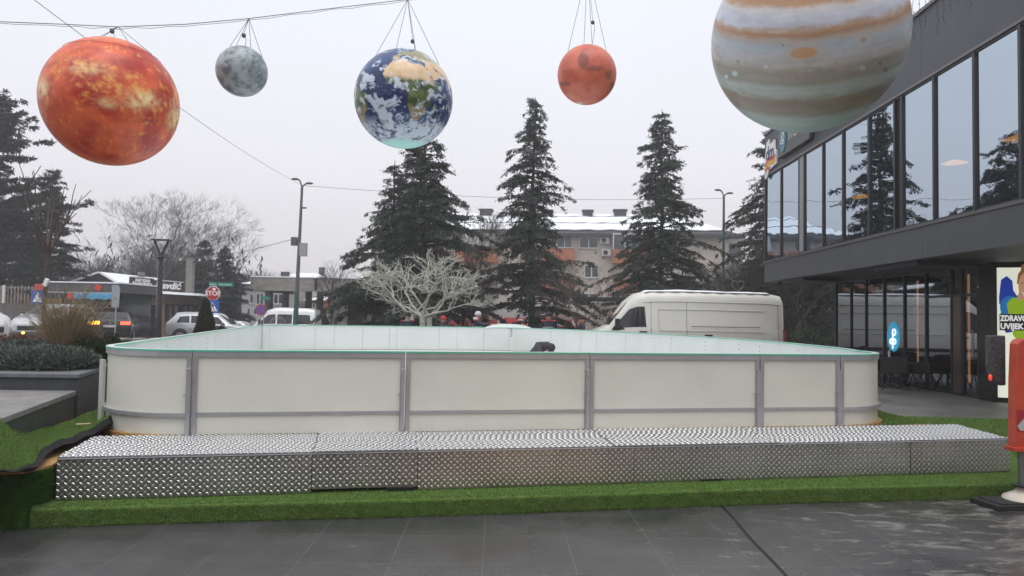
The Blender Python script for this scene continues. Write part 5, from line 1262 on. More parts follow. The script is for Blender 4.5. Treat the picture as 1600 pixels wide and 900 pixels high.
conifer('spruce_tree', 'dark spruce behind the concrete utility pole', wx(318, 52, 5), 52, Hpx(372, 318, 52), [(.04, 2.0), (.3, 1.9), (.6, 1.3), (.85, .6), (1, .05)], M_pine, 42, 1.2, .2, .2, tier=.3, group='dark conifers at the left')

def bare_tree_mesh(seed, H, spread=.5, depth=6, r0=.12, trunk=.28, up=.25, curl=.3, nchild=(2, 4), twigs=True, clear=0):
    rs = random.Random(seed); S0, S1, Ra, Rb = [], [], [], []; T0, T1, Ta, Tb = [], [], [], []
    def grow(p, d, L_, r, lv):
        n = 3 if lv < 2 else 2; q = p; dd = d
        for k in range(n):
            dd = (dd + Vector((rs.gauss(0, 1), rs.gauss(0, 1), rs.gauss(0, .7) + up * .5)) * curl * .45).normalized(); e = q + dd * (L_ / n)
            ra = r * (1 - .25 * k / n); rb_ = r * (1 - .25 * (k + 1) / n)
            tgt = (S0, S1, Ra, Rb) if lv == 0 else (T0, T1, Ta, Tb)
            tgt[0].append(q[:]); tgt[1].append(e[:]); tgt[2].append(ra); tgt[3].append(rb_)
            if lv > 0 and lv < depth and rs.random() < .5:
                s2 = Vector((rs.gauss(0, 1), rs.gauss(0, 1), rs.gauss(0, .5))).normalized(); grow(e, (dd + s2 * spread * 1.6).normalized(), L_ * .55, rb_ * .5, lv + 2)
            q = e
        if lv >= depth: return
        m = rs.randint(*nchild) if lv else rs.randint(nchild[0] + 1, nchild[1] + 2)
        a0 = rs.uniform(0, 6.28)
        for k in range(m):
            a = a0 + k * 6.283 / m + rs.uniform(-.4, .4)
            ax = dd.cross(Vector((math.cos(a), math.sin(a), .01))).normalized()
            nd = (Matrix.Rotation(spread * rs.uniform(.6, 1.3), 3, ax) @ dd + Vector((0, 0, up * .25))).normalized()
            grow(q, nd, L_ * rs.uniform(.62, .85), max(.004, r * .75 * rs.uniform(.55, .75)), lv + 1)
    grow(Vector((0, 0, 0)), Vector((0, 0, 1)), H * trunk, r0, 0)
    P1 = np.array(T1); top = P1[:, 2].max(); k = H / top
    sc = lambda A: np.array(A) * k
    return (seg_arrays(sc(S0), sc(S1), Ra, Rb, 7), seg_arrays(sc(T0), sc(T1), np.maximum(.0045, np.array(Ta)), np.maximum(.004, np.array(Tb)), 3))
def bare_tree(name, label, x, y, H, seed, m_=None, group=None, z0=None, cat_='tree', **k):
    (a, b), (c, d) = bare_tree_mesh(seed, H, **k); t = thing(name, label, cat_, (x, y, gz(x, y) if z0 is None else z0), 0, group)
    npmesh('trunk', a, b, m_ or M_bark, t, smooth=True); npmesh('branches', c, d, m_ or M_twig, t); return t
GB = 'bare trees behind the restaurant'
bt1 = bare_tree('bare_tree', 'tall rounded bare tree above the restaurant roof sign', wx(222, 56, 5), 56, Hpx(286, 222, 56), 2, group=GB, spread=.42, depth=7, r0=.16)
bt2 = bare_tree('bare_tree', 'bare tree with open crown above the stop sign', wx(352, 60, 5), 60, Hpx(345, 352, 60), 6, group=GB, spread=.38, depth=6, r0=.12)
bt3 = bare_tree('bare_tree', 'bare tree left of the tall rounded one, behind the awnings', wx(160, 58, 5), 58, Hpx(335, 160, 58), 9, group=GB, spread=.45, depth=6, r0=.13)
for i, (px, Y, s, l) in enumerate(((185, 64, .92, 'bare tree just left of the dark street lamp'), (262, 61, .88, 'bare tree between the street lamp and the utility pole'), (300, 66, .80, 'bare tree straight behind the utility pole'), (130, 62, .85, 'bare tree right of the dense dark spruce'), (240, 70, .95, 'bare tree behind the right end of the roof sign'), (385, 70, .60, 'small bare tree behind the bluish spruce'))):
    Xp = wx(px, Y); dup((bt3, bt2, bt1)[i % 3], (Xp, Y, gz(Xp, Y)), 1.1 * i + .7, l, (s, s, s))
# wooded bank as one mass
WB = []
(a1, b1), (c1, d1) = bare_tree_mesh(77, 8.5, spread=.5, depth=6, r0=.10, trunk=.15)
Vs, Fs_, off = [], [], 0
for i in range(46):
    X_ = wx(rng.uniform(-40, 395), 68, 3); Y_ = rng.uniform(60, 84); s_ = rng.uniform(.65, 1.05); an = rng.uniform(0, 6.28); ca_, sa_ = math.cos(an), math.sin(an)
    for Vv, Ff in ((a1, b1), (c1, d1)):
        q = Vv * s_; q = np.stack([q[:, 0] * ca_ - q[:, 1] * sa_ + X_, q[:, 0] * sa_ + q[:, 1] * ca_ + Y_, q[:, 2] + gz(X_, Y_)], 1); Vs.append(q); Fs_.append(Ff if Ff.shape[1] == 4 else Ff); 
V0 = np.concatenate(Vs); Fo = []; off = 0
for v_, f_ in zip(Vs, Fs_): Fo.append(f_ + off); off += len(v_)
wood = npmesh('wooded_bank', V0, np.concatenate(Fo), M_twig); tag(wood, 'mass of bare brown woodland behind the restaurant and fence', 'woodland', kind='stuff')
# brush and undergrowth behind
C = np.stack([rng.uniform(-62, -24, 26000), rng.uniform(70, 84, 26000), np.abs(rng.normal(0, 3.0, 26000)) - 1.6], 1); C[:, 0] += (C[:, 1] - 70) * -.4
Vv, Ff = leaf_arrays(C, np.tile([0, 0, 1.], (len(C), 1)), .9, .16, .7)
o = npmesh('undergrowth', Vv, Ff, leaf_mat('brush', (.022, .018, .016), (.06, .048, .043))); tag(o, 'dark tangled undergrowth at the foot of the woodland', 'undergrowth', kind='stuff')

# white illuminated-style painted tree
M_whitebark = mat('whitened_bark', (.46, .46, .40), .8, var=.3, scale=9, bump=.4)
def white_tree():
    rs = random.Random(5); Y = 25.5; xb = wx(660, Y, .8); t = thing('whitened_tree', 'leafless tree with whitened branches spreading like an umbrella behind the rink', 'tree', (xb, Y, gz(xb, Y)))
    m = MB(); stems = ((-.38, .05, -.55), (.0, -.05, -.05), (.26, .02, .10))
    S0, S1, Ra, Rb = [], [], [], []
    def grow(p, d, L_, r, lv):
        q = p; dd = d
        for k in range(3):
            dd = (dd + Vector((rs.gauss(0, .28), rs.gauss(0, .28), rs.gauss(.0, .2) + (.02 if lv < 2 else -.05 + .15 * (rs.random() < .3))))).normalized(); e = q + dd * L_ / 3
            S0.append(q[:]); S1.append(e[:]); Ra.append(r * (1 - .12 * k)); Rb.append(r * (1 - .12 * (k + 1))); q = e
            if lv >= 1 and rs.random() < .6 and lv < 5:
                grow(q, (dd + Vector((rs.gauss(0, .6), rs.gauss(0, .5), rs.gauss(.1, .5)))).normalized(), L_ * .5, r * .5, lv + 2)
        if lv >= 4: return
        for k in range(2):
            nd = (dd + Vector((rs.gauss(0, .55), rs.gauss(0, .45), rs.gauss(0, .30)))); nd.z = max(nd.z, -.05); grow(q, nd.normalized(), L_ * rs.uniform(.62, .82), r * .66, lv + 1)
    for (sx_, sy_, tx) in stems:
        a = Vector((sx_ * .6, sy_, 0)); b_ = Vector((sx_ * .8 + tx * .2, sy_, 1.55))
        m.tube([a, a.lerp(b_, .5) + Vector((.02, 0, 0)), b_], [.14, .11, .10], 10)
        for k in range(4):
            an = rs.uniform(-.5, .5) + (0 if k % 2 else math.pi); d = Vector((math.cos(an) * rs.uniform(.5, 1.3), math.sin(an) + rs.uniform(-.5, .5), rs.uniform(.35, 1.0))).normalized(); grow(b_, d, .95, .050, 0)
    m.build('trunk', M_whitebark, t, smooth=True)
    for k in range(1500):
        i = rs.randrange(len(S1)); 
        if Ra[i] > .03: continue
        p = Vector(S1[i]); d = (Vector(S1[i]) - Vector(S0[i])).normalized()
        d = (d + Vector((rs.gauss(0, .6), rs.gauss(0, .5), rs.gauss(.15, .5)))).normalized(); e = p + d * rs.uniform(.08, .26); S0.append(p[:]); S1.append(e[:]); Ra.append(.0065); Rb.append(.004)
    A = np.array(S1); S0n = np.array(S0)
    # keep the umbrella outline
    for Q in (S0n, A): Q[:, 0] = np.clip(Q[:, 0], -9, 9) * 1.0; Q[:, 2] = 1.5 + (Q[:, 2] - 1.5) * (2.45 / max(.1, (A[:, 2].max() - 1.5))) if Q is S0n else Q[:, 2]
    A[:, 2] = 1.5 + (A[:, 2] - 1.5) * (2.45 / max(.1, (A[:, 2].max() - 1.5)))
    hw = np.percentile(np.abs(A[:, 0]), 99); kx = 2.25 / hw; S0n[:, 0] *= kx; A[:, 0] *= kx
    Vv, Ff = seg_arrays(S0n, A, np.array(Ra), np.array(Rb), 5); npmesh('branches', Vv, Ff, M_whitebark, t)
white_tree()
# young bare trees
def sapling(name, label, px, Y, ztop, seed, m_, z0=None, limbs=None, r=.03, fork=.55, nb=7, spread=.4):
    rs = random.Random(seed); X = wx(px, Y, 1.5); zb = gz(X, Y) if z0 is None else z0; t = thing(name, label, 'tree', (X, Y, zb)); H = ztop - zb
    m = MB(); m.tube([(0, 0, 0), (.01, 0, H * fork * .5), (0.02, 0, H * fork)], [r, r * .9, r * .85], 8); m.build('trunk', m_, t, smooth=True)
    S0, S1, Ra, Rb = [], [], [], []
    for k in range(nb):
        a = k * 2.4 + rs.uniform(-.3, .3); p = Vector((.02, 0, H * fork * rs.uniform(.9, 1.0))); Lb = H * (1 - fork) * rs.uniform(.75, 1.15); d = Vector((math.cos(a) * spread * 2.2, math.sin(a) * spread * 2.2, .9)).normalized()
        n = 7
        for i in range(n):
            d = (d + Vector((rs.gauss(0, .08), rs.gauss(0, .08), .14))).normalized(); e = p + d * Lb / n; S0.append(p[:]); S1.append(e[:]); rr0 = r * .36 * (1 - i / n) + .004; Ra.append(rr0); Rb.append(r * .36 * (1 - (i + 1) / n) + .004)
            if i > 1 and rs.random() < .4:
                q = p; dd = (d + Vector((rs.gauss(0, .6), rs.gauss(0, .6), .1))).normalized()
                for j2 in range(3): e2 = q + dd * Lb * .09; S0.append(q[:]); S1.append(e2[:]); Ra.append(.006); Rb.append(.005); q = e2
            p = e
    Vv, Ff = seg_arrays(S0, S1, Ra, Rb, 5); npmesh('branches', Vv, Ff, m_, t); return t
M_young = mat('young_bark', (.095, .07, .058), .8, var=.3, scale=12)
yt = sapling('young_tree', 'bare young tree with upswept thin branches in the planter', 68, 10.6, at(110, 250, 10.6).z, 4, M_young, z0=.93, r=.034, fork=.56, nb=8, spread=.34)
m = MB(); m.bar((.02, -.04, 1.02), (.07, -.05, 1.12), .03, .06); m.build('white_tie', M_white_t, yt)
bare_tree('young_tree', 'small bare tree in front of the concrete canopy', wx(518, 38), 38, Hpx(405, 518, 38), 15, M_twig, spread=.4, depth=5, r0=.06, trunk=.35, curl=.2)
bare_tree('young_tree', 'bare brown tree between the slender cedar and the white van', wx(900, 29), 29, Hpx(395, 900, 29), 18, mat('brown_bark', (.10, .078, .065), .85), spread=.55, depth=5, r0=.07, trunk=.38, curl=.22)
bare_tree('bare_tree', 'reddish bare tree tangled with the widest cedar on its right', wx(712, 34), 34, Hpx(322, 712, 34), 23, mat('reddish_twigs', (.11, .065, .055), .9), spread=.36, depth=6, r0=.10, trunk=.2)
bare_tree('bare_tree', 'weeping bare tree right of the pointed cedar, above the van roof', wx(1098, 41), 41, Hpx(395, 1098, 41), 29, M_twig, spread=.6, depth=6, r0=.10, trunk=.25, up=-.35)
# thicket at the right, behind the van
tk = 'bare trees behind the white van'
th1 = bare_tree('bare_tree', 'bare tree with twin trunks right behind the back of the van', wx(1243, 33), 33, 6.6, 51, M_twig, tk, spread=.5, depth=7, r0=.14, trunk=.22)
for i, (px, Y, s, l) in enumerate(((1160, 43, .9, 'bare tree behind the green lamp post'), (1200, 46, 1.0, 'bare tree behind the middle of the van roof'), (1275, 38, .95, 'bare tree seen through the gap under the overhang'), (1305, 42, 1.0, 'bare tree beside the last shop window'), (1180, 50, 1.15, 'bare tree deep behind the building corner'), (1330, 36, .9, 'bare tree hidden mostly behind the shop glazing'), (1290, 50, 1.2, 'bare tree farthest back beyond the overhang'))):
    Xp = wx(px, Y); dup(th1, (Xp, Y, gz(Xp, Y)), 1.3 * i + .4, l, (s, s, s))
C = np.stack([rng.uniform(11, 34, 30000), rng.uniform(46, 62, 30000), np.abs(rng.normal(0, 1.9, 30000)) - .9], 1)
Vv, Ff = leaf_arrays(C, np.tile([0, 0, 1.], (len(C), 1)), .7, .14, .8); o = npmesh('thicket', Vv, Ff, leaf_mat('thicket_leaf', (.022, .020, .018), (.06, .052, .045))); tag(o, 'dark brown thicket filling the gap below the overhang', 'thicket', kind='stuff')
C = np.stack([rng.uniform(10.2, 20, 14000), rng.uniform(31.5, 33, 14000), rng.uniform(-.2, 1.15, 14000)], 1); C[:, 2] += .12 * np.sin(C[:, 0] * 3)
Vv, Ff = leaf_arrays(C, rng.normal(size=(len(C), 3)), .10, .06, .8); o = npmesh('hedge', Vv, Ff, leaf_mat('hedge_leaf', (.018, .03, .014), (.05, .075, .035))); tag(o, 'low dark green hedge behind the van and under the overhang', 'hedge')

# ================================================================== PLANTS in the planter
def shrub(name, label, c, rad, n, leafm, ln, wd2, seed, flat_=.75, up=.5, cat_='shrub', group=None, stems=True):
    g = np.random.default_rng(seed); t = thing(name, label, cat_, c, 0, group)
    u = g.normal(size=(n, 3)); u /= np.linalg.norm(u, axis=1)[:, None]; u[:, 2] = np.abs(u[:, 2]); r = g.uniform(.45, 1.0, (n, 1)) ** .4
    lump = 1 + .22 * (fbm(u * 3.2 + seed, 3)[:, None] - .5) * 2
    C = u * r * lump * np.array(rad); Vv, Ff = leaf_arrays(C, u + np.array((0, 0, up)), ln, wd2, .45); npmesh('foliage', Vv, Ff, leafm, t)
    if stems:
        P1 = C[:160] * .9; P0 = P1 * .12; P0[:, 2] = 0; Vv, Ff = seg_arrays(P0, P1, np.full(160, .006), np.full(160, .003), 3); npmesh('stems', Vv, Ff, M_bark, t)
    return t
M_lav = leaf_mat('lavender_leaf', (.05, .065, .055), (.20, .225, .20)); M_box = leaf_mat('evergreen_leaf', (.018, .03, .012), (.075, .095, .04))
LG = 'grey green lavender mounds in the planter'
for i, (px, Y, rx, rz_, l) in enumerate(((12, 8.6, .52, .20, 'lavender mound at the left picture edge'), (62, 8.5, .48, .22, 'lavender mound in the middle of the planter'), (104, 8.5, .34, .20, 'small lavender mound nearest the planter corner'), (-40, 8.7, .6, .26, 'lavender mound mostly outside the left edge'), (40, 9.3, .5, .26, 'lavender mound behind the front ones, below the dry grass'))):
    shrub('lavender_shrub', 'grey green ' + l, (wx(px, Y, 1.1), Y, .93), (rx, .45, rz_), 9000, M_lav, .060, .012, 60 + i, group=LG)
shrub('evergreen_shrub', 'dark green low shrub between the dry grass and the rink corner', (wx(140, 9.6, 1.1), 9.6, .9), (.38, .35, .30), 7000, M_box, .045, .022, 71)
shrub('evergreen_shrub', 'darker rounded shrub touching the rink corner', (wx(172, 10.6, 1.1), 10.6, .85), (.36, .35, .36), 6000, M_box, .045, .022, 72)
M_russ = leaf_mat('russet_leaf', (.07, .035, .02), (.20, .10, .06))
shrub('russet_shrub', 'low reddish brown twiggy shrub behind the lavender', (wx(40, 10.6, 1.1), 10.6, .9), (1.0, .4, .32), 3000, M_russ, .05, .012, 73)
shrub('russet_shrub', 'reddish brown twiggy plant at the foot of the dry grass', (wx(110, 9.9, 1.1), 9.9, .9), (.5, .35, .42), 4500, M_russ, .05, .012, 74)
M_straw = leaf_mat('dry_straw', (.20, .15, .09), (.46, .37, .24), .8)
def grass(name, label, px, Y, h, n, seed, sp=.45):
    rs = random.Random(seed); X = wx(px, Y, 1.2); t = thing(name, label, 'ornamental grass', (X, Y, .93), 0, 'dry ornamental grasses in the planter')
    S0, S1, Ra, Rb = [], [], [], []; PC, PD = [], []
    for k in range(n):
        a = rs.uniform(0, 6.28); r0 = rs.random() * .10; tl = abs(rs.gauss(0, sp)); hh = h * rs.uniform(.35, 1.0) * (1 if rs.random() < .7 else .7); p = Vector((r0 * math.cos(a), r0 * math.sin(a), 0)); d = Vector((math.cos(a) * tl, math.sin(a) * tl, 1)).normalized(); n_ = 5
        for i in range(n_):
            d = (d + Vector((math.cos(a), math.sin(a), -.3)) * .05 * i * rs.uniform(0, 1.6)).normalized(); e = p + d * hh / n_; S0.append(p[:]); S1.append(e[:]); Ra.append(.0034 * (1 - i / n_) + .0012); Rb.append(.0034 * (1 - (i + 1) / n_) + .0012); p = e
        if rs.random() < .035:
            for q in range(60): PC.append((p - d * rs.random() * .22 + Vector((rs.gauss(0, .012), rs.gauss(0, .012), 0)))[:]); PD.append(d[:])
    Vv, Ff = seg_arrays(S0, S1, Ra, Rb, 3); npmesh('blades', Vv, Ff, M_straw, t)
    if PC: Vv, Ff = leaf_arrays(np.array(PC), np.array(PD), .035, .008, .5); npmesh('plumes', Vv, Ff, M_straw, t)
grass('dry_grass', 'tallest clump of dry straw coloured grass in the planter', 100, 9.6, 1.10, 850, 80, .24)
grass('dry_grass', 'dry straw grass clump right of the tallest one', 122, 9.9, .88, 520, 81, .24)
grass('dry_grass', 'dry straw grass clump just right of the young tree trunk', 86, 10.1, .80, 450, 82, .26)
grass('dry_grass', 'thin dry grass clump nearest the rink corner', 143, 10.4, .42, 180, 83, .3)
# thuja and round bush in front of the stop sign
def thuja(name, label, px, Y, ztop, R, seed):
    g = np.random.default_rng(seed); X = wx(px, Y, 1.4); z0 = gz(X, Y); H = ztop - z0; n = 16000; f = g.uniform(0, 1, n) ** 1.3; a = g.uniform(0, 6.283, n); rr = R * (1 - f) ** .75 * (g.uniform(.55, 1, n)) ** .4 * (1 + .12 * np.sin(a * 5 + f * 20))
    C = np.stack([rr * np.cos(a), rr * np.sin(a), f * H], 1); D = np.stack([np.cos(a) * .5, np.sin(a) * .5, np.full(n, 1.0)], 1); t = thing(name, label, 'shrub', (X, Y, z0)); Vv, Ff = leaf_arrays(C, D, .09, .03, .35); npmesh('foliage', Vv, Ff, leaf_mat('thuja_leaf%d' % seed, (.022, .022, .012), (.07, .065, .035)), t)
    m = MB(); m.tube([(0, 0, 0), (0, 0, H * .5)], .03, 6); m.build('stem', M_bark, t)
thuja('thuja', 'pointed dark thuja standing in front of the silver SUV', 321, 22.5, at(321, 469, 22.5).z, .46, 90)
X = wx(346, 23, 1.2); shrub('round_bush', 'small dark rounded bush right of the pointed thuja', (X, 23, .55), (.24, .24, .62), 3500, M_box, .05, .025, 91)
for k, (px, l) in enumerate(((192, 'small square grey stone bollard left of the two others'), (219, 'small square grey stone bollard behind the rink corner'), (246, 'small square grey stone bollard at the foot of the dark street lamp'))):
    Y = 24; X = wx(px, Y, .7); zt = at(px, 528, Y).z; m = MB(); m.box(-.19, .19, -.19, .19, 0, zt - gz(X, Y)); o = m.build('stone_bollard', M_conc, bevel=.02, loc=(X, Y, gz(X, Y))); tag(o, l, 'bollard', 'stone bollards along the lane')

# ================================================================== BACKGROUND BUILDINGS
def L2(P0, P1):          # a facade frame: local x along the wall, y up (z), outwards towards the camera
    P0, P1 = Vector(P0), Vector(P1); d = P1 - P0; Ln = d.length; return face_matrix(P0, d), Ln
def fbox(mb, fm, x0, x1, y0, y1, z0, z1): return mb.box(x0, x1, y0, y1, z0, z1, fm)
def on(px, fm, Ln):      # distance along the wall for a picture column
    lo, hi = -8.0, Ln + 12
    for _ in range(40):
        md = (lo + hi) / 2
        if proj(fm @ Vector((md, 1, 0)))[0] < px: lo = md
        else: hi = md
    return lo
def onz(px, py, fm, Ln):
    x = on(px, fm, Ln); return x, at(px, py, (fm @ Vector((x, 0, 0))).y).z - fm.translation.z
M_wall = mat('beige_render', (.50, .44, .385), .85, var=.10, scale=.7); M_orange = mat('orange_panel', (.38, .13, .06), .7, var=.12, scale=1.5)
M_wfr = mat('white_window_frame', (.62, .62, .62), .5); M_wgl = mat('dark_window', (.05, .058, .065), .12, spec=.6, var=.3, scale=.8); M_shut = mat('pale_shutter', (.48, .48, .48), .6)
M_roofd = mat('dark_roof', (.045, .045, .05), .6, var=.2, scale=2)
def window(par, fm, x0, x1, y0, y1, panes=2, blind=0, glass=None):
    m = MB(); f = .07
    for a in ((x0, x1, y0, y0 + f), (x0, x1, y1 - f, y1), (x0, x0 + f, y0 + f, y1 - f), (x1 - f, x1, y0 + f, y1 - f)): fbox(m, fm, a[0], a[1], a[2], a[3], .01, .07)
    for k in range(1, panes): xx = x0 + (x1 - x0) * k / panes; fbox(m, fm, xx - f * .7, xx + f * .7, y0 + f, y1 - f, .01, .075)
    w_ = m.build('window', M_wfr, par, world=True)
    m = MB(); fbox(m, fm, x0 + f, x1 - f, y0 + f, y1 - f, .012, .03); m.build('pane', glass or M_wgl, w_, world=True)
    if blind:
        m = MB(); fbox(m, fm, x0 + f, x1 - f, y1 - f - (y1 - y0) * blind, y1 - f, .031, .04); m.build('blind', M_shut, w_, world=True)
    m = MB(); fbox(m, fm, x0 - .05, x1 + .05, y0 - .05, y0 - .002, .005, .14); m.build('sill', M_wfr, w_, world=True)
AY0, AY1 = 74.0, 70.5
zb = gz(0, 72) - .2
P0 = (wx(585, AY0, 4), AY0, zb); P1 = (wx(1137, AY1, 4), AY1, zb); fm, Ln = L2(P0, P1)
ap = thing('apartment_building', 'three storey beige apartment block with orange balconies and snow on the roof behind the cedars', 'building', (5, 78, zb))
EH = at(940, 366, 72).z - zb        # eaves height
m = MB(); fbox(m, fm, 0, Ln, 0, EH, -12, 0); m.build('wall', M_wall, ap, world=True)
# hipped roof with snow sheets
o_ = .8; rh = at(800, 338, 74).z - at(800, 362, 73).z + .9
m = MB(); A = [fm @ Vector(v) for v in ((-o_, EH, o_), (Ln + o_, EH, o_), (Ln + o_, EH, -12 - o_), (-o_, EH, -12 - o_), (4, EH + rh, -5), (Ln - 5.0, EH + rh, -5))]
m.add(A, [(0, 1, 5, 4), (1, 2, 5), (2, 3, 4, 5), (3, 0, 4), (3, 2, 1, 0)]); rf = m.build('roof', M_roofd, ap, world=True)
m = MB(); fbox(m, fm, -o_, Ln + o_, EH - .30, EH - .005, .62, o_ + .03); fbox(m, fm, -o_, Ln + o_, EH - .10, EH - .012, .0, .61); m.build('eaves', M_roofd, rf, world=True)
def roofpt(x, t): a = fm @ Vector((x, EH, o_)); b_ = fm @ Vector((min(max(x, 4), Ln - 5.0), EH + rh, -5)); return a.lerp(b_, t) + Vector((0, -.05, .07))
for (t0, t1, xa_, xb_) in ((.10, .40, -.6, Ln + .2), (.47, .78, .8, Ln - 1.6), (.84, .95, 2.5, Ln - 4)):
    m = MB(); n = 50; vs = []
    for i in range(n + 1):
        x_ = xa_ + (xb_ - xa_) * i / n; j0 = .012 * math.sin(i * 1.7) + .010 * math.sin(i * 4.1); vs += [roofpt(x_, t0 + j0), roofpt(x_, t1 + j0 * .3) + Vector((0, 0, .03))]
    m.add(vs, [(2 * i, 2 * i + 2, 2 * i + 3, 2 * i + 1) for i in range(n)]); o = m.build('roof_snow', M_snow, rf, world=True); q = o.modifiers.new('s', 'SOLIDIFY'); q.thickness = .10; q.offset = 1
for (pa, pb, pt) in ((737, 756, 325), (789, 799, 327), (842, 857, 328), (908, 924, 329), (960, 980, 329)):
    xa_, xb_ = on(pa, fm, Ln), on(pb, fm, Ln); zt = at((pa + pb) / 2, pt, 76.5).z - zb
    m = MB(); fbox(m, fm, xa_, xb_, EH + rh * .55, zt - .15, -5.2, -4.0); ch_ = m.build('chimney', mat('chimney_slate', (.055, .06, .07), .7, var=.15), rf, world=True)
    m = MB(); fbox(m, fm, xa_ - .12, xb_ + .12, zt - .149, zt, -5.32, -3.88); m.build('cap', M_roofd, ch_, world=True)
def W2(px0, px1, py1, py0, **k):
    x0, y1 = onz(px0, py1, fm, Ln); x1, y0 = onz(px1, py0, fm, Ln); window(ap, fm, x0, x1, y0, y1, **k)
W2(785, 806, 364, 382, panes=1, blind=0, glass=mat('brown_blind', (.16, .10, .07), .6)); W2(903, 933, 368, 388, blind=.2); W2(912, 934, 414, 434, blind=0); W2(868, 892, 368, 387); W2(840, 860, 412, 434); W2(985, 1010, 370, 389); W2(905, 934, 458, 478)
W2(700, 722, 412, 433); W2(640, 664, 368, 388); W2(600, 625, 368, 388); W2(1062, 1078, 372, 388, panes=1)
def balcony(px0, px1, pt, pb, closed=None, tone=None, depth=1.1):
    x0, y1 = onz(px0, pt, fm, Ln); x1, y0 = onz(px1, pb, fm, Ln); m = MB()
    fbox(m, fm, x0, x1, y0, y1, depth - .08, depth); fbox(m, fm, x0, x0 + .08, y0, y1, .01, depth - .081); fbox(m, fm, x1 - .08, x1, y0, y1, .01, depth - .081); fbox(m, fm, x0 + .081, x1 - .081, y0, y0 + .14, .01, depth - .081)
    b_ = m.build('balcony', tone or M_orange, ap, world=True)
    if closed:
        yt = y1 + closed; m = MB()
        n = max(2, int((x1 - x0) / 1.0))
        for k in range(n + 1): xx = x0 + .06 + (x1 - x0 - .12) * k / n; fbox(m, fm, xx - .05, xx + .05, y1 + .002, yt, depth - .12, depth - .02)
        fbox(m, fm, x0, x1, yt, yt + .12, .01, depth); fbox(m, fm, x0 + .01, x0 + .08, y1 + .9, yt - .002, .01, depth - .13)
        m.build('glazing_frame', M_wfr, b_, world=True)
        m = MB(); fbox(m, fm, x0 + .1, x1 - .1, y1 + .002, yt - .002, depth - .09, depth - .06); m.build('glazing', M_wgl, b_, world=True)
    return b_
balcony(712, 776, 388, 411); balcony(955, 1012, 391, 413, closed=1.45); balcony(838, 896, 390, 412); balcony(960, 1014, 437, 458); balcony(838, 896, 436, 458); balcony(712, 776, 434, 457, tone=mat('brown_panel', (.12, .085, .075), .7)); balcony(620, 690, 388, 411); balcony(620, 690, 434, 457)
x0, y1 = onz(722, 366, fm, Ln); x1, y0 = onz(774, 387, fm, Ln); m = MB(); fbox(m, fm, x0, x1, y0 + .02, y1, .9, .95)
for k in range(1, 5): fbox(m, fm, x0 + (x1 - x0) * k / 5 - .02, x0 + (x1 - x0) * k / 5 + .02, y0 + .02, y1, .951, .97)
m.build('white_enclosure', M_shut, ap, world=True)
for px, py in ((943, 376), (946, 395)):
    x, y = onz(px, py, fm, Ln); m = MB(); fbox(m, fm, x - .45, x + .45, y - .32, y + .32, .03, .38); ac = m.build('air_conditioner', M_wfr, ap, world=True, bevel=.02)
    m = MB(); m.lathe([(.24, .385), (.24, .395), (.05, .40)], 18, (0, 0, 0)); m.v = [tuple(fm @ (Vector(v) + Vector((x - .1, y, 0)))) for v in m.v]; m.build('fan_grille', M_trim, ac, world=True)
for px, py in ((929, 395), (941, 403), (1045 + 38, 396), (1094, 400), (1110, 410), (1118, 402)):
    x, y = onz(px, py, fm, Ln); m = MB(); fbox(m, fm, x - .09, x + .09, y - .09, y + .09, .003, .02); m.build('vent_hole', M_black, ap, world=True)
# glazed lean-to bay at the right corner
x0, y1 = Ln + .05, onz(1130, 372, fm, Ln)[1]; m = MB(); fbox(m, fm, x0, x0 + 1.45, 3.0, y1, -3, -.2); by = m.build('corner_bay', M_shut, ap, world=True)
m = MB(); fbox(m, fm, x0 + .1, x0 + 1.2, y1 - 1.9, y1 - .5, -.198, -.15); m.build('pane', M_wgl, by, world=True)
m = MB(); y_ = onz(1140, 452, fm, Ln)[1]; fbox(m, fm, x0 - .02, x0 + 1.6, y_ , y_ + .9, -.19, -.05); m.build('orange_panel', M_orange, by, world=True)
m = MB(); m.prism([(x0 - .1, y1 + .002), (x0 + 1.7, y1 + .002), (x0 + 1.5, y1 + .35), (x0 - .1, y1 + .6)], -3.1, -.05, fm); m.build('bay_roof', M_roofd, by, world=True)
# ground floor of the block: bank front
bk = thing('bank_front', 'red bank fascia with white lettering below the apartment balconies', 'shop front', (0, 70, zb))
fb = fm @ Matrix.Translation((0, 0, 2.2))
def onb(px, py): x = on(px, fb, Ln); return x, at(px, py, (fb @ Vector((x, 0, 0))).y).z - fb.translation.z
x0, y1 = onb(704, 495); x1, y0 = onb(958, 513); m = MB(); fbox(m, fb, x0, x1, y0, y1, .0, .3); m.build('fascia', mat('bank_red', (.48, .022, .022), .5, var=.08), bk, world=True)
xs, ys = onb(792, 508); text('letters', 'ZiraatBankası', mat('bank_letters', (.75, .70, .68), .5), bk, fb @ Matrix.Translation((onb(809, 508)[0], ys, .31)), .85, .02, bold=.012, width=onb(924, 508)[0] - onb(809, 508)[0])
m = MB(); cx_, cy_ = onb(782, 502)
for k in range(3):
    for sg in (-1, 1): m.prism([(cx_ + sg * .05, cy_ - .42 + k * .28), (cx_ + sg * .30, cy_ - .26 + k * .28), (cx_ + sg * .26, cy_ - .08 + k * .28), (cx_ + sg * .05, cy_ - .22 + k * .28)], .305, .33, fb)
m.prism([(cx_ - .04, cy_ - .6), (cx_ + .04, cy_ - .6), (cx_ + .04, cy_ + .45), (cx_ - .04, cy_ + .45)], .305, .325, fb); m.build('wheat_emblem', MATS['bank_letters'], bk, world=True)
m = MB(); fbox(m, fb, x0 - 8, x1 + 6, -.3, y0 - .01, -1.9, -.02); m.build('glass_front', M_wgl, bk, world=True)
m = MB(); fbox(m, fb, x0 - 2, x1 + 3, y1 + .01, y1 + .9, -2.1, -.3); m.build('upper_band', mat('pale_band', (.42, .41, .40), .7), bk, world=True)
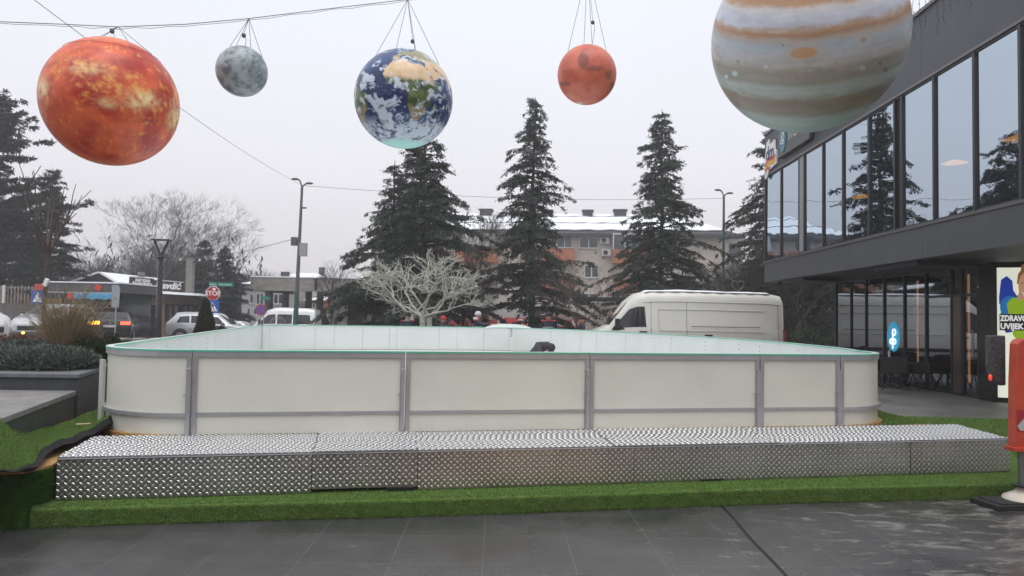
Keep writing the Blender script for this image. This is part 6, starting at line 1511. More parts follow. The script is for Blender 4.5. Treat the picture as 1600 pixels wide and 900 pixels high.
for (pa, pb, l) in ((720, 773, 'tan awning box above the red bank fascia, left one'), (836, 893, 'dusty pink awning box above the red bank fascia, right one')):
    xa_, yt = onb(pa, 480); xb_, y_0 = onb(pb, 500); aw = thing('awning_box', l, 'awning', fb @ Vector(((xa_ + xb_) / 2, y_0, .6)), 0, 'awning boxes over the bank front')
    m = MB(); fbox(m, fb, xa_, xb_, y_0, yt, .35, 1.1); m.build('panel', mat('tan_panel' + l[:3], (.30, .17, .11) if 'tan' in l else (.26, .18, .155), .75, var=.1), aw, world=True)
    m = MB(); fbox(m, fb, xa_ - .05, xb_ + .05, yt + .002, yt + .09, .33, 1.14); m.build('top_rail', M_trim, aw, world=True)

# ---- beige shop wall with pergola
VY = 40.0; vz = gz(5, VY)
vw = thing('shop_wall', 'beige wall with thin line emblem and VEMA lettering left of the white van', 'wall', (6, VY, vz))
fv = face_matrix((wx(916, VY), VY, vz), (1, .02, 0)); vt = at(930, 473, VY).z - vz; xR = wx(1075, VY) - wx(916, VY)
m = MB(); m.box(0, xR, 0, vt, -.35, 0, fv); m.build('wall', mat('beige_sign_wall', (.60, .52, .45), .75, var=.06, scale=1), vw, world=True)
m = MB(); m.box(-.04, xR, vt + .001, vt + .07, -.39, .04, fv); m.build('coping', M_wfr, vw, world=True)
xs = wx(929, VY) - wx(916, VY); zs = at(930, 500, VY).z - vz
text('letters', 'VEMA', mat('brown_ink', (.06, .045, .04), .6), vw, fv @ Matrix.Translation((xs, zs, .012)), .60, .01, bold=-.004, width=wx(956, VY) - wx(929, VY))
text('small_letters', 'tekstil', MATS['brown_ink'], vw, fv @ Matrix.Translation((wx(959, VY) - wx(916, VY), zs, .012)), .16, .01)
cx_ = wx(942, VY) - wx(916, VY); cy_ = at(942, 485, VY).z - vz; m = MB()
def PV(x, y): return fv @ Vector((cx_ + x, cy_ + y, .015))
for a in range(4):
    an = a * math.pi / 2; R2 = lambda x, y: PV(x * math.cos(an) - y * math.sin(an), x * math.sin(an) + y * math.cos(an)); m.tube([R2(-.06, .08), R2(-.05, .2), R2(0, .3), R2(.05, .2), R2(.06, .08)], .012, 4)
m.tube([PV(.07 * math.cos(k * .524), .07 * math.sin(k * .524)) for k in range(13)], .012, 4, cap=False); m.build('line_emblem', MATS['brown_ink'], vw, world=True)
pg = thing('pergola', 'dark flat beam pergola above the beige shop wall', 'pergola', (6, 43, vz))
PY = 43.0; xa_, xb_ = wx(914, PY), wx(1080, PY); z0_, z1_ = at(940, 471.5, PY).z, at(940, 464.5, PY).z
m = MB(); m.box(xa_, xb_, PY, PY + .15, z0_, z1_); m.box(xa_, xb_, PY + 2.6, PY + 2.75, z0_, z1_)
for k in range(9): x = xa_ + .2 + (xb_ - xa_ - .4) * k / 8; m.box(x - .04, x + .04, PY + .151, PY + 2.599, z0_ + .03, z1_ - .03)
m.build('beam_frame', M_dark, pg, world=True)
for k, px in enumerate((916, 949, 1000, 1070)):
    x = wx(px, PY); m = MB(); m.box(x - .07, x + .07, PY + .01, PY + .14, gz(x, PY), z0_ - .002); m.build('post', M_dark, pg, world=True)

# ---- concrete canopy (old station) and houses behind it
CY = 48.0; cz = gz(-14, CY)
cn = thing('concrete_canopy', 'grey concrete canopy with deep fascia and columns behind the white minibus', 'canopy', (-12, CY, cz))
xa_, xb_ = wx(391, CY, 3), wx(690, CY, 3); zt, zu = at(470, 434, CY).z, at(470, 455, CY).z
m = MB(); m.box(xa_, xb_, CY, CY + .35, zu, zt); m.box(xa_, xa_ + .35, CY + .351, CY + 8.6, zu, zt - .01); m.build('fascia', M_conc, cn, world=True)
m = MB(); m.box(xa_ + .36, xb_, CY + .36, CY + 8.6, zu + .25, zu + .55); m.build('roof_slab', M_concd, cn, world=True)
m = MB(); m.box(xa_, xb_, CY - .04, CY + 8.6, zt + .001, zt + .07); m.build('roof_snow', M_snow, cn, world=True)
for px, dy, wd2, mm in ((420, 3.5, .45, M_concd), (446, 6.8, .4, M_concd), (482, 7.0, .4, M_concd), (500, 5.5, .4, M_concd), (530, 1.2, 1.1, M_conc), (574, 2.5, .6, M_conc)):
    x = wx(px, CY + dy, 2); m = MB(); m.box(x - wd2 / 2, x + wd2 / 2, CY + dy - .2, CY + dy + .2, gz(x, CY), zu + .249); m.build('column', mm, cn, world=True)
m = MB(); m.box(wx(538, CY + 4), xb_, CY + 4, CY + 4.2, cz - .3, zu + .24); m.build('back_wall', mat('dark_render', (.035, .035, .038), .8), cn, world=True)
m = MB(); m.box(wx(422, CY + 7), wx(500, CY + 7), CY + 7, CY + 7.2, cz - .3, at(450, 482, CY + 7).z); m.build('parapet_wall', mat('dark_render2', (.05, .05, .055), .8), cn, world=True)
m = MB(); m.prism([(0, 0), (2.6, 0), (1.6, .5), (.9, 1.1), (.35, 2.1), (0, 3.0)], 0, .15, face_matrix((wx(500, CY + 4.5), CY + 4.5, cz), (1, 0, 0))); m.build('curved_stair_side', MATS['dark_render2'], cn, world=True)
m = MB(); m.tube([(wx(493, CY), CY - .1, zu + .1), (wx(493, CY), CY - .1, zu + .85)], .09, 8); m.build('downpipe', M_dark, cn, world=True)
def house(name, label, pxa, pxb, Y, py_eave, py_ridge, wallm, roofm, wins, depth=8, snow=True, group=None, hip=1.2, glassm=None):
    xa_, xb_ = wx(pxa, Y, 3), wx(pxb, Y, 3); z0 = gz((xa_ + xb_) / 2, Y) - .2; h = thing(name, label, 'house', ((xa_ + xb_) / 2, Y, z0), 0, group); ze, zr = at(pxa, py_eave, Y).z, at(pxa, py_ridge, Y + depth / 2).z
    m = MB(); m.box(xa_, xb_, Y, Y + depth, z0, ze); m.build('wall', wallm, h, world=True)
    q = .4; m = MB(); A = [(xa_ - q, Y - q, ze), (xb_ + q, Y - q, ze), (xb_ + q, Y + depth + q, ze), (xa_ - q, Y + depth + q, ze), (xa_ + hip, Y + depth / 2, zr), (xb_ - hip, Y + depth / 2, zr)]
    m.add(A, [(0, 1, 5, 4), (1, 2, 5), (2, 3, 4, 5), (3, 0, 4), (3, 2, 1, 0)]); rf = m.build('roof', roofm, h, world=True)
    if snow:
        m = MB(); B = [Vector(A[0]).lerp(Vector(A[4]), .08), Vector(A[1]).lerp(Vector(A[5]), .06), Vector(A[1]).lerp(Vector(A[5]), .95), Vector(A[0]).lerp(Vector(A[4]), .9)]; m.add([b + Vector((0, -.02, .06)) for b in B], [(0, 1, 2, 3)]); o = m.build('roof_snow', M_snow, rf, world=True); s_ = o.modifiers.new('s', 'SOLIDIFY'); s_.thickness = .06
    f2 = face_matrix((xa_, Y, z0), (1, 0, 0))
    for (a, b, t_, u_) in wins: window(h, f2, wx(a, Y, 2) - xa_, wx(b, Y, 2) - xa_, at(a, u_, Y).z - z0, at(a, t_, Y).z - z0, panes=1 if b - a < 9 else 2)
    x = xa_ + (xb_ - xa_) * .68; m = MB(); m.box(x - .35, x + .35, Y + depth / 2 - .6, Y + depth / 2 - .1, zr - .7, zr + .75); m.build('chimney', MATS['chimney_slate'], rf, world=True)
    return h
M_wh = mat('white_render', (.52, .52, .52), .85, var=.06, scale=1); M_tile = mat('orange_tiles', (.38, .13, .06), .8, var=.2, scale=4)
house('white_house', 'white house with tall windows seen under the left part of the concrete canopy', 378, 447, 66, 446, 436, M_wh, M_roofd, [(390, 396, 459, 474), (400, 412, 458, 476), (427, 442, 459, 475), (386, 392, 481, 492), (396, 402, 481, 492)])
house('snowy_roof_house', 'long house with low snow covered roof above the concrete canopy', 405, 520, 92, 438, 425, M_wh, M_roofd, [(430, 440, 450, 462), (470, 480, 452, 462)], depth=12, hip=4)
house('orange_house', 'small house with orange wall patch and snowy roof seen through the canopy columns', 478, 512, 70, 470, 462, mat('terracotta_wall', (.42, .16, .07), .8), M_tile, [(488, 493, 474, 482)])
house('orange_roof_house', 'small white house with orange tiled roof at the foot of the young tree', 504, 540, 64, 487, 479, M_wh, M_tile, [(512, 520, 492, 500)], snow=False)
house('snowy_roof_house', 'distant house with snowy roof right of the apartment block behind the green lamp', 1150, 1185, 85, 412, 404, M_wh, M_roofd, [(1155, 1163, 418, 430), (1168, 1176, 440, 452)], hip=.8)
house('snowy_roof_house', 'distant grey house at the right end of the concrete canopy roof', 540, 600, 95, 440, 430, M_concd, M_roofd, [(550, 558, 446, 456)], hip=2)

# ---- restaurant
RY0, RY1 = 40.0, 49.0
ra = Vector((wx(186, RY0, 2), RY0, 0)); rb2 = Vector((wx(319, RY1, 2), RY1, 0)); rz = gz(ra.x, RY0) - .25; ra.z = rb2.z = rz
fm, Ln = L2(ra, rb2)
rs_ = thing('restaurant', 'low peach walled fast food restaurant with brown doors, curtained windows and snow on the eaves', 'building', ((ra + rb2) / 2)[:])
M_peach = mat('peach_render', (.46, .29, .18), .85, var=.08, scale=2); M_brown = mat('dark_brown_wood', (.05, .028, .02), .6, var=.25, scale=5); M_fas = mat('brown_fascia', (.035, .022, .018), .6)
m = MB(); m.box(0, Ln, 0, 2.75, -8, 0, fm); m.build('wall', M_peach, rs_, world=True)
m = MB(); m.prism([(-.4, 3.05), (-.4, 2.76), (1.0, 2.76), (1.0, 3.05)], 0, 0.001, fm) if 0 else None
m = MB(); m.box(-.5, Ln + .8, 2.76, 2.95, -8.5, 1.1, fm); rf = m.build('roof', M_fas, rs_, world=True)
m = MB(); vs = []; n = 40
for i in range(n + 1): x_ = -.45 + (Ln + 1.2) * i / n; e = .02 * math.sin(i * 1.9); vs += [fm @ Vector((x_, 2.96, 1.16)), fm @ Vector((x_, 3.10 + e, 1.08)), fm @ Vector((x_, 3.12 + e, -7.8)), fm @ Vector((x_, 2.96, -8))]
m.add(vs, [(4 * i + k, 4 * i + k + 1, 4 * i + 5 + k, 4 * i + 4 + k) for i in range(n) for k in range(3)]); m.build('roof_snow', M_snow, rf, world=True, smooth=True)
x0, x1 = on(201, fm, Ln), on(243, fm, Ln)
m = MB(); m.box(x0, x1, .1, 2.3, .005, .08, fm); dr = m.build('entrance_doors', M_brown, rs_, world=True)
for k in range(2):
    for (ya, yb) in ((.3, 1.0), (1.1, 2.1)): m = MB(); xa_ = x0 + .12 + (x1 - x0) / 2 * k; m.box(xa_, xa_ + (x1 - x0) / 2 - .24, ya, yb, .081, .095, fm); m.build('door_glass', mat('brown_glass', (.035, .022, .02), .2), dr, world=True)
m = MB(); m.box((x0 + x1) / 2 + .2, (x0 + x1) / 2 + .6, 1.5, 1.68, .10, .11, fm); m.build('notice', M_white_t, dr, world=True)
x0, x1 = on(256, fm, Ln), on(314, fm, Ln); nW = 5
M_curt = mat('curtain', (.30, .31, .31), .8, var=.45, scale=2.2, stretch=(4, 4, .2))
for k in range(nW):
    a, b = x0 + (x1 - x0) * k / nW + .06, x0 + (x1 - x0) * (k + 1) / nW - .06; m = MB()
    for q in ((a, b, .9, .98), (a, b, 2.32, 2.4), (a, a + .08, .98, 2.32), (b - .08, b, .98, 2.32)): m.box(*q, .01, .09, fm)
    w_ = m.build('window', M_brown, rs_, world=True); m = MB(); m.box(a + .08, b - .08, .98, 2.32, .012, .03, fm); m.build('pane', M_wgl, w_, world=True)
    m = MB(); vs = []; cx0 = a + .1 + (b - a) * (.0 if k % 2 else .45)
    for i in range(13): vs += [fm @ Vector((cx0 + (b - a) * .04 * i * (1 - .2), 1.0, .036 + .012 * math.sin(i * 2))), fm @ Vector((cx0 + (b - a) * .04 * i, 2.3, .036 + .012 * math.sin(i * 2)))]
    m.add(vs, [(2 * i, 2 * i + 1, 2 * i + 3, 2 * i + 2) for i in range(12)]); m.build('curtain', M_curt, w_, world=True)
for x_ in (on(247, fm, Ln), on(318, fm, Ln) - .1, on(188, fm, Ln)): m = MB(); m.box(x_ - .16, x_ + .16, 0, 2.74, .003, .14, fm); m.build('pilaster', M_peach, rs_, world=True)
# raised gable behind with snow
g0 = wx(80, 44, 4); g1 = wx(196, 44, 4); zg, zr_ = at(85, 452, 44).z, at(150, 427, 44).z; xm = wx(155, 44, 4)
m = MB(); A = [(g0, 44, zg - .1), (xm, 44, zr_), (g1, 44, zg + .15), (g0, 52, zg - .1), (xm, 52, zr_), (g1, 52, zg + .15)]; m.add(A, [(0, 2, 1), (3, 4, 5), (0, 1, 4, 3), (1, 2, 5, 4), (0, 3, 5, 2)]); gb = m.build('gable_roof', M_fas, rs_, world=True)
m = MB(); m.box(g0, g1, 44.1, 51.9, gz(g0, 44), zg - .11); m.build('rear_wall', M_brown, rs_, world=True)
for (u, v) in (((.35, .95)), ): 
    for (a, b, s0, s1) in ((Vector(A[0]), Vector(A[1]), .42, .97), (Vector(A[2]), Vector(A[1]), .05, .95)):
        p, q = a.lerp(b, s0), a.lerp(b, s1); m = MB(); m.add([p + Vector((0, -.06, .02)), q + Vector((0, -.06, .02)), q + Vector((0, 7.5, .02)), p + Vector((0, 7.5, .02)), p + Vector((0, -.06, .16)), q + Vector((0, -.06, .14)), q + Vector((0, 7.5, .14)), p + Vector((0, 7.5, .16))], [(0, 1, 2, 3), (4, 5, 6, 7), (0, 1, 5, 4), (1, 2, 6, 5), (2, 3, 7, 6), (3, 0, 4, 7)]); m.build('gable_snow', M_snow, gb, world=True)
# rooftop sign
sg_ = thing('roof_sign', 'dark brown rooftop sign reading fast food and Kavdić in white', 'sign', ((ra + rb2) / 2 + Vector((0, 0, 3.1)))[:])
sgb = fm @ Matrix.Translation((0, 0, .4)); SL = Ln; SP = [(202, 288)]
sxa, sxb = on(202, sgb, Ln), on(285, sgb, Ln); zA = at(202, 452, (sgb @ Vector((sxa, 0, 0))).y).z - rz; zB = at(202, 433, (sgb @ Vector((sxa, 0, 0))).y).z - rz
m = MB(); m.box(sxa, sxb, 3.14, zB, -.12, 0, sgb); m.build('board', mat('sign_brown', (.04, .022, .02), .5), sg_, world=True)
hB = zB - 3.14; xd = on(237, sgb, Ln)
m = MB(); m.box(sxa, xd, zB + .001, zB + .06, -.14, .04, sgb); m.box(xd + .1, sxb, zB - .06, zB - .0, .002, .02, sgb); m.build('edge_trim', M_wfr, sg_, world=True)
tw_ = xd - sxa
text('letters', 'FAST FOOD', M_white_t, sg_, sgb @ Matrix.Translation((sxa + tw_ * .18, 3.14 + hB * .68, .01)), hB * .34, .02, width=tw_ * .66, bold=.012)
text('letters', 'ĆEVABDŽINICA', M_white_t, sg_, sgb @ Matrix.Translation((sxa + tw_ * .05, 3.14 + hB * .36, .01)), hB * .34, .02, width=tw_ * .9, bold=.012)
text('phone_number', '062 05 05 00', mat('pinkish_letters', (.70, .40, .38), .5), sg_, sgb @ Matrix.Translation((sxa + tw_ * .06, 3.14 + hB * .06, .01)), hB * .32, .02, width=tw_ * .88, bold=.02)
text('name_letters', 'Kavdić', M_white_t, sg_, sgb @ Matrix.Translation((xd + .2, 3.14 + hB * .26, .01)), hB * .85, .02, width=(sxb - xd) * .85, shear=.25, bold=.02)
m = MB(); m.box(sxa + tw_ * .35, sxa + tw_ * .6, zB + .061, zB + .34, -.1, .0, sgb); m.build('lamp_box', M_conc, sg_, world=True)
for x_ in (sxa + .5, xd, sxb - .5): m = MB(); m.box(x_ - .04, x_ + .04, 3.125, 3.5, -.4, -.121, sgb); m.build('support', M_dark, sg_, world=True)

# ---- awning kiosk in front of it
KY = 34.0; ka, kb2 = wx(72, KY, 2.4), wx(184, KY, 2.4); kz = gz(ka, KY)
ks = thing('kiosk', 'dark glazed kiosk with grey sign band and navy and light blue awnings', 'kiosk', ((ka + kb2) / 2, KY + 1, kz)); zt, zm, zq = at(120, 442, KY).z, at(120, 456, KY).z, at(120, 467, KY).z
m = MB(); m.box(ka + .2, kb2 - .2, KY + .9, KY + 3.6, kz, zm); m.build('cabin', mat('kiosk_glass', (.014, .018, .018), .15, var=.5, scale=1.1), ks, world=True)
m = MB(); m.box(ka, kb2, KY, KY + 3.8, zm, zt); bd = m.build('sign_band', mat('kiosk_band', (.085, .085, .09), .5, var=.25, scale=1.2), ks, world=True)
m = MB(); m.box(ka - .05, kb2 + .05, KY - .05, KY + 3.9, zt + .001, zt + .06); m.build('roof_snow', M_snow, ks, world=True)
m = MB(); m.box(ka, kb2, KY - .03, KY + .01, zm - .06, zm - .002); m.build('silver_rail', M_alu, ks, world=True)
xs_ = [ka + .3, wx(104, KY), wx(122, KY), kb2]
for (a, b, c, nm) in ((xs_[0], xs_[2] - .4, (.012, .014, .035), 'navy_awning'), (xs_[2] - .2, xs_[3], (.06, .30, .50), 'light_blue_awning')):
    m = MB(); n = 10; vs = []
    for i in range(n + 1): x_ = a + (b - a) * i / n; vs += [(x_, KY - .02, zm - .065), (x_, KY - .32, zq + .22 + .03 * math.sin(i * 2.2)), (x_, KY - .34, zq + .04 * math.sin(i * 2.2))]
    m.add(vs, [(3 * i + k, 3 * i + k + 1, 3 * i + 4 + k, 3 * i + 3 + k) for i in range(n) for k in range(2)]); m.build(nm, mat(nm, c, .7, var=.15), ks, world=True)
for x_ in (wx(152, KY), wx(116, KY)): m = MB(); m.lathe([(.16, 0), (.16, .02)], 14, (0, 0, 0)); m.v = [(x_ + v[0], KY - .36 + v[2] if x_ < wx(140, KY) else KY - .02 + v[2] * -1, (zq + .12 if x_ < wx(140, KY) else (zm + zt) / 2) + v[1]) for v in m.v]; m.build('red_roundel', mat('roundel_red', (.6, .05, .03), .5), ks, world=True)
for k in range(9): x_ = ka + .25 + (kb2 - ka - .5) * k / 8; m = MB(); m.box(x_ - .03, x_ + .03, KY + .86, KY + .9, kz, zm); m.build('window_post', M_dark, ks, world=True)
for k in range(14):
    x_ = ka + .5 + (kb2 - ka - 1.0) * random.random(); z_ = kz + .9 + random.random() * 1.1; m = MB(); m.box(x_ - .13, x_ + .13, KY + .83, KY + .84, z_ - .07, z_ + .07); m.build('menu_sheet', mat('menu_sheet', (.10, .13, .12), .5), ks, world=True)
# ---- picket fence at far left
FY = 40.0; fa, fb_ = wx(-60, FY), wx(58, FY); zt, zl = at(20, 446, FY).z, at(20, 474, FY).z
fn = thing('picket_fence', 'weathered pale vertical picket fence at the left in front of the dark conifers', 'fence', ((fa + fb_) / 2, FY, gz(fa, FY)))
M_pick = mat('weathered_wood', (.22, .20, .185), .85, var=.3, scale=3)
m = MB(); x_ = fa
while x_ < fb_: m.box(x_, x_ + .085, FY, FY + .03, zl, zt + random.uniform(-.04, .04)); x_ += .19
m.build('pickets', M_pick, fn, world=True); m = MB()
for z_ in (zl + .12, zt - .2): m.box(fa, fb_, FY + .035, FY + .09, z_, z_ + .08)
m.build('rails', M_brown, fn, world=True); m = MB(); m.box(fa, fb_, FY - .05, FY + .2, gz(fa, FY), zl - .02); m.build('base_wall', M_concd, fn, world=True)
x_ = wx(4, FY - .2); m = MB(); m.box(x_ - .07, x_ + .07, FY - .2, FY - .1, zl, zt); m.build('post', M_wfr, fn, world=True)

# ================================================================== LAMPS, SIGNS, WIRES
def lamp(name, label, px, Y, ptop, pyt, low, col, hl, lean, group='tall street lamps'):
    X = wx(px, Y, 1.2); z0 = gz(X, Y); top = at(ptop, pyt, Y); t = thing(name, label, 'street lamp', (X, Y, z0), 0, group); T = top - Vector((X, Y, z0)); m = MB()
    m.tube([(0, 0, 0), T * .35], [.15, .12], 12); m.build('lower_pole', low, t, smooth=True); m = MB(); m.tube([T * .351, T], [.105, .065], 12); m.build('upper_pole', col, t, smooth=True)
    for sgn, up in ((-1, hl), (1, hl * .35)):
        m = MB(); q = [T, T + Vector((sgn * .12, 0, up * .5)), T + Vector((sgn * .22, 0, up)), T + Vector((sgn * .45, 0, up + .12))]; m.tube([T + (v - T) * .55 for v in q], .04, 8); m.build('arm', col, t, smooth=True)
        m = MB(); m.ball(T + Vector((sgn * .38, 0, up * .55 + .08)), .21, 12, (1, .5, .3)); m.build('lamp_head', mat('lamp_head', (.10, .10, .10), .4, .4), t, smooth=True)
    return t, T
M_gp = mat('green_paint_pole', (.03, .10, .075), .6, var=.25, scale=5); M_gr = mat('grey_pole', (.10, .10, .10), .6, var=.2, scale=5)
lt, LT = lamp('street_lamp', 'tall leaning grey street lamp with green foot in front of the concrete canopy', 461, 38, 472, 292, M_gp, M_gr, .6, 0)
m = MB(); q = LT * .60; m.box(q.x + .04, q.x + .42, -.12, .12, q.z - .25, q.z + .45); m.build('junction_box', mat('pale_box', (.35, .35, .34), .6), lt, bevel=.02)
m = MB(); m.box(q.x - .42, q.x - .1, -.1, .1, q.z + .3, q.z + .75); m.build('small_box', M_gr, lt, bevel=.02)
m = MB(); m.tube([LT * .87, LT * .87 + Vector((.28, 0, 0))], .05, 6); m.build('bracket', M_gr, lt)
lt2, LT2 = lamp('street_lamp', 'tall green street lamp between the pointed cedar and the dark building', 1130, 44, 1131, 306, M_gp, M_gp, .5, 0)
# dark decorative lamp with a string of lights
Y = 27.5; X = wx(248, Y, 1.2); z0 = gz(X, Y); t = thing('decorative_lamp', 'black Y shaped street lamp wrapped with small white lights in front of the restaurant', 'street lamp', (X, Y, z0)); tz = at(251, 402, Y).z - z0; tt = at(251, 376, Y).z - z0
m = MB(); m.tube([(0, 0, 0), (0, 0, tz)], [.115, .085], 14); m.build('pole', M_dark, t, smooth=True); m = MB(); m.lathe([(.12, tz - .05), (.15, tz), (.11, tz + .08)], 14); m.build('collar', M_dark, t, smooth=True)
for sgn in (-1, 1): m = MB(); m.bar((0, 0, tz + .05), (sgn * .27, 0, tt), .07, .07); m.build('arm', M_dark, t)
m = MB(); m.box(-.34, .34, -.16, .16, tt, tt + .05); m.build('lamp_head', M_dark, t, bevel=.01)
m = MB(); m.tube([(.12 * math.cos(k * .9), .12 * math.sin(k * .9), .8 + k * (tz - 1.1) / 90) for k in range(91)], .004, 3, cap=False); lw_ = m.build('light_string', M_cable, t)
for k in range(0, 91, 1):
    pass
m = MB()
for k in range(150): a = k * 2.39; z_ = 1.2 + k * (tz - 1.35) / 150; m.ball((.118 * math.cos(a), .118 * math.sin(a), z_), .012, 5)
m.build('light_bulbs', mat('bulb_white', (.7, .7, .72), .4), lw_)
# stop sign pole
Y = 31.0; X = wx(339, Y, 2.4); z0 = gz(X, Y); t = thing('stop_sign', 'red stop sign with blue crossing sign below and green street name plates on top', 'sign', (X, Y - .4, z0)); Yf = Y - .4
def zz(py): return at(339, py, Yf).z - z0
m = MB(); m.tube([(0, .03, 0), (0, .03, zz(442))], .032, 8); m.build('post', M_alu, t, smooth=True)
cz_ = zz(458.5); r = .30; M_sr = mat('stop_red', (.42, .02, .025), .4); fS = Matrix.Translation((0, 0, 0)) @ Matrix(((1, 0, 0, 0), (0, 0, -1, 0), (0, 1, 0, 0), (0, 0, 0, 1)))
oc = lambda r: [(r * math.cos(math.pi / 8 + k * math.pi / 4), cz_ + r * math.sin(math.pi / 8 + k * math.pi / 4)) for k in range(8)]
m = MB(); m.prism(oc(r * 1.07), 0, .02, fS); pn2 = m.build('white_rim', M_white_t, t); m = MB(); m.prism(oc(r * .99), .021, .026, fS); m.build('octagon', M_sr, pn2)
text('letters', 'STOP', M_white_t, pn2, fS @ Matrix.Translation((0, cz_ - .09, .029)), .27, .004, world=False, align='CENTER', bold=.006, width=None)
m = MB(); m.ball((.05, -.04, cz_ + .17), .07, 8, (1, .25, .8)); m.build('stuck_snow', M_snow, pn2, smooth=True)
cy_ = zz(479); h_ = (zz(469) - zz(489)) / 2
m = MB(); m.box(-h_, h_, -.02, -.0, cy_ - h_, cy_ + h_); bl = m.build('blue_panel', mat('sign_blue_panel', (.02, .10, .45), .4), t); m = MB(); m.prism([(-h_ * .8, cy_ - h_ * .75), (h_ * .8, cy_ - h_ * .75), (0, cy_ + h_ * .75)], .021, .025, fS); m.build('white_triangle', M_white_t, bl)
m = MB(); B = M_black
m.prism([(-.03, cy_ - .02), (.05, cy_ - .02), (.04, cy_ + .10), (-.02, cy_ + .10)], .026, .028, fS); m.prism([(.01 + .028 * math.cos(k), cy_ + .135 + .028 * math.sin(k)) for k in range(6)], .026, .028, fS)
for (a, b, c, d) in ((-.02, -.03, -.12, -.19), (.03, -.03, .10, -.19), (-.02, .08, -.08, .0), (.04, .08, .09, .01)): m.prism([(a - .013, cy_ + b), (a + .013, cy_ + b), (c + .013, cy_ + d), (c - .013, cy_ + d)], .026, .028, fS)
m.build('walking_figure', B, bl)
for (pa, pb, tx, py0, py1) in ((327, 339.5, 'Bolnička', 440.5, 447.5), (341, 365, 'Vidovdanska', 441, 447.5)):
    a, b = wx(pa, Yf, 3) - X, wx(pb, Yf, 3) - X; z1_, z0_ = zz(py0), zz(py1); m = MB(); m.box(a, b, -.015, .0, z0_, z1_); pp = m.build('street_name_plate', mat('plate_green', (.02, .22, .15), .4), t)
    text('letters', tx, M_white_t, pp, fS @ Matrix.Translation((a + .03, z0_ + .05, .018)), .11, .003, world=False, width=(b - a) * .85)
# other small signs
def round_sign(name, label, px, py, Y, r, kind):
    X = wx(px, Y, 2); z0 = gz(X, Y); c = at(px, py, Y).z - z0; t = thing(name, label, 'sign', (X, Y, z0)); m = MB(); m.tube([(0, .03, 0), (0, .03, c + r)], .03, 8); m.build('post', M_alu, t)
    if kind == 'nopark':
        C_ = lambda q: [(q * math.cos(k * math.pi / 12), c + q * math.sin(k * math.pi / 12)) for k in range(24)]
        m = MB(); m.prism(C_(r), 0, .02, fS); pn = m.build('red_ring', M_sr, t); m = MB(); m.prism(C_(r * .78), .021, .025, fS); m.build('blue_disc', MATS['sign_blue_panel'], pn)
        for sg in (-1, 1): m = MB(); m.prism([(-r * .62, c - sg * r * .5), (-r * .5, c - sg * r * .62), (r * .62, c + sg * r * .5), (r * .5, c + sg * r * .62)], .026, .030, fS); m.build('red_bar', M_sr, pn)
    return t, c
round_sign('no_stopping_sign', 'round blue and red no stopping sign left of the white minibus', 408, 484, 42, .33, 'nopark')
t, c = round_sign('green_direction_sign', 'small dark green plate sign on a post in front of the white house', 412, 466, 44, .1, ''); m = MB(); m.box(-.15, .38, -.02, 0, c - .1, c + .1); m.build('plate', MATS['plate_green'], t)
t, c = round_sign('crossing_sign', 'blue crossing sign with red plate on top at the end of the picket fence', 59, 459, 36, .1, '')
m = MB(); m.box(-.32, .32, -.02, 0, c - .48, c + .16); bl = m.build('blue_panel', MATS['sign_blue_panel'], t); m = MB(); m.prism([(-.24, c - .40), (.24, c - .40), (0, c + .08)], .021, .025, fS); m.build('white_triangle', M_white_t, bl); m = MB(); m.box(-.18, .32, -.02, 0, c + .18, c + .5); m.build('red_plate', mat('red_plate', (.5, .06, .06), .5), t)
t, c = round_sign('rounded_panel_sign', 'tall rounded grey panel sign at the right end of the kiosk', 181, 463, 32, .5, ''); m = MB(); m.prism([(-.18, c - .5), (.14, c - .5), (.18, c + .3), (.1, c + .5), (-.18, c + .5)], 0, .03, fS); m.build('panel', mat('pale_sign', (.30, .33, .35), .5), t)
# utility pole
Y = 49; X = wx(298, Y, 5); t = thing('utility_pole', 'square concrete utility pole rising behind the rooftop sign', 'pole', (X, Y, gz(X, Y))); zt = at(298, 404, Y).z - gz(X, Y); m = MB(); m.box(-.22, .22, -.2, .2, 0, zt); m.build('shaft', mat('pole_concrete', (.20, .19, .165), .85, var=.2, scale=2), t, bevel=.02)
m = MB(); m.box(-.8, .8, -.07, .07, zt - .3, zt - .18); m.build('cross_arm', M_dark, t)
for x_ in (-.7, -.1, .6): m = MB(); m.lathe([(.05, 0), (.08, .06), (.05, .14), (.02, .2)], 8, (x_, 0, zt - .179)); m.build('insulator', M_wfr, t)
def wire(label, pts_, r=.012): m = MB(); m.tube(pts_, r, 4, cap=False); tag(m.build('overhead_wire', M_cable), label, 'wire', 'thin overhead wires')
def sagw(a, b, s, n=14): return [Vector(a).lerp(Vector(b), k / n) - Vector((0, 0, s * math.sin(math.pi * k / n))) for k in range(n + 1)]
lp = at(472, 290, 38)
wire('thin wire from the tall grey lamp up past the orange sun to the top left', sagw(lp, at(30, -18, 13), .25), .008)
wire('thin wire sloping left from the middle of the tall grey lamp', sagw(at(468, 371, 38), at(250, 408, 50), .3), .014)
wire('thin wire between the two tall street lamps across the cedars', sagw(lp + Vector((0, 0, 0)), at(1131, 310, 44), .35), .010)
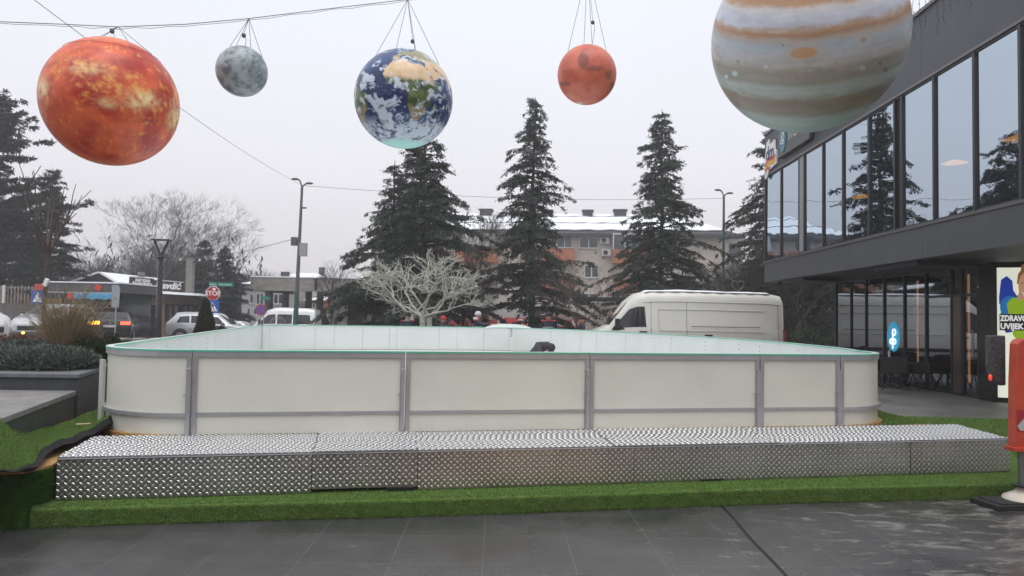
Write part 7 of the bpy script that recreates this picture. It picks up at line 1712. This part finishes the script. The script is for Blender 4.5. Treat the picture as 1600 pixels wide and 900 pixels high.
# heart shaped light frame and wire dome
Y = 31; c = at(1153, 446, Y); t = thing('heart_light_frame', 'pale heart shaped wire light frame above the snowy roof of the van', 'light decoration', (c.x, Y, gz(c.x, Y))); m = MB()
hp = []
for k in range(25): a = k * 2 * math.pi / 24; hp.append((.017 * 16 * math.sin(a) ** 3, 0, c.z - gz(c.x, Y) + .017 * (13 * math.cos(a) - 5 * math.cos(2 * a) - 2 * math.cos(3 * a) - math.cos(4 * a))))
m.tube(hp, .018, 6, cap=False); m.build('heart_outline', M_pick, t); m = MB(); m.tube([(0, 0, 0), (0, 0, c.z - gz(c.x, Y) - .38)], .03, 6); m.build('post', M_dark, t)
Y = 26; X = wx(434, Y, 1.2); rr0 = .30; ztop = at(434, 495, Y).z; t = thing('wire_dome', 'small dome of pale wire ribs in front of the white minibus', 'wire ornament', (X, Y, gz(X, Y)))
for k in range(10):
    a = k * math.pi / 10; m = MB(); m.tube([(rr0 * math.cos(q) * math.cos(a), rr0 * math.cos(q) * math.sin(a), ztop - rr0 - gz(X, Y) + rr0 * math.sin(q)) for q in [j2 * math.pi / 10 for j2 in range(11)]], .007, 4); m.build('rib', M_pick, t)
m = MB(); m.tube([(0, 0, 0), (0, 0, ztop - gz(X, Y) - .01)], .02, 6); m.build('post', M_dark, t)

# ---- white rack leaning over the far boards
Y = 22.3; ra_ = at(757, 513, Y); rb_ = at(832, 513, Y); zc = at(790, 506.5, Y).z; t = thing('white_rack', 'shallow white curved lid with a grey leg propped on the far rink boards', 'rack', ((ra_ + rb_) / 2)[:])
w2 = (rb_.x - ra_.x) / 2; hz = zc - ra_.z; m = MB(); n = 16; vs = []
for i in range(n + 1):
    u = -1 + 2 * i / n; e = max(0, 1 - abs(u) ** 2.2) ** .7
    for v, f in ((-.28, .2), (-.26, .75), (0, 1), (.26, .75), (.28, .2)): vs.append((u * w2, v * (.5 + .5 * e), hz * e * f))
m.add(vs, [(5 * i + k, 5 * i + k + 1, 5 * i + 6 + k, 5 * i + 5 + k) for i in range(n) for k in range(4)]); m.build('lid', mat('lid_white', (.72, .78, .76), .3), t, smooth=True)
zl = at(800, 527, Y).z - ra_.z; xl = wx(799, Y, 1.2) - (ra_.x + rb_.x) / 2; m = MB(); m.bar((xl, -.2, .0), (xl, -.24, zl), .06, .04); m.bar((xl - .1, -.2, .0), (xl + .03, -.2, .0), .04, .04); m.build('leg', M_alu, t)
# gate post on the right far boards
q = at(1119, 530, 15.6); t = thing('gate_post', 'short grey post with black cap on the right hand far boards', 'post', (q.x, 15.6, RIM + .008)); m = MB(); m.box(-.06, .06, -.05, .05, -.55, .0); m.build('shaft', M_alu, t, loc=(-.16, 0, 0)); m = MB(); m.box(-.07, .07, -.06, .06, .001, .035); m.build('black_cap', M_black, t, loc=(-.16, 0, 0))

# ================================================================== PEOPLE
M_navy = mat('navy_workwear', (.022, .027, .048), .8, var=.3, scale=9, bump=.4, bscale=20); M_trs = mat('dark_trousers', (.018, .02, .026), .85, var=.2, scale=9); M_grj = mat('grey_jacket', (.055, .052, .06), .85, var=.25, scale=9, bump=.4, bscale=20); M_boot = mat('work_boot', (.012, .012, .012), .7)
def skinned(name, verts, edges, radii, root, mats, parent, matfn):
    me = bpy.data.meshes.new(name); me.from_pydata([tuple(v) for v in verts], edges, []); me.update()
    o = bpy.data.objects.new(name, me); COL.objects.link(o); bpy.context.view_layer.objects.active = o
    md = o.modifiers.new('sk', 'SKIN'); md.use_smooth_shade = True; 
    if not me.skin_vertices: bpy.ops.mesh.customdata_skin_add() if False else None
    sv = me.skin_vertices[0].data if me.skin_vertices else None
    if sv is None:
        me.skin_vertices.new() if hasattr(me.skin_vertices, 'new') else None; sv = me.skin_vertices[0].data
    for i, r in enumerate(radii): sv[i].radius = r if isinstance(r, tuple) else (r, r); sv[i].use_root = (i == root)
    sd = o.modifiers.new('sd', 'SUBSURF'); sd.levels = 2; sd.render_levels = 2
    dg = bpy.context.evaluated_depsgraph_get(); dg.update(); m2 = bpy.data.meshes.new_from_object(o.evaluated_get(dg)); bpy.data.objects.remove(o)
    m2.materials.clear()
    for q in mats: m2.materials.append(q)
    for p in m2.polygons: p.material_index = matfn(p.center); p.use_smooth = True
    return link(name, m2, parent)
def person(label, px, Y, ptop, face, pose='stand', hat=(.02, .02, .025), hatkind='beanie', jacket=None, stripe=None, bend=0.0, H=None, group='workers behind the rink'):
    X = wx(px, Y, 1.4); z0 = gz(X, Y); 
    H = H or (at(px, ptop, Y).z - z0) / (1 - .0); k = H / 1.80
    t = thing('person', label, 'person', (X, Y, z0), face, group)
    lean = bend
    # local: +x = facing direction
    hip = Vector((0, 0, .93)); ch = hip + Vector((math.sin(lean) * .42, 0, math.cos(lean) * .42)); nk = ch + Vector((math.sin(lean * 1.1) * .14, 0, math.cos(lean * 1.1) * .13)); hd = nk + Vector((.02 + math.sin(lean * .8) * .08, 0, .10 * math.cos(lean * .8))); tp = hd + Vector((.01, 0, .12))
    if pose == 'kneel': z0 = t.location.z = DECK + .031; MW[t.name] = Matrix.Translation(t.location) @ Matrix.Rotation(face, 4, 'Z'); hip = Vector((0, 0, .33)); ch = Vector((.30, 0, .50)); nk = Vector((.43, 0, .47)); hd = Vector((.51, 0, .40)); tp = Vector((.58, 0, .33))
    V_, E_, Rr = [], [], []
    def av(p, r, par=None): V_.append(p * k); Rr.append((r[0] * k, r[1] * k) if isinstance(r, tuple) else r * k); 
    def lnk(a, b): E_.append((a, b))
    av(hip, (.17, .13)); av(hip.lerp(ch, .5), (.165, .125)); av(ch, (.20, .14)); av(nk, .062); av(hd, (.085, .10)); av(tp, (.07, .08)); 
    for a in range(5): lnk(a, a + 1)
    for sg in (-1, 1):
        if pose == 'kneel': kn = Vector((.30, sg * .16, .12)); ft = Vector((-.02, sg * .14, .08)); toe = Vector((.12, sg * .14, .05))
        else: kn = Vector((.03, sg * .11, .50)); ft = Vector((-.02, sg * .12, .09)); toe = Vector((.13, sg * .13, .05))
        b = len(V_); av(hip + Vector((0, sg * .10, -.06)), .105); av(kn, .068); av(ft, .05); av(toe, .042); lnk(0, b); lnk(b, b + 1); lnk(b + 1, b + 2); lnk(b + 2, b + 3)
        sh = ch + Vector((0, sg * .20, .05))
        if pose == 'reach': el = sh + Vector((.24, sg * .05, -.10)); hn = el + Vector((.27, -sg * .04, .02)); fg = hn + Vector((.08, 0, -.01))
        elif pose == 'work' or pose == 'kneel': el = sh + Vector((.12, sg * .06, -.26)); hn = el + Vector((.24, -sg * .06, -.08 if pose == 'work' else -.06)); fg = hn + Vector((.08, 0, -.02))
        else: el = sh + Vector((-.02, sg * .09, -.28)); hn = el + Vector((.10, -sg * .02, -.24)); fg = hn + Vector((.02, 0, -.08))
        b = len(V_); av(sh, .075); av(el, .055); av(hn, .042); av(fg, (.04, .02)); lnk(2, b); lnk(b, b + 1); lnk(b + 1, b + 2); lnk(b + 2, b + 3)
        # fingers
        dr = (fg - hn).normalized(); sd_ = Vector((0, 1, 0))
        for q in range(4):
            b2 = len(V_); av(fg + sd_ * (-.027 + .018 * q) + dr * .02, .009); av(fg + sd_ * (-.030 + .020 * q) + dr * (.065 + .012 * (q in (1, 2))) + Vector((0, 0, -.015)), .008); lnk(b + 3, b2); lnk(b2, b2 + 1)
        b2 = len(V_); av(fg - dr * .03 - sd_ * sg * .045, .010); lnk(b + 3, b2)
    jk = jacket or M_navy
    hands = [V_[i] for i in range(len(V_)) if isinstance(Rr[i], tuple) and abs(Rr[i][1] - .02 * k) < 1e-6]
    hdk, nkk, hipk = hd * k, nk * k, hip * k
    def mf(c):
        if (c - hdk).length < .17 * k and (c - ch * k).length > .17 * k and c.z > nkk.z - .03 - .2 * math.sin(lean): return 2
        if any((c - h).length < .11 * k for h in hands): return 2
        ax = (ch - hip).normalized()
        if (c - hipk).dot(ax) > -.08 * k or c.z > hipk.z - .05 * k: return 0
        return 3 if c.z < .12 * k else 1
    body = skinned('body', V_, E_, Rr, 0, [jk, M_trs, M_skin, M_boot], t, mf)
    if pose == 'kneel': pass
    # face
    c = hd * k + Vector((0, 0, .02 * k))
    m = MB(); m.ball(c + Vector((.105, 0, -.012)) * k, .02 * k, 8, (.9, .7, 1.3)); m.build('nose', M_skin, t, smooth=True)
    for sg in (-1, 1):
        m = MB(); m.ball(c + Vector((.088, sg * .034, .018)) * k, .012 * k, 6); m.build('eye', M_black, t); m = MB(); m.ball(c + Vector((-.005, sg * .090, -.005)) * k, .028 * k, 8, (.8, .35, 1.2)); m.build('ear', M_skin, t, smooth=True)
    m = MB(); m.ball(c + Vector((.090, 0, -.055)) * k, .022 * k, 8, (.4, 1.2, .35)); m.build('mouth', mat('lips', (.32, .12, .10), .5), t, smooth=True)
    hm = mat('hat_%d' % int(hat[0] * 1000), hat, .85, var=.15, scale=30, bump=.5, bscale=60)
    m = MB(); m.lathe([(.108 * k, 0), (.116 * k, .012 * k), (.115 * k, .05 * k), (.098 * k, .105 * k), (.06 * k, .140 * k), (.01 * k, .152 * k)], 16, (0, 0, 0)); rx = Matrix.Rotation(lean * .7, 3, 'Y'); m.v = [tuple(rx @ Vector(v) + c + Vector((-.006, 0, .028 * k))) for v in m.v]; m.build('hat', hm, t, smooth=True)
    if hatkind == 'cap': m = MB(); m.prism([(.06, -.08), (.17, -.05), (.18, .05), (.06, .08)], 0, .012); m.v = [tuple(Vector(v) * k + c + Vector((.02, 0, .045 * k))) for v in m.v]; m.build('peak', hm, t, bevel=.004)
    elif hatkind == 'hood': m = MB(); m.ball(nk * k + Vector((-.05, 0, .03)) * k, .12 * k, 12, (.9, 1.15, .6)); m.build('hood', hm, t, smooth=True)
    m = MB(); m.lathe([(.085 * k, -.03), (.10 * k, .0), (.085 * k, .045 * k)], 14, (0, 0, 0)); m.v = [tuple(rx @ Vector(v) + nk * k + Vector((0, 0, .0))) for v in m.v]; m.build('collar', stripe and mat('strip_' + stripe, dict(red=(.45, .04, .04), grey=(.35, .36, .38))[stripe], .7) or jk, t, smooth=True)
    if stripe:
        for z_ in (.30,) : 
            m = MB(); cc = hip.lerp(ch, .72) * k; m.lathe([(.207 * k, 0), (.209 * k, .035)], 20, (0, 0, 0)); m.v = [(v[0] * .76 + cc.x, v[1] * 1.0 + cc.y, v[2] + cc.z) for v in m.v]; m.build('reflective_band', mat('strip_grey', (.35, .36, .38), .5), t)
        for sg in (-1, 1): m = MB(); s0 = ch + Vector((.0, sg * .19, .115)); m.ball(s0 * k, .07 * k, 8, (1.1, 1, .45)); m.build('shoulder_patch', mat('strip_red', (.45, .04, .04), .7), t, smooth=True)
    return t
PY_ = 24.8
person('person in dark cap and navy work jacket, leftmost, beside the whitened tree', 637, PY_, 486.5, R_(-60), 'stand', hatkind='cap', stripe='grey')
person('person in bright red beanie and dark jacket behind the rink', 692, PY_, 492, R_(-20), 'work', hat=(.50, .03, .02), jacket=M_grj)
person('person in white hood reaching out an arm over the white rack', 746, PY_ - .2, 485, R_(-5), 'reach', hat=(.55, .55, .58), hatkind='hood', stripe='red')
person('person facing the camera in dark beanie and navy jacket with red trim', 857, PY_, 486, R_(-95), 'stand', stripe='red')
person('person in dark red brimmed cap looking right, next to the beige wall', 909, PY_, 491.5, R_(10), 'stand', hat=(.055, .012, .012), hatkind='cap')
kp = person('person in dark grey jacket crouching bent over inside the rink', 834, 16.6, 500, R_(-38), 'kneel', jacket=M_grj, bend=1.5, H=1.62, hat=(.03, .03, .035), group=None)
kz_ = at(838, 528, 16.6).z - (DECK + .03)

# ================================================================== BUILDING, unseen, added behind the photographer for reflections and shade on near surfaces
rb_ = thing('unseen_shop_building', 'unseen dark shop building with warm lit windows added on the photographer side of the square', 'building', (-2, -6, 0))
m = MB(); m.box(-14, 12, -12, -6, 0, 5.2); m.build('wall', mat('shop_wall_dark', (.10, .10, .105), .6, var=.1), rb_, world=True)
M_warm = mat('warm_window', (.5, .35, .2), .3, emit=(1, .50, .20), es=3.2)
for x0, x1, lit in ((-11, -8.4, 0), (-7.6, -5, 0), (-4.2, -1.6, 0), (-.8, .9, 0), (1.7, 3.2, 0), (3.9, 4.9, 1), (5.5, 7, 1), (7.8, 10.4, 0)):
    m = MB(); m.box(x0, x1, -5.995, -5.93, .3, 2.9); w_ = m.build('window', M_frame, rb_, world=True); m = MB(); m.box(x0 + .08, x1 - .08, -5.929, -5.90, .38, 2.82); m.build('pane', M_warm if lit else mat('dim_window', (.14, .15, .17), .12), w_, world=True)

# ================================================================== WINTER AIR
hz_m = bpy.data.materials.new('haze_air'); hz_m.use_nodes = True; t = hz_m.node_tree; t.nodes.clear()
o = t.nodes.new('ShaderNodeOutputMaterial'); v = t.nodes.new('ShaderNodeVolumePrincipled'); v.inputs['Color'].default_value = (.93, .93, .96, 1); v.inputs['Density'].default_value = .0024; v.inputs['Anisotropy'].default_value = .2
t.links.new(v.outputs[0], o.inputs['Volume'])
m = MB(); m.box(-110, 110, -40, 130, -5.5, 19); hz = m.build('haze', hz_m); hz['kind'] = 'stuff'; hz['label'] = 'thin winter mist over the whole square'
